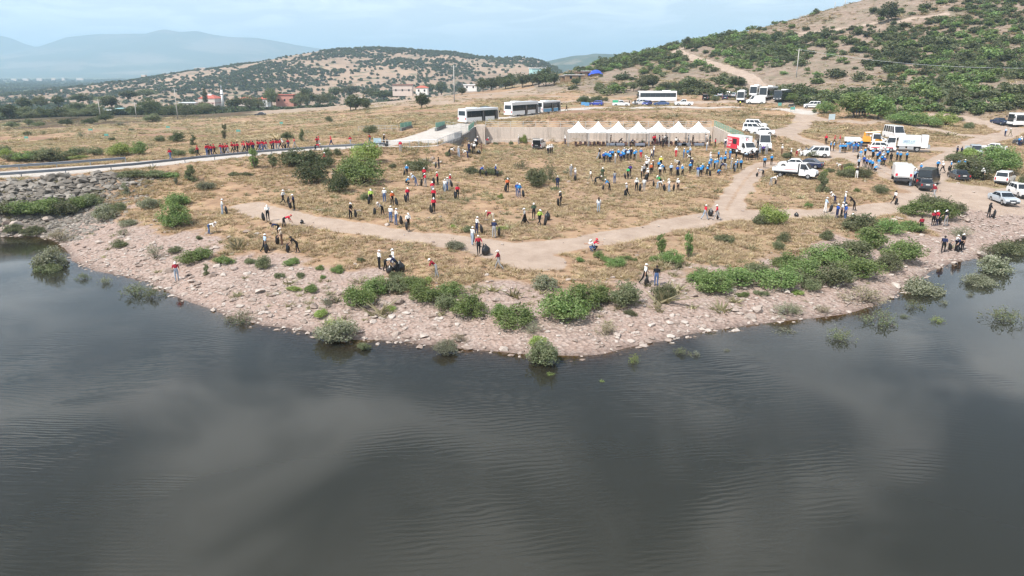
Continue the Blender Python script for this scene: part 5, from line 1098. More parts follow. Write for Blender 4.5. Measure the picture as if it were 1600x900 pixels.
for i, (x, y, w_, h) in enumerate(((307, 108.5, 4, 3), (311, 108.5, 3, 4), (316, 108.5, 4, 4), (320, 108.5, 3, 4), (331, 107, 3, 2), (258, 116, 3, 2), (225, 119, 6, 3), (158, 133.5, 16, 3), (40, 124, 9, 2), (62, 124, 8, 3), (84, 123.5, 6, 3), (99, 123.5, 4, 3), (22, 124, 8, 2), (125, 123, 10, 2), (57, 141, 5, 3))):
    Y = 1250 if 300 < x < 340 else 1500 if x > 200 else 1900 if x in (158, 57) else 3300
    p = atY(x, y, Y); k = mpp(Y, 0); h *= .6; o = MB().box(-w_ * k / 2, w_ * k / 2, -4, 4, -6, h * k).obj('distant_building', M_cream); o.location = p
    MB().box(-w_ * k / 2 - .3, w_ * k / 2 + .3, -4.4, 4.4, h * k + .02, h * k + .5).obj('roof', M_sheet, o)
    tag(o, 'tiny white building on the oak hill' if 200 < x < 340 else 'white roofed shed among valley fields' if Y == 1900 else 'tiny pale building of the hazy town below the mountains', 'building', 'distant white buildings')

# ------------------------------------------------------------------ vehicles (front +x, left +y)
def paint(name, col, rough=.32): return flat('paint_' + name, col, rough, .5, 0., .05, 1.5, .5)
PAINT = {k: paint(k, v) for k, v in {'white': (.74, .74, .74), 'silver': (.42, .46, .50), 'black': (.014, .014, .016), 'darkgrey': (.05, .052, .058), 'blue': (.02, .05, .33), 'steelblue': (.05, .10, .24), 'navy': (.018, .03, .075), 'green': (.03, .33, .17), 'brown': (.20, .15, .12), 'orange': (.62, .27, .02), 'red': (.62, .03, .06), 'skyblue': (.12, .38, .62), 'cream': (.64, .62, .56)}.items()}
M_head = flat('headlamp', (.60, .62, .64), .1, .6); M_tail = flat('tail_lamp', (.42, .02, .02), .25, .5); M_plate = flat('plate', (.7, .7, .68), .5, .3); M_rim = flat('wheel_rim', (.40, .41, .42), .35, .5, .6); M_bump = flat('bumper_plastic', (.035, .035, .038), .6, .35)
SPEC = {  # L, W, H, belt, deck, hood, xcr, xrt, xft, xcf, wheel r, rear axle, front axle
 'sedan': (4.5, 1.78, 1.46, .94, .98, .84, -1.62, -.95, .30, 1.05, .31, -1.35, 1.35), 'hatch': (4.0, 1.72, 1.50, .94, .96, .86, -1.92, -1.52, .25, .98, .31, -1.25, 1.25),
 'suv': (4.45, 1.84, 1.70, 1.06, 1.08, 1.02, -2.12, -1.78, .25, .92, .35, -1.32, 1.36), 'mpv': (4.25, 1.80, 1.83, 1.10, 1.12, 1.06, -2.06, -1.98, .45, 1.18, .32, -1.3, 1.35),
 'pickup': (5.3, 1.85, 1.82, 1.12, 1.08, 1.08, -.80, -.62, .42, 1.1, .37, -1.55, 1.6), 'van': (5.5, 2.02, 2.42, 1.35, 1.37, 1.22, -2.68, -2.62, 1.25, 1.98, .34, -1.75, 1.75), 'minibus': (6.2, 2.05, 2.65, 1.35, 1.37, 1.22, -3.02, -2.96, 1.65, 2.4, .34, -1.95, 2.05)}
VM = {}
def car_meshes(kind):
    if kind in VM: return VM[kind]
    Ln, W, H, bl, dk, hd, xcr, xrt, xft, xcf, wr, ra, fa = SPEC[kind]; l2 = Ln / 2; w2 = W / 2; R_ = {}
    prof = [(-l2 + .12, .27), (-l2, .55), (-l2 + .03, dk - .12), (-l2 + .12, dk), (xcr, bl), (xcf, bl), (l2 - .45, hd), (l2 - .12, hd - .14), (l2, .58), (l2 - .08, .26)]
    # wheel arches are cut from the sill line
    sill = [(l2 - .08, .26)]; pr_ = prof[:-1]
    for ax in (fa, ra):
        for a in (0, 35, 70, 110, 145, 180): sill.append((ax + (wr + .07) * math.cos(R(a)), .27 + (wr + .1) * math.sin(R(a))))
    full = pr_ + sill; ins = [.05 if z > bl - .05 else (.03 if z < .4 else 0) for x, z in full]
    m = MB(); n_ = len(full); vs = [(x, -w2 + i, z) for (x, z), i in zip(full, ins)] + [(x, w2 - i, z) for (x, z), i in zip(full, ins)]
    m.add(vs, [tuple(range(n_)), tuple(range(n_, 2 * n_))[::-1]] + [(i, i + n_, (i + 1) % n_ + n_, (i + 1) % n_) for i in range(n_)])
    R_['body'] = m.mesh('body', PAINT['white'])
    tp = .16 if kind in ('sedan', 'hatch', 'suv') else .10
    cab = [(xcr + .01, bl - .03), (xrt, H - .04), (xrt + .12, H), (xft - .15, H), (xft, H - .04), (xcf - .01, bl - .03)]
    R_['cabin'] = MB().prism(cab, -w2 + .06, w2 - .06, 0, [.0, tp, tp + .05, tp + .05, tp, .0]).mesh('cabin', PAINT['white'], bevel=.03)
    def sidey(z): return w2 - .06 - tp * (z - bl) / (H - .04 - bl) + .012
    def xr(z): return xcr + (xrt - xcr) * (z - bl) / (H - .04 - bl)
    def xf(z): return xcf + (xft - xcf) * (z - bl) / (H - .04 - bl)
    z0, z1 = bl + .05, H - .13; cuts = {'sedan': [.0, .42, .98], 'hatch': [.0, .2, .56, .98], 'suv': [0, .2, .58, .98], 'mpv': [0, .27, .60, .97], 'pickup': [.0, .42, .97], 'van': [.76, .98], 'minibus': [.0, .2, .4, .6, .78, .98]}[kind]
    for sd in (-1, 1):
        out = []
        for a, b_ in zip(cuts[:-1], cuts[1:]):
            g = .02; A = lambda z, f: xr(z) + .12 + (xf(z) - .1 - xr(z) - .12) * f
            q = [(A(z0, a + g), sd * sidey(z0), z0), (A(z0, b_ - g), sd * sidey(z0), z0), (A(z1, b_ - g), sd * sidey(z1), z1), (A(z1, a + g), sd * sidey(z1), z1)]
            out.append(MB().quad(*q).mesh('side_window', M_glass))
        R_['sw%d' % sd] = out
    def endq(fx, off, z0_, z1_, inset=.10):
        ys = lambda z: w2 - .06 - tp * (z - bl) / (H - .04 - bl) - inset
        return [(fx(z0_) + off, -ys(z0_), z0_), (fx(z0_) + off, ys(z0_), z0_), (fx(z1_) + off, ys(z1_), z1_), (fx(z1_) + off, -ys(z1_), z1_)]
    R_['windshield'] = MB().quad(*endq(xf, .015, bl + .03, H - .08, .07)).mesh('windshield', M_glass); R_['rear_window'] = MB().quad(*endq(xr, -.015, bl + .06, H - .12, .1)).mesh('rear_window', M_glass)
    R_['tyre'] = MB().cyl((0, -.1, 0), (0, .1, 0), wr, k=16).mesh('tyre', M_black); R_['rim'] = MB().cyl((0, -.108, 0), (0, .108, 0), wr * .62, k=12).mesh('rim', M_rim)
    R_['headlight'] = MB().box(l2 - .28, l2 - .03, -.2, .2, hd - .28, hd - .13, top=(.06, .08, .02, .02)).mesh('headlight', M_head); R_['tail'] = MB().box(-l2 - .012, -l2 + .1, -.09, .09, .62, min(dk - .1, 1.0)).mesh('taillight', M_tail)
    R_['bumper_f'] = MB().box(l2 - .1, l2 + .035, -w2 + .08, w2 - .08, .27, .47, top=(0, .02, .05, .05)).mesh('bumper', M_bump); R_['bumper_r'] = MB().box(-l2 - .035, -l2 + .1, -w2 + .08, w2 - .08, .29, .48, top=(.02, 0, .05, .05)).mesh('bumper', M_bump)
    R_['grille'] = MB().box(l2 - .06, l2 + .012, -.4, .4, .56, .70).mesh('grille', M_bump); R_['plate'] = MB().box(-.01, .01, -.26, .26, -.055, .055).mesh('plate', M_plate); R_['mirror'] = MB().box(xcf - .35, xcf - .2, 0, .17, bl + .02, bl + .17).mesh('mirror', M_bump)
    if kind == 'pickup': R_['bed'] = MB().box(-l2 + .12, xcr - .05, -w2 + .14, w2 - .14, dk + .006, dk + .02).mesh('bed_floor', M_bump)
    R_['dims'] = (Ln, W, H, bl, dk, hd, wr, ra, fa, l2, w2, xcf); VM[kind] = R_; return R_
def car(kind, col, p, rz, label, cat='car', stripe=None, blind=False):
    R_ = car_meshes(kind); Ln, W, H, bl, dk, hd, wr, ra, fa, l2, w2, xcf = R_['dims']; pm = PAINT[col]
    nm = {'van': 'panel_van', 'minibus': 'minibus', 'mpv': 'compact_van', 'pickup': 'pickup_truck', 'suv': 'suv_car', 'sedan': 'sedan_car', 'hatch': 'hatchback_car'}[kind]
    o = thing(nm, p, R(rz), label, cat); link('body', R_['body'], o, [pm]); cb = link('cabin', R_['cabin'], o, [pm])
    for sd in (-1, 1):
        for wn in (R_['sw%d' % sd] if not blind else R_['sw%d' % sd][-1:]): link('side_window', wn, cb)
        h_ = link('headlight', R_['headlight'], o); h_.location = (0, sd * (w2 - .28), 0); t_ = link('taillight', R_['tail'], o); t_.location = (0, sd * (w2 - .16), 0)
        mi = link('mirror', R_['mirror'], o); mi.location = (0, w2 - .03 if sd > 0 else -w2 - .14, 0)
        for ax in (ra, fa):
            w_ = link('wheel', R_['tyre'], o); w_.location = (ax, sd * (w2 - .12), wr); link('rim', R_['rim'], w_)
    link('windshield', R_['windshield'], cb)
    if not blind: link('rear_window', R_['rear_window'], cb)
    for k in ('bumper_f', 'bumper_r', 'grille'): link(k.split('_')[0], R_[k], o)
    pl_ = link('plate', R_['plate'], o); pl_.location = (-l2 - .03, 0, .78); pl_ = link('plate', R_['plate'], o); pl_.location = (l2 + .05, 0, .42)
    if 'bed' in R_: link('bed_floor', R_['bed'], o)
    if stripe:
        for sd in (-1, 1): MB().box(-l2 + .25, l2 - .6, sd * w2 - .006 if sd > 0 else -w2 - .006, w2 + .006 if sd > 0 else -w2 + .006, .62, .76).obj('stripe', PAINT[stripe], o)
    return o
def wheels(o, xs_, w2, r_, dual=False):
    ty = MB().cyl((0, -.14, 0), (0, .14, 0), r_, k=16).mesh('tyre', M_black); rm = MB().cyl((0, -.15, 0), (0, .15, 0), r_ * .58, k=12).mesh('rim', M_rim)
    for x in xs_:
        for sd in (-1, 1): w_ = link('wheel', ty, o); w_.location = (x, sd * (w2 - .16), r_); link('rim', rm, w_)
def bus(p, rz, label, Ln=11.8, W=2.5, H=3.15, body='white', lower=None, glassy='dark', front=None, doors=True, name='bus', winz=(1.25, 2.55)):
    o = thing(name, p, R(rz), label, 'bus'); l2, w2 = Ln / 2, W / 2; pm = PAINT[body]
    MB().box(-l2, l2, -w2, w2, .32, H, top=(.06, .16, .10, .10)).obj('body', pm, o, bevel=.08)
    if lower:
        for sd in (-1, 1): MB().box(-l2 + .3, l2 - .3, sd * w2 - .012, sd * w2 + .012, .36, 1.15).obj('side_panel', PAINT[lower], o)
    n_ = 7; z0, z1 = winz
    for sd in (-1, 1):
        for i in range(n_):
            a, b_ = -l2 + .35 + (Ln - .9) * i / n_, -l2 + .35 + (Ln - .9) * (i + 1) / n_ - .008; yy = lambda z: sd * (w2 - .10 * (z - .32) / (H - .32) + .012)
            MB().quad((a, yy(z0), z0), (b_, yy(z0), z0), (b_, yy(z1), z1), (a, yy(z1), z1)).obj('side_window', M_glass, o)
    if doors:
        for x in (l2 - 1.0, .2):
            d_ = MB().box(x - .55, x + .55, -w2 - .03, -w2 - .0, .36, 2.4).obj('door', M_glass, o); MB().box(x - .03, x + .03, -w2 - .05, -w2 - .028, .36, 2.4).obj('door_frame', M_galv, d_)
    xx = lambda z: l2 - .16 * (z - .32) / (H - .32) + .015
    MB().quad((xx(1.05), -w2 + .14, 1.05), (xx(1.05), w2 - .14, 1.05), (xx(H - .3), w2 - .22, H - .3), (xx(H - .3), -w2 + .22, H - .3)).obj('windshield', M_glass, o)
    xb = lambda z: -l2 + .06 * (z - .32) / (H - .32) - .015
    MB().quad((xb(1.65), -w2 + .3, 1.65), (xb(1.65), w2 - .3, 1.65), (xb(2.6), w2 - .35, 2.6), (xb(2.6), -w2 + .35, 2.6)).obj('rear_window', M_glass, o)
    for sd in (-1, 1):
        MB().box(l2 - .02, l2 + .04, sd * .95 - .2, sd * .95 + .2, .62, .82).obj('headlight', M_head, o); MB().box(-l2 - .03, -l2 + .02, sd * 1.02 - .1, sd * 1.02 + .1, .8, 1.25).obj('taillight', M_tail, o); MB().box(l2 - .1, l2 + .12, sd * (w2 + .16) - .1, sd * (w2 + .16) + .1, 1.9, 2.3).obj('mirror', M_bump, o)
    MB().box(-l2 + 2, -l2 + 4.4, -.75, .75, H + .005, H + .22, top=(.1, .1, .1, .1)).obj('roof_unit', PAINT['white'], o); MB().box(l2 - .06, l2 + .05, -w2 + .1, w2 - .1, .3, .5).obj('bumper', M_bump, o); MB().box(l2 - .02, l2 + .03, -.26, .26, .55, .66).obj('plate', M_plate, o)
    wheels(o, (-l2 + 2.9, l2 - 2.6), w2 - .01, .48); return o
def P(px, py): return place(px, py)
def view(px): return math.degrees(math.atan2(px - 800, FPX))       # bearing of that pixel column
bus(P(748,191), 52, 'white city bus seen from behind on the platform road', H=3.05, Ln=11); bus(P(815,180), 56, 'white coach with black window band, rear towards viewer', H=3.3, Ln=12, name='coach'); bus(P(856,176), 58, 'white and sky blue city bus behind the coach', H=2.95, Ln=9.6, lower='skyblue')
bus(P(1026,159), 182, 'long white coach parked broadside with black windows', H=3.35, Ln=12.2, name='coach', doors=False, winz=(1.5, 2.75))
bus(P(1158,158), -94 - view(1158), 'white midibus facing the viewer at parking left end', Ln=7.6, W=2.3, H=3.1, name='midibus'); bus(P(1180,150), -97 - view(1180), 'white coach half hidden behind the white panel van', H=3.4, Ln=11, name='coach'); bus(P(1200,153), -106 - view(1200), 'white coach with black sides right of panel van', H=3.4, Ln=11, name='coach', winz=(.9, 2.9)); bus(P(1222,157), -106 - view(1222), 'dark bus with white front at the right of the coaches', H=3.1, Ln=10, body='darkgrey')
bus(P(1604,197), 215 - view(1604), 'white bus cut by the right picture edge', H=3.0, Ln=8, name='midibus')
CARS = [('hatch','blue',932,165,165,'bright blue hatchback parked beside the upper road'),('pickup','white',970,166,5,'white pickup with green canopy beside the upper road'),('suv','white',1000,164,200,'white off-road car beside the blue car'),('hatch','blue',1011,165,250,'blue car next to the white off-road car'),('sedan','steelblue',1033,165,188,'steel blue sedan on the upper road'),('pickup','white',1068,165,188,'plain white pickup on the upper road'),
 ('mpv','brown',1103,156,80,'brown grey van with open tailgate at the upper parking'),('hatch','silver',1117,156,90,'silver hatchback at the upper parking'),('sedan','silver',1126,151,85,'silver sedan behind the silver hatchback'),('hatch','navy',1132,156,95,'dark navy car at the upper parking'),('suv','white',1138,151,80,'white car behind the navy car'),('hatch','silver',1148,152,75,'silver grey car beside the white midibus'),
 ('van','white',1180,162,186,'white panel van parked in front of the coaches'),('mpv','white',1268,169,186,'white police van beside the motorcycle'),('mpv','white',1181,201,-6,'white high-roof compact van, rear one of three by the food truck'),('mpv','white',1178,207,-6,'white compact van in the middle of three by the food truck'),('sedan','white',1191,211,180,'white sedan nearest of three behind the food truck'),
 ('minibus','white',1191,233,-80,'white minibus parked right of the red food truck'),('mpv','white',1274,245,190,'white compact van with people at its front, on the track'),('sedan','white',1238,262,178,'white car hidden behind the flatbed truck'),('sedan','navy',1262,262,165,'dark navy sedan behind the flatbed truck'),('minibus','white',1396,217,-66,'white minibus behind the garbage truck'),
 ('suv','white',1377,236,14,'white official car with red stripes beside garbage truck'),('hatch','white',1372,224,10,'white car between yellow machine and striped car'),('van','black',1449,289,80,'black van parked beside the white tipper'),('sedan','darkgrey',1443,294,102,'dark grey sedan seen from behind at the tipper'),('sedan','black',1497,280,110,'black sedan parked by the shrubs with people behind'),
 ('mpv','silver',1523,243,-82,'silver van with open side door behind the shrub clump'),('sedan','white',1550,236,172,'white car half hidden behind the shrub clump'),('mpv','white',1569,286,78,'white compact van seen from behind beside the shrub'),('sedan','silver',1567,317,-62,'silver sedan parked on the gravel at the right'),('suv','white',1594,306,-66,'white car cut by the right edge beside silver sedan'),
 ('sedan','navy',1562,194,-50,'dark blue sedan on the gravel road at upper right'),('mpv','white',1581,194,88,'white van seen from behind at upper right'),('sedan','darkgrey',407,181,175,'lone dark car on the plain at left'),('mpv','darkgrey',760,177,60,'grey van behind the city bus'),('mpv','white',842,232,78,'white van with open tailgate in front of the wall'),('suv','darkgrey',1603,226,180,'dark car at the right edge by two people')]
for kd, cl, x, y, rz, lab in CARS:
    o = car(kd, cl, P(x, y), rz - view(x), lab, 'van' if kd in ('van', 'mpv', 'minibus') else 'pickup' if kd == 'pickup' else 'car', stripe='red' if 'stripes' in lab else ('navy' if 'police' in lab else None), blind=(kd == 'van' and cl == 'white'))
    if 'canopy' in lab: MB().box(-2.55, -.85, -.82, .82, 1.1, 1.78, top=(.1, .05, .1, .1)).obj('canopy', PAINT['green'], o, bevel=.04)
    if 'open tailgate' in lab:
        l2 = SPEC[kd][0] / 2; MB().box(-l2 - .03, -l2 + .02, -.72, .72, .5, 1.62).obj('cargo_opening', M_black, o)
        m = MB().add([(-l2 + .05, -.8, 1.82), (-l2 + .05, .8, 1.82), (-l2 - .95, .8, 2.1), (-l2 - .95, -.8, 2.1), (-l2 + .05, -.8, 1.87), (-l2 + .05, .8, 1.87), (-l2 - .95, .8, 2.15), (-l2 - .95, -.8, 2.15)], [(0,3,2,1),(4,5,6,7),(0,1,5,4),(1,2,6,5),(2,3,7,6),(3,0,4,7)]); tg = m.obj('tailgate', PAINT[cl], o)
        MB().box(-l2 - .75, -l2 - .15, -.55, .55, 2.13, 2.16).obj('tailgate_window', M_glass, tg)
    if 'open side door' in lab: MB().box(.3, .36, -1.75, -.9, .4, 1.7).obj('open_door', PAINT[cl], o)

def truck_cab(o, x0, kind='van', col='white'):
    """cab with sloped bonnet, its back at x0"""
    pm = PAINT[col]; w2 = .98
    prof = [(x0, .42), (x0, 2.15), (x0 + .75, 2.2), (x0 + 1.45, 1.35), (x0 + 2.2, 1.15), (x0 + 2.35, .75), (x0 + 2.3, .4)] if kind == 'van' else [(x0, .55), (x0, 2.45), (x0 + 1.25, 2.48), (x0 + 1.6, 1.5), (x0 + 1.68, .8), (x0 + 1.65, .5)]
    cb = MB().prism(prof, -w2, w2, 0, [0, .12, .12] + [.03] * (len(prof) - 3)).obj('cab', pm, o, bevel=.05)
    (xa, za), (xb_, zb) = prof[2], prof[3]; MB().quad(*[(x + .03, y, z + .02) for x, y, z in ((xb_ - .02, -.85, zb + .04), (xb_ - .02, .85, zb + .04), (xa + .06, .76, za - .08), (xa + .06, -.76, za - .08))]).obj('windshield', M_glass, cb)
    for sd in (-1, 1):
        MB().quad((x0 + .15, sd * (w2 - .035), zb + .02), (xb_ - .15, sd * (w2 + .012), zb + .02), (xa + .05, sd * (w2 - .09), za - .12), (x0 + .15, sd * (w2 - .09), za - .12)).obj('side_window', M_glass, cb)
        xe = prof[-2][0]; MB().box(xe - .25, xe + .0, sd * .72 - .18, sd * .72 + .18, .78, 1.02).obj('headlight', M_head, cb); MB().box(xa - .1, xa + .08, sd * 1.12 - .08, sd * 1.12 + .08, zb, zb + .35).obj('mirror', M_bump, cb)
    MB().box(prof[-2][0] - .1, prof[-2][0] + .05, -.96, .96, .38, .66).obj('bumper', M_bump, o); return cb
# flatbed
o = thing('flatbed_truck', P(1240,277), R(-13 - view(1240)), 'white dropside flatbed truck with red stripe facing right', 'truck'); truck_cab(o, .85); MB().box(-2.9, .7, -.98, .98, .86, .96).obj('bed_floor', M_galv, o); wheels(o, (-1.7, 2.15), .99, .35); MB().box(-2.8, .85, -.4, .4, .5, .85).obj('chassis', M_dark, o)
for y in (-.98, .98):
    sb2 = MB().box(-2.9, .7, y - .02, y + .02, .965, 1.42).obj('side_board', PAINT['white'], o); MB().box(-1.2, .6, y + (-.03 if y < 0 else .021), y + (-.021 if y < 0 else .03), 1.17, 1.23).obj('stripe', PAINT['red'], sb2)
MB().box(-2.93, -2.89, -.955, .955, .965, 1.42).obj('tail_board', PAINT['white'], o); MB().box(.7, .78, -.98, .98, .9, 2.1).obj('headboard', M_dark, o)
# food truck
o = thing('food_truck', P(1158,241), R(-58 - view(1158)), 'white food truck with red side panel and serving hatch', 'truck'); truck_cab(o, 1.35); bx = MB().box(-3.0, 1.34, -1.1, 1.1, .85, 3.15).obj('box', PAINT['white'], o, bevel=.03); wheels(o, (-1.7, 2.75), 1.02, .36); MB().box(-2.9, 1.3, -.45, .45, .5, .84).obj('chassis', M_dark, o)
MB().box(-3.0, .85, -1.135, -1.105, .92, 2.9).obj('red_panel', PAINT['red'], bx); ht = MB().box(-1.1, .1, -1.16, -1.137, 1.75, 2.6).obj('hatch', M_black, bx)
lt = marks(1.5, .34, 5, PAINT['white'], 12, 3); l_ = link('lettering', lt, bx); l_.location = (-2.1, -1.14, 2.5); l_.rotation_euler = (R(90), 0, 0)
MB().box(-2.95, -2.82, -1.142, -1.137, 1.2, 2.6).obj('white_stripe', PAINT['white'], bx)
for sx, w_ in ((.45, .25), (.7, .2)): MB().box(sx, sx + w_, -1.145, -1.138, 1.0, 1.0 + w_ * 2.4).obj('white_block', PAINT['white'], bx)
# crescent and star emblem over the cab
def crescent():
    m = MB(); k = 24; pts = []
    for i in range(k + 1): a = R(40) + R(280) * i / k; pts.append(((.16 * math.cos(a), .16 * math.sin(a)), (.05 + .125 * math.cos(a), .125 * math.sin(a))))
    for (a, b_), (c, d_) in zip(pts[:-1], pts[1:]): m.quad((0, a[0], a[1]), (0, c[0], c[1]), (0, d_[0], d_[1]), (0, b_[0], b_[1]))
    st = [(.16 + (.075 if i % 2 == 0 else .03) * math.cos(R(36 * i)), (.075 if i % 2 == 0 else .03) * math.sin(R(36 * i))) for i in range(10)]; m.add([(0, a, b_) for a, b_ in st], [tuple(range(10))]); return m.mesh('emblem', PAINT['red'])
em = link('emblem', crescent(), bx); em.location = (1.365, .1, 2.62); em.scale = (1, 1.5, 1.5); l_ = link('lettering', marks(.8, .14, 8, M_ink, 14, 1), bx); l_.location = (1.36, 0, 2.98); l_.rotation_euler = (R(90), 0, R(90))
# garbage truck
o = thing('garbage_truck', P(1415,236), R(184 - view(1415)), 'white garbage truck with pale green side panel facing left', 'truck'); truck_cab(o, 1.75, 'flat'); MB().box(-3.0, 1.9, -.45, .45, .55, .85).obj('chassis', M_dark, o); wheels(o, (-1.7, 2.45), 1.1, .46)
hp_ = MB().box(-2.2, 1.5, -1.15, 1.15, .95, 2.85, top=(.1, .2, .12, .12)).obj('hopper_body', PAINT['white'], o, bevel=.05); MB().box(-3.3, -2.22, -1.12, 1.12, .75, 2.95, top=(.0, .0, .1, .1)).obj('tailgate', PAINT['white'], o, bevel=.05); MB().box(-3.7, -3.2, -1.0, 1.0, .6, 1.2).obj('loader', M_galv, o)
M_pgreen = flat('pale_green_print', (.55, .66, .62), .5, .3, var=.15, scale=1.); pn = MB().add([(-1.9, 1.165, 1.25), (1.2, 1.165, 1.25), (1.2, 1.065, 2.6), (-1.9, 1.065, 2.6)], [(0, 1, 2, 3)]).obj('side_panel', M_pgreen, hp_); M_binkk = flat('blue_ink', (.08, .14, .45), .6, .2)
l_ = link('lettering', marks(1.9, .26, 12, M_binkk, 21, 1), pn); l_.location = (-.3, 1.15, 1.85); l_.rotation_euler = (R(90), 0, R(180)); l_ = link('lettering', marks(2.0, .13, 18, M_binkk, 22, 1), pn); l_.location = (-.3, 1.165, 1.55); l_.rotation_euler = (R(90), 0, R(180))
for x in (-.6, .7): MB().box(x - .5, x + .5, .7, 1.1, .42, .92).obj('tool_box', M_galv, o)
# white tipper seen from behind
o = thing('tipper_truck', P(1407,284), R(96 - view(1407)), 'white tipper truck seen from behind with ribbed tailboard', 'truck'); truck_cab(o, 1.6, 'flat'); MB().box(-2.6, 1.5, -.45, .45, .5, .85).obj('chassis', M_dark, o); wheels(o, (-1.5, 2.4), 1.05, .42)
tb = MB().box(-2.7, 1.45, -1.15, 1.15, .95, 1.08).obj('bed_floor', PAINT['white'], o)
for y in (-1.15, 1.15): MB().box(-2.7, 1.45, y - .03, y + .03, 1.082, 2.55).obj('side_board', PAINT['white'], o)
for i in range(6): MB().box(-2.78, -2.7, -1.1, 1.1, 1.1 + i * .245, 1.1 + i * .245 + .225).obj('tail_slat', PAINT['white'], o)
MB().box(-2.7, 1.4, -1.1, 1.1, 2.45, 2.5).obj('cover', PAINT['white'], o); MB().box(-2.85, -2.6, -1.1, 1.1, .5, .8).obj('bumper', M_dark, o)
for sd in (-1, 1): MB().box(-2.8, -2.782, sd * .9 - .14, sd * .9 + .14, 1.15, 1.5).obj('warning_stripe', PAINT['red'], o)
# yellow machine on a truck with white bed
o = thing('crane_truck', P(1352,229), R(6 - view(1352)), 'orange yellow crane truck with white dropside bed', 'truck'); truck_cab(o, .9, 'flat'); MB().box(-3.6, .9, -.45, .45, .55, .9).obj('chassis', M_dark, o); wheels(o, (-2.3, 1.7), 1.08, .46)
MB().box(-3.7, -.9, -1.1, 1.1, .95, 1.06).obj('bed_floor', PAINT['white'], o)
for y in (-1.1, 1.1): MB().box(-3.7, -.9, y - .03, y + .03, 1.065, 1.6).obj('side_board', PAINT['white'], o)
MB().box(-3.75, -3.7, -1.07, 1.07, 1.065, 1.6).obj('tail_board', PAINT['white'], o); cr_ = MB().box(-.75, .75, -1.1, 1.1, .95, 1.9, top=(.15, .1, .2, .2)).obj('machine_body', PAINT['orange'], o, bevel=.06); MB().cyl((-.3, 0, 1.9), (-.3, 0, 2.6), .22, .18, 8).obj('crane_post', PAINT['orange'], o); MB().cyl((-.3, 0, 2.5), (2.2, -.5, 2.75), .16, .1, 6).obj('crane_boom', PAINT['orange'], o)
MB().box(1.3, 2.72, -1.0, -.2, .9, 1.75, top=(.2, .3, .1, .1)).obj('yellow_panel', PAINT['orange'], o, bevel=.05)
# motorcycle
o = thing('motorcycle', P(1237,168), R(8 - view(1237)), 'dark motorcycle parked beside the upper road', 'motorcycle'); ty = MB().cyl((0, -.06, 0), (0, .06, 0), .32, k=14).mesh('tyre', M_black); rm = MB().cyl((0, -.065, 0), (0, .065, 0), .2, k=10).mesh('rim', M_rim)
for x in (-.7, .7): w_ = link('wheel', ty, o); w_.location = (x, 0, .32); link('rim', rm, w_)
MB().prism([(-.75, .62), (-.85, .85), (-.1, .82), (.1, 1.02), (.45, .98), (.5, .7), (.1, .35), (-.35, .35)], -.15, .15).obj('frame', M_dark, o, bevel=.03); MB().cyl((.72, 0, .32), (.42, 0, 1.05), .04, k=6).obj('fork', M_galv, o); MB().cyl((.42, -.36, 1.08), (.42, .36, 1.08), .025, k=6).obj('handlebar', M_dark, o); MB().box(-.75, -.1, -.14, .14, .83, .92).obj('saddle', M_black, o); MB().box(.42, .6, -.22, .22, 1.0, 1.4, top=(.0, .12, .06, .06)).obj('windscreen', M_glass, o)

# ------------------------------------------------------------------ people
CLO = {k: flat('cloth_' + k, v, .85, .15, var=.16, scale=9.) for k, v in {'white': (.70, .70, .69), 'red': (.52, .025, .05), 'maroon': (.27, .02, .035), 'blue': (.05, .27, .60), 'royal': (.03, .09, .36), 'navy': (.02, .028, .075), 'black': (.016, .016, .018), 'grey': (.30, .30, .31), 'pale blue': (.40, .52, .68), 'green': (.05, .42, .15), 'lime': (.45, .62, .12), 'yellow': (.75, .72, .12), 'orange': (.58, .14, .05), 'beige': (.45, .38, .30), 'purple': (.09, .05, .25), 'jeans': (.075, .12, .24), 'light jeans': (.30, .36, .44), 'brown': (.16, .09, .06), 'khaki': (.26, .24, .17), 'dark green': (.05, .08, .05)}.items()}
SKIN = flat('skin', (.42, .255, .18), .6, .3, var=.08); SHOE = flat('shoe', (.10, .10, .11), .7, .2, var=.3); HAIR = flat('hair', (.022, .016, .013), .6, .3); CAPM = flat('cap_cloth', (.74, .74, .73), .8, .2, var=.05); BAGM = flat('bag_plastic', (.013, .013, .014), .28, .5, var=.4)
EYE = flat('eye', (.02, .015, .012), .3, .4); LIP = flat('lip', (.34, .14, .11), .5, .3)
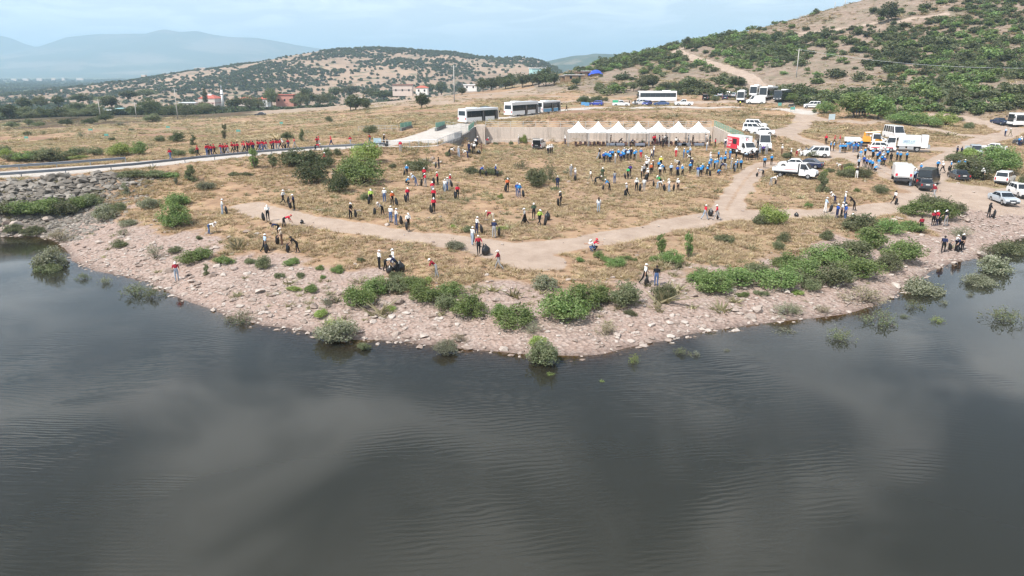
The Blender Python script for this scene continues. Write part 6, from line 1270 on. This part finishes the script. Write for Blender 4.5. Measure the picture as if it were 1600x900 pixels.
def fk(lean=0., head=0., th=((0, 0), (0, 0)), arm=((5, 8, 12), (5, 8, 12)), sit=False):
    """joint positions, facing +x. th: (thigh forward deg, knee flex) right/left; arm: (forward, outward, elbow)"""
    d2 = lambda a: np.array([math.sin(R(a)), 0, -math.cos(R(a))]); J = {}
    pel = np.array([0, 0, 0.]); u = np.array([math.sin(R(lean)), 0, math.cos(R(lean))]); J['pel'] = pel; J['sp'] = pel + u * .2; J['ch'] = pel + u * .40; J['nk'] = pel + u * .545
    hd = np.array([math.sin(R(lean * .75 + head)), 0, math.cos(R(lean * .75 + head))]); J['hd'] = J['nk'] + hd * .13; J['hdir'] = hd
    for i, sd in enumerate((-1, 1)):
        hip = pel + np.array([0, sd * .095, -.03]); t_, k = th[i]; kn = hip + d2(t_) * .43; an = kn + d2(t_ - k) * .42; J['hip%d' % i] = hip; J['kn%d' % i] = kn; J['an%d' % i] = an; J['toe%d' % i] = an + np.array([.16, sd * .02, -.05])
        f, o_, e = arm[i]; shd = pel + u * .49 + np.array([0, sd * .175, 0]); a = R(f - lean * 0); dv = np.array([math.sin(a) * math.cos(R(o_)), sd * math.sin(R(o_)), -math.cos(a) * math.cos(R(o_))]); el = shd + dv * .28
        a2 = R(f + e); dv2 = np.array([math.sin(a2) * math.cos(R(o_ * .6)), sd * math.sin(R(o_ * .6)), -math.cos(a2) * math.cos(R(o_ * .6))]); wr = el + dv2 * .25; J['sh%d' % i] = shd; J['el%d' % i] = el; J['wr%d' % i] = wr; J['pm%d' % i] = wr + dv2 * .075; J['hv%d' % i] = dv2
    low = min(J['an0'][2], J['an1'][2]); sh_ = np.array([0, 0, .085 - low]) if not sit else np.array([0, 0, .52])
    return {k: (v + sh_ if k not in ('hdir', 'hv0', 'hv1') else v) for k, v in J.items()}
def body_mesh(J, name):
    names = ['pel', 'sp', 'ch', 'nk']; rad = {'pel': (.145, .115), 'sp': (.135, .105), 'ch': (.165, .115), 'nk': (.058, .058)}
    vs = [J[k] for k in names]; rr = [rad[k] for k in names]; ed = [(0, 1), (1, 2), (2, 3)]; seg = [(0, 1, 'T', .13), (1, 2, 'S', .13), (2, 3, 'S', .09)]
    for i in (0, 1):
        b0 = len(vs); vs += [J['hip%d' % i], J['kn%d' % i], J['an%d' % i], J['toe%d' % i]]; rr += [(.092, .092), (.06, .06), (.042, .042), (.036, .045)]; ed += [(0, b0), (b0, b0 + 1), (b0 + 1, b0 + 2), (b0 + 2, b0 + 3)]; seg += [(b0, b0 + 1, 'T', .08), (b0 + 1, b0 + 2, 'T', .05), (b0 + 2, b0 + 3, 'F', .05)]
        b0 = len(vs); vs += [J['sh%d' % i], J['el%d' % i], J['wr%d' % i], J['pm%d' % i]]; rr += [(.062, .062), (.045, .045), (.03, .03), (.04, .022)]; ed += [(2, b0), (b0, b0 + 1), (b0 + 1, b0 + 2), (b0 + 2, b0 + 3)]; mid = (vs[b0] * .42 + vs[b0 + 1] * .58); seg += [(b0, b0 + 1, 'S', .055), (b0 + 1, b0 + 2, 'K', .04), (b0 + 2, b0 + 3, 'K', .04)]
    me = D.meshes.new(name); me.from_pydata([tuple(v) for v in vs], ed, []); o = D.objects.new(name, me); C.objects.link(o)
    sk = o.modifiers.new('skin', 'SKIN'); sv = me.skin_vertices[0].data if me.skin_vertices else None
    if sv is None:
        bpy.context.view_layer.objects.active = o; bpy.ops.mesh.customdata_skin_add(); sv = me.skin_vertices[0].data
    for i, r_ in enumerate(rr): sv[i].radius = r_
    sv[0].use_root = True; sk.use_smooth_shade = True; ss = o.modifiers.new('sub', 'SUBSURF'); ss.levels = 1; ss.render_levels = 1
    dg = bpy.context.evaluated_depsgraph_get(); out = D.meshes.new_from_object(o.evaluated_get(dg)); D.objects.remove(o); D.meshes.remove(me)
    V = [tuple(v.co) for v in out.vertices]; F = [tuple(p.vertices) for p in out.polygons]; M = []
    A_ = np.array([vs[a] for a, b_, *_ in seg]); B_ = np.array([vs[b_] for a, b_, *_ in seg]); rs = np.array([s[3] for s in seg]); kk = {'T': 1, 'S': 0, 'K': 2, 'F': 3}
    for f in F:
        c = np.mean([V[i] for i in f], axis=0); ab = B_ - A_; t_ = np.clip(((c - A_) * ab).sum(1) / (ab * ab).sum(1), 0, 1); d_ = np.linalg.norm(c - (A_ + ab * t_[:, None]), axis=1) / rs; M.append(kk[seg[int(np.argmin(d_))][2]])
    D.meshes.remove(out); mb = MB(); mb.V = V; mb.F = F; mb.M = M
    # head with nose, ears, eyes and mouth
    hd = J['hdir']; fw = np.array([hd[2], 0, -hd[0]]); sd_ = np.array([0, 1., 0]); c = J['hd']; q = lambda x, y, z: tuple(c + fw * x + sd_ * y + hd * z); k, n_ = 10, 7; hv = [q(.0, 0, -.125)]
    for i in range(1, n_):
        a = math.pi * i / n_; z = -.125 * math.cos(a)
        for j in range(k):
            b_ = 2 * math.pi * j / k; r_ = math.sin(a); x = .098 * r_ * math.cos(b_) + (.006 if z < 0 else -.004); y = .076 * r_ * math.sin(b_) * (1 - .18 * (z < -.03)); x += .026 if (j == 0 and i == 3) else 0; hv.append(q(x, y, z))
    hv.append(q(-.005, 0, .125)); e = len(hv) - 1; hf = [(0, 1 + (j + 1) % k, 1 + j) for j in range(k)] + [(1 + (i - 1) * k + j, 1 + (i - 1) * k + (j + 1) % k, 1 + i * k + (j + 1) % k, 1 + i * k + j) for i in range(1, n_ - 1) for j in range(k)] + [(e, 1 + (n_ - 2) * k + j, 1 + (n_ - 2) * k + (j + 1) % k) for j in range(k)]
    mb.add(hv, hf, 2)
    for s in (-1, 1):
        mb.add([q(.012, s * .072, -.02), q(-.022, s * .088, -.018), q(-.022, s * .088, .03), q(.012, s * .072, .03), q(-.03, s * .07, .005)], [(0, 1, 2, 3), (1, 4, 2)], 2); mb.add([q(.088, s * .022, .002), q(.084, s * .042, .002), q(.084, s * .042, .016), q(.088, s * .022, .016)], [(0, 1, 2, 3)], 4)
    mb.add([q(.093, -.022, -.062), q(.093, .022, -.062), q(.092, .022, -.05), q(.092, -.022, -.05)], [(0, 1, 2, 3)], 5)
    # five fingers on each hand
    for i, s in enumerate((-1, 1)):
        hv_ = J['hv%d' % i]; p = J['pm%d' % i]; u = np.cross(hv_, [0, 1, 0]); u = u / (np.linalg.norm(u) + 1e-9)
        for j, ln in enumerate((.062, .074, .07, .055)):
            b_ = p + u * (.028 - j * .019); t1 = b_ + hv_ * ln * .55; t2 = t1 + hv_ * ln * .42 + np.array([0, -s * .02, 0]); vs_, fs_ = tube([b_ - hv_ * .02, t1, t2], [.009, .0085, .006], 4); mb.add(vs_, fs_, 2)
        b_ = p - hv_ * .05 + u * .026; vs_, fs_ = tube([b_, b_ + u * .03 + hv_ * .025, b_ + u * .032 + hv_ * .055], [.011, .01, .007], 4); mb.add(vs_, fs_, 2)
    me = mb.mesh(name, [CLO['white'], CLO['jeans'], SKIN, SHOE, EYE, LIP], True)
    return me, q
POSES = {'stand': fk(2, 6), 'stand2': fk(0, 12, ((4, 6), (-3, 4)), ((25, 10, 70), (5, 12, 15))), 'hold': fk(3, 14, ((6, 8), (-4, 4)), ((16, 11, 40), (14, 7, 26))), 'holdl': fk(4, 8, ((-4, 4), (8, 10)), ((12, 7, 30), (18, 12, 38))), 'walk': fk(5, 4, ((24, 8), (-18, 22)), ((-20, 8, 14), (22, 8, 22))), 'bend': fk(72, 10, ((12, 14), (-4, 12)), ((18, 6, 8), (8, 8, 12))), 'stoop': fk(40, 14, ((10, 14), (-6, 10)), ((28, 8, 30), (22, 8, 26))), 'crouch': fk(30, 5, ((100, 128), (85, 130)), ((60, 6, 25), (70, 8, 20))), 'point': fk(0, 0, ((3, 4), (-3, 4)), ((85, 12, 8), (10, 8, 12))), 'drag': fk(14, 6, ((20, 14), (-16, 20)), ((-38, 14, 8), (-30, 14, 10)))}
def cap_mesh(q):
    m = MB(); k = 12; rings = [(.106, .088, .02), (.104, .086, .06), (.08, .066, .105), (.03, .026, .132)]; vs = [q(-.002 + a * math.cos(6.2832 * j / k), b_ * math.sin(6.2832 * j / k), z) for a, b_, z in rings for j in range(k)]; fs = [(i * k + j, i * k + (j + 1) % k, (i + 1) * k + (j + 1) % k, (i + 1) * k + j) for i in range(3) for j in range(k)] + [tuple(range(3 * k, 4 * k))]; m.add(vs, fs)
    m.add([q(.09, -.075, .03), q(.17, -.055, .018), q(.19, 0, .02), q(.17, .055, .018), q(.09, .075, .03), q(.1, 0, .035), q(.09, -.075, .022), q(.17, -.055, .01), q(.19, 0, .012), q(.17, .055, .01), q(.09, .075, .022)], [(0, 1, 2, 5), (5, 2, 3, 4), (6, 7, 1, 0), (7, 8, 2, 1), (8, 9, 3, 2), (9, 10, 4, 3), (6, 10, 9, 8, 7)]); return m.mesh('cap', CAPM, True)
def hair_mesh(q, long=False):
    m = MB(); k = 12; rings = [(.09, .085, -.05 if not long else -.26), (.108, .09, .0), (.108, .088, .06), (.08, .068, .112), (.02, .02, .137)]; vs = []
    for a, b_, z in rings:
        for j in range(k):
            an = 6.2832 * j / k; x = a * math.cos(an); x = min(x, .055 if z < .05 else .2); vs.append(q(x - .012, b_ * math.sin(an), z))
    m.add(vs, [(i * k + j, i * k + (j + 1) % k, (i + 1) * k + (j + 1) % k, (i + 1) * k + j) for i in range(4) for j in range(k)] + [tuple(range(4 * k, 5 * k))]); return m.mesh('hair', HAIR, True)
PB = {}
for k, J in POSES.items():
    me, q = body_mesh(J, 'body_' + k); PB[k] = (me, cap_mesh(q), hair_mesh(q), hair_mesh(q, True), J)
def bag_mesh(seed, hang):
    r = random.Random(seed); m = MB(); k, n_ = 10, 8; prof = [(.03, 1.0), (.05, .94), (.13, .84), (.2, .66), (.235, .45), (.22, .25), (.15, .08), (.03, .0)] if hang else [(.04, .72), (.07, .64), (.2, .54), (.3, .38), (.32, .2), (.26, .06), (.12, .0), (.02, .0)]
    vs = []
    for i, (a, z) in enumerate(prof):
        for j in range(k): b_ = 6.2832 * j / k; s = 1 + .55 * mnoise.noise(Vector((math.cos(b_) * 1.6 + seed, math.sin(b_) * 1.6, z * 3))); vs.append((a * s * math.cos(b_), a * s * .72 * math.sin(b_), z))
    m.add(vs, [(i * k + j, i * k + (j + 1) % k, (i + 1) * k + (j + 1) % k, (i + 1) * k + j) for i in range(len(prof) - 1) for j in range(k)] + [tuple(range(k))]); return m.mesh('trash_bag', BAGM, True)
BAGS = [bag_mesh(i, True) for i in range(3)]; SACKS = [bag_mesh(i + 7, False) for i in range(2)]
def pzone(x, y):
    if x > 1320 and y < 184: return 'under the shade tree'
    if y < 180: return 'by the upper road'
    if x < 620 and y < 247: return 'on the dam road'
    if x < 640 and y < 262: return 'below the dam road'
    if x < 770 and y < 252: return 'at the wing wall'
    if x < 880 and y < 250: return 'before the retaining wall'
    if 885 < x < 1112 and y < 227: return 'under the white tents'
    if x < 1064 and y < 258: return 'in the crowd before tents'
    if x < 1122 and y < 249: return 'left of the food truck'
    if x < 1212 and y < 253: return 'in front of the food truck'
    if x < 1064 and y < 286 and x > 995: return 'in the field\'s central crowd'
    if x < 1064 and y < 312 and x > 900: return 'in the middle field'
    if x < 1165 and y < 280 and x > 1064: return 'beside the rising track'
    if x < 1262 and y < 296 and x > 1164: return 'near the flatbed truck'
    if x < 1318 and y < 242: return 'behind the compact van'
    if x < 1395 and y < 272: return 'in the blue crowd'
    if x < 1440 and y < 295: return 'beside the white tipper'
    if x > 1440 and y < 290: return 'by the parked black sedan' if x < 1545 and y > 250 else 'at the far right parking'
    if x > 1380 and y < 345: return 'on the gravel parking'
    if x > 1380: return 'at the right inlet shore'
    if x > 1270: return 'by the green belt'
    if x > 1060: return 'at the path fork'
    if x > 880: return 'near the spit bushes'
    if x > 800: return 'right of the path bend'
    if y > 390 and x > 560: return 'on the lower slope'
    if x > 725: return 'at the path bend'
    if x > 540 and y > 300: return 'on grass above the path'
    if x > 540: return 'on the upper left field'
    return 'on the left slope'
DOES = {'stand': 'standing', 'stand2': 'standing', 'hold': 'holding a bag', 'walk': 'walking', 'bend': 'bending down', 'stoop': 'stooping', 'crouch': 'crouching', 'point': 'reaching out', 'drag': 'dragging a bag'}
def person(x, y, pose, shirt, pants, cap='w', hd=None, bag='', hgt=None):
    did = pose
    if pose == 'hold' and bag == 'L': pose = 'holdl'
    p = place(x, y); me, cm, hm_, hl, J = PB[pose]; s = (hgt or random.uniform(.94, 1.03)) * 1.0; rz = R(hd) if hd is not None else random.uniform(0, 6.28)
    o = link('person', me, None, [CLO[shirt], CLO[pants], SKIN, SHOE, EYE, LIP]); o.location = (p[0], p[1], p[2] - .01); o.rotation_euler = (0, 0, rz); o.scale = (s * 1.18, s * 1.18, s * 1.05)
    if cap == 'w': link('cap', cm, o)
    elif cap == 'r': link('cap', cm, o, [CLO['red']])
    elif cap == 'l': link('hair', hl, o)
    else: link('hair', hm_, o)
    lab = 'person, %s top, %s trousers, %s %s' % (shirt, pants, DOES[did] if not (bag and did == 'hold') else 'with bag', pzone(x, y)); tag(o, lab.replace('light jeans trousers', 'light jeans').replace('jeans trousers', 'jeans'), 'person')
    if bag:
        i = 0 if bag in 'RK' else 1; h = J['pm%d' % i] * s * np.array([1.18, 1.18, 1.05]); c_, s_ = math.cos(rz), math.sin(rz); side = np.array([.02, (-.05 if i == 0 else .05), 0]); h2 = h + side; wx = p[0] + h2[0] * c_ - h2[1] * s_; wy = p[1] + h2[0] * s_ + h2[1] * c_; gz2 = hz(wx, wy); top = p[2] + h[2]
        L_ = max(.7, min(1.0, top - gz2 + .04)); b_ = link('trash_bag', random.choice(BAGS)); b_.location = (wx, wy, max(gz2 + .0, top - L_ + .06)); b_.scale = (.82, .82, L_); b_.rotation_euler = (random.uniform(-.16, .16), random.uniform(-.16, .16), random.random() * 6.28)
        tag(b_, 'black bag by person in %s top %s' % (shirt, pzone(x, y)), 'bag', 'black trash bags of the volunteers')
    return o
ROWS = '''348 336 hold white light_jeans w 0 R;327 366 bend white jeans w 0;277 439 stand2 maroon light_jeans w -60;
443 320 walk white black w 0 L;460 329 hold navy black w 200 R;419 345 hold white black w -70 R;436 366 bend navy black h 200;444 356 bend red black r 20;441 385 hold beige brown w 190 R;415 394 walk pale_blue black w 30 R;465 395 stoop black black h 190 R;548 342 hold black black w -30 L;
580 320 hold lime black w -80 R;601 317 stand white jeans w 90;598 337 stoop grey black w 200 R;613 322 hold orange black w -70 L;611 348 stand white jeans w 80;619 352 hold white jeans w 10 R;638 360 hold white black w -60 R;637 316 hold red navy w -40 R;634 290 crouch blue black w 0;650 291 stoop pale_blue jeans w 180;636 275 hold blue black w -90 R;
665 292 hold red grey w 220 R;663 283 stand red black w 90;684 290 hold red black w 200 R;695 301 hold white light_jeans w 60 L;699 299 stand grey jeans w 30;703 293 hold red grey w 0 R;686 264 hold black black h 180 R;715 311 hold red black h -80 R;676 305 stand red grey w 270;678 318 stand red black w 270;678 333 hold red black w -60 R;
750 276 stoop royal black w 0 R;774 276 hold royal black w 0 R;793 300 hold orange black w -60 R;738 383 hold white light_jeans w 30 L;745 366 hold white navy w 20 R;748 398 drag maroon black w 90 R;772 372 hold navy grey w 60 R;771 349 bend maroon beige w 180;779 421 walk maroon grey w 180;682 434 stoop maroon grey w 180;
593 421 stand white black w 20;602 424 bend white black w 20;615 419 stand white grey w 200;621 428 stoop navy black h 180;584 239 bend red black w 0;626 238 stand red grey w 90;507 257 hold red black w 0 R;493 237 bend red black w 0;
702 244 bend white black w 0;717 246 stand grey light_jeans w 270;731 247 bend white navy w 180;733 240 stand navy navy w 90;738 241 hold black black w 180 R;741 240 stand white black w 90;746 229 stand navy black w 0;744 231 stoop white black w 90;752 239 stand brown brown h 0;759 228 stoop red grey w 0;810 225 stand white grey w 0;883 226 stand white navy w 180;842 233 stand black white h 90;856 242 stand white black w 270;859 241 stand white black w 270;862 241 stand white black w 270;
811 309 hold blue jeans w -60 L;808 307 stand royal jeans w 90;820 351 walk grey black w 200 R;834 343 stand dark_green black w 270;843 353 walk lime black w -70 L;876 322 hold black black w 200 L;871 295 stand navy navy w 90;892 276 stand grey grey w 270;899 282 stand white jeans w 180 L;
936 249 walk black light_jeans w 10 R;922 284 walk white khaki h 0;930 290 bend black black w 0;941 282 hold dark_green black w 270 R;935 333 stand white light_jeans l 90;952 299 stoop blue black w 190 R;960 287 stand2 grey jeans h 90;979 308 walk grey black w 200 R;994 299 hold white black w 270 L;1006 299 stand white grey h 90;1027 296 bend white light_jeans w 0;1032 293 stoop green black w 180 R;1045 301 hold white light_jeans w 180 R;1059 299 hold white black w 200 R;981 280 stand green black h 200 R;984 276 stand purple black h 270;
943 255 stand royal black w 90;946 252 stand blue black w 90;950 254 stand blue black w 90;953 255 stand blue black w 90;954 250 stand royal navy w 90;957 250 stand blue black w 90;961 256 stand white grey h 0;966 249 walk blue black w 90;970 254 stand royal black w 90;972 250 stand blue jeans w 90;974 252 stand blue black w 90;975 248 stand pale_blue navy w 90;978 249 stand navy black w 90;981 251 stand pale_blue black w 90;983 248 stand blue black w 90;986 249 stand navy black w 90;991 251 stand blue black w 90;993 249 stand blue grey w 90;1001 248 stand blue red w 90;1018 250 walk white navy w 180;1021 245 stand white navy w 0;1036 232 stand black black h 90;1056 230 stand white black h 90;1056 246 stand white red w 270;1068 248 stand blue jeans w 0;1074 248 stand blue black h 90;1078 246 stand pale_blue black w 180;
1013 258 stoop white grey w 180;1002 280 stand white black w 0;1006 276 stand grey black w 90;1010 268 stand white black w 90;1013 264 stand white beige w 0;1012 283 hold white black w 200 L;1017 274 stand orange black w 90;1020 270 stand black black w 180;1031 277 stand white black w 270;1029 268 stand blue black w 90;1032 263 stand yellow black w 270;1038 272 stoop blue black w 180;1048 275 stand pale_blue black w 90;1058 276 stand royal black w 90;1066 276 hold blue black w 180 R;1061 262 bend white navy w 180;1078 271 stand blue black w 90;1080 266 stand navy black w 90;1079 256 stoop white black w 180;
1104 236 stand white light_jeans h 0;1117 231 stand red black h 0;1133 231 stand white navy h 270;1122 251 stand blue black w 0;1126 260 stand blue grey w 90;1132 259 stand blue black w 90;1133 251 stand blue black w 0;1140 250 stand blue jeans w 0;1150 249 stand2 white black h 0;1161 250 bend pale_blue black h 0;1168 251 stoop grey black h 0;1174 250 stand black black h 90;1182 250 stand black black w 90;1187 241 stand grey light_jeans h 90;1192 243 stand purple black w 90;1197 243 stand grey grey h 90;1184 234 stand black black h 90;
1090 277 stand royal light_jeans h 90;1094 277 stand blue black w 90;1097 274 stand blue black w 90;1104 275 hold blue black w 0 R;1107 268 stand blue black w 0;1110 262 stand blue jeans w 90;1116 266 stand blue black w 0;1120 265 stand blue grey w 90;1109 256 stand white grey w 0;1120 274 crouch blue navy h 0;1125 270 stoop navy black h 0;1134 266 bend white light_jeans h 180;1142 265 hold grey grey w 0 R;1149 269 stand blue light_jeans w 180 L;1152 265 hold blue black w 180 R;1157 266 stand blue black w 90;1194 262 stand blue black w 90;1205 258 stand blue black w 90;1192 277 bend grey black w 180 R;1204 290 bend white grey w 0 L;1221 243 stand white brown w 0;1244 246 stoop white maroon w 0;1252 245 crouch white white w 90;1235 248 stand white black w 0;1262 244 stoop grey black h 180;
1101 343 walk red light_jeans w 0;1120 344 walk red grey w 180 R;925 392 crouch red black r 0;929 393 crouch white jeans w 180;1007 444 walk white black w 0 R;1025 447 stand black jeans h 90;
1290 226 stand red black r 90;1303 226 walk red black r 0;1311 226 walk red grey r 0;1297 236 stand blue black w 0;1302 236 stand blue black w 0;1312 239 stand blue light_jeans w 90;1316 239 stand blue black w 90;1320 239 stand blue black w 90;1323 236 stand blue grey w 90;1327 235 stand blue jeans w 90;1330 233 stand pale_blue jeans w 90;1333 238 stand blue jeans w 90;1337 237 stand royal jeans w 90;1340 238 stand blue black w 90;1345 233 stand blue jeans w 90;1344 249 hold blue light_jeans w 90 L;1351 246 stand blue black w 90;1363 247 hold blue black w 90 R;1370 253 stand blue black w 90;1373 250 stand royal black w 90;1377 258 stand blue black w 90;1379 254 stand pale_blue black w 90;1381 260 walk royal black w 90;1386 249 stand blue black w 90;1391 256 stand black black l 90;1372 264 stand blue light_jeans w 90;1353 263 stand royal black w 90;1358 265 stand blue black w 90;1362 267 stand blue black w 90;1365 269 crouch blue black w 0;1349 260 stand royal black w 90;1315 268 bend white brown w 180;1338 279 hold black white w 90 L;1341 264 stand pale_blue black w 90;1401 251 stand blue black w 90;1406 253 stand blue black w 90;1416 253 stand blue black w 90;1375 244 stand white grey w 90;1382 242 stand white grey h 90;
1422 291 stand white light_jeans w 90;1428 285 point pale_blue navy w 0;1433 279 stoop white navy w 180;1438 272 stand blue navy w 180;1464 267 walk blue black w 270;1472 270 walk white black w 180;1485 268 stand blue black w 180 R;1497 266 stand blue black h 90;1506 266 stand blue black w 90;1523 280 stand black light_jeans w 90;1534 282 stand2 white black w 200;1459 310 walk maroon grey w 90;1397 319 walk white black h 0 R;1494 245 stand navy black h 0;1501 245 stand navy black h 0;1570 213 stand pale_blue navy w 0;1578 213 walk khaki khaki w 180;1591 228 stand blue navy w 0;1594 228 stand white navy w 180;
1338 181 stand blue jeans h 0;1342 181 stand pale_blue jeans w 0;1347 181 stand white black h 90;1351 181 stand navy black w 90;1356 181 stand grey navy w 180;
1289 332 hold pale_blue white w 0 R;1304 320 stoop white navy w 180;1319 322 stand white jeans w 0;1307 343 stand2 royal navy w 0;1314 340 hold white black w 0 R;1320 344 stand royal jeans w 180;1334 329 stoop black black l 180 R;1336 355 stoop black light_jeans w 200;
1438 363 hold maroon black h 90 R;1457 353 stand2 maroon black w 270;1463 352 stand red navy w 180;1477 353 hold black grey w 200 R;1473 395 walk navy black h 70;1493 393 stand2 white black w 0;1499 394 stoop navy black w 180 R;1503 391 stand black black w 180;1544 340 hold black black l 0 R;
954 226 stand black black h 0;967 229 stoop black black h 0;1021 226 stand red black h 90;1023 225 stand red red h 0;1030 226 point navy navy h 0;1035 225 stand grey black h 180;1039 225 stand white navy h 90;1041 226 stand black black h 90;1056 226 crouch black black h 0;1082 226 stand black black h 0;1102 224 point white grey h 0;1109 226 stand dark_green black h 180;986 226 crouch navy black h 0;1075 225 stand grey black h 0;
885 174 walk black black h 0;983 166 stand black black h 0;992 165 stand black black h 90;1156 167 stand yellow black h 0;1284 170 stand black black h 180'''.replace('\n', '').split(';')
for row in ROWS:
    f = row.split(); person(float(f[0]), float(f[1]), f[2], f[3].replace('_', ' '), f[4].replace('_', ' '), f[5], float(f[6]) + random.uniform(-20, 20), f[7] if len(f) > 7 else '', random.uniform(.86, .96) if (f[3] in ('blue', 'royal') and float(f[1]) < 285) else None)
RED = [(267,250),(310,245),(324,244),(327,243),(331,244),(336,243),(346,241),(350,242),(354,241),(357,242),(364,239),(368,240),(372,239),(380,238),(383,239),(387,238),(390,238),(394,237),(397,238),(404,236),(407,237),(411,236),(414,236),(417,236),(425,235),(428,235),(432,235),(436,235),(439,234),(451,233),(461,232),(496,230),(499,230),(518,229),(548,228),(578,226)]
for x, y in RED: person(x, y, random.choice(['stand', 'walk', 'walk']), 'red', random.choice(['black', 'black', 'grey', 'jeans', 'navy']), random.choice(['h', 'h', 'r']), 180 + random.uniform(-40, 40))
person(443, 233, 'drag', 'white', 'black', 'w', 180, 'R'); person(600, 227, 'hold', 'black', 'black', 'w', 0, 'L')
SK = [(855,344,.9,'tall black trash bag standing on the grass by the field path'),(625,425,.9,'full black trash bag held by the shore group'),(610,427,.7,'black trash bag on the ground beside the shore group'),(759,398,.9,'second black trash bag dragged at the path bend'),(1244,338,.45,'black sack lying beside the path near the green belt'),(1551,340,.5,'black trash bag on the gravel beside the woman in black'),(472,349,.4,'dark bundle lying on the slope left of the path'),(1110,337,.8,'black bag stretched between two red-shirted walkers'),(604,230,.8,'black trash bag at the end of the dam road'),(1496,393,.6,'black trash bag between the officers at the inlet'),(1255,243,.6,'dark bag at the front of the compact van'),(748,241,.7,'olive sack at the wing wall corner')]
for x, y, s, lab in SK:
    p = place(x, y); o = link('trash_bag', random.choice(SACKS)); o.location = (p[0], p[1], p[2] - .02); o.scale = (1.1 * (s + .3), 1.1 * (s + .3), 1.6 * s); o.rotation_euler = (0, 0, random.random() * 6.28); tag(o, lab, 'bag')
finish_labels()
HAZE = 2.0e-4; cy.volume_bounces = 4

# ------------------------------------------------------------------ haze
hm, t = new_mat('summer_haze')
pv = N(t, 'ShaderNodeVolumePrincipled'); pv.inputs['Color'].default_value = (.58, .80, 1.0, 1); pv.inputs['Density'].default_value = HAZE; pv.inputs['Anisotropy'].default_value = .25
o_ = N(t, 'ShaderNodeOutputMaterial'); L(t, pv.outputs[0], o_.inputs['Volume'])
hx, hy0, hy1, hz0, hz1 = 16500, -700, 16800, -60, 570
ho = mesh_obj('haze', [(x, y, z) for z in (hz0, hz1) for y in (hy0, hy1) for x in (-hx, hx)], [(0,2,3,1),(4,5,7,6),(0,1,5,4),(2,6,7,3),(0,4,6,2),(1,3,7,5)], hm)
ho['kind'] = 'stuff'; ho['label'] = 'pale blue summer haze over the far mountains'; ho['category'] = 'haze'
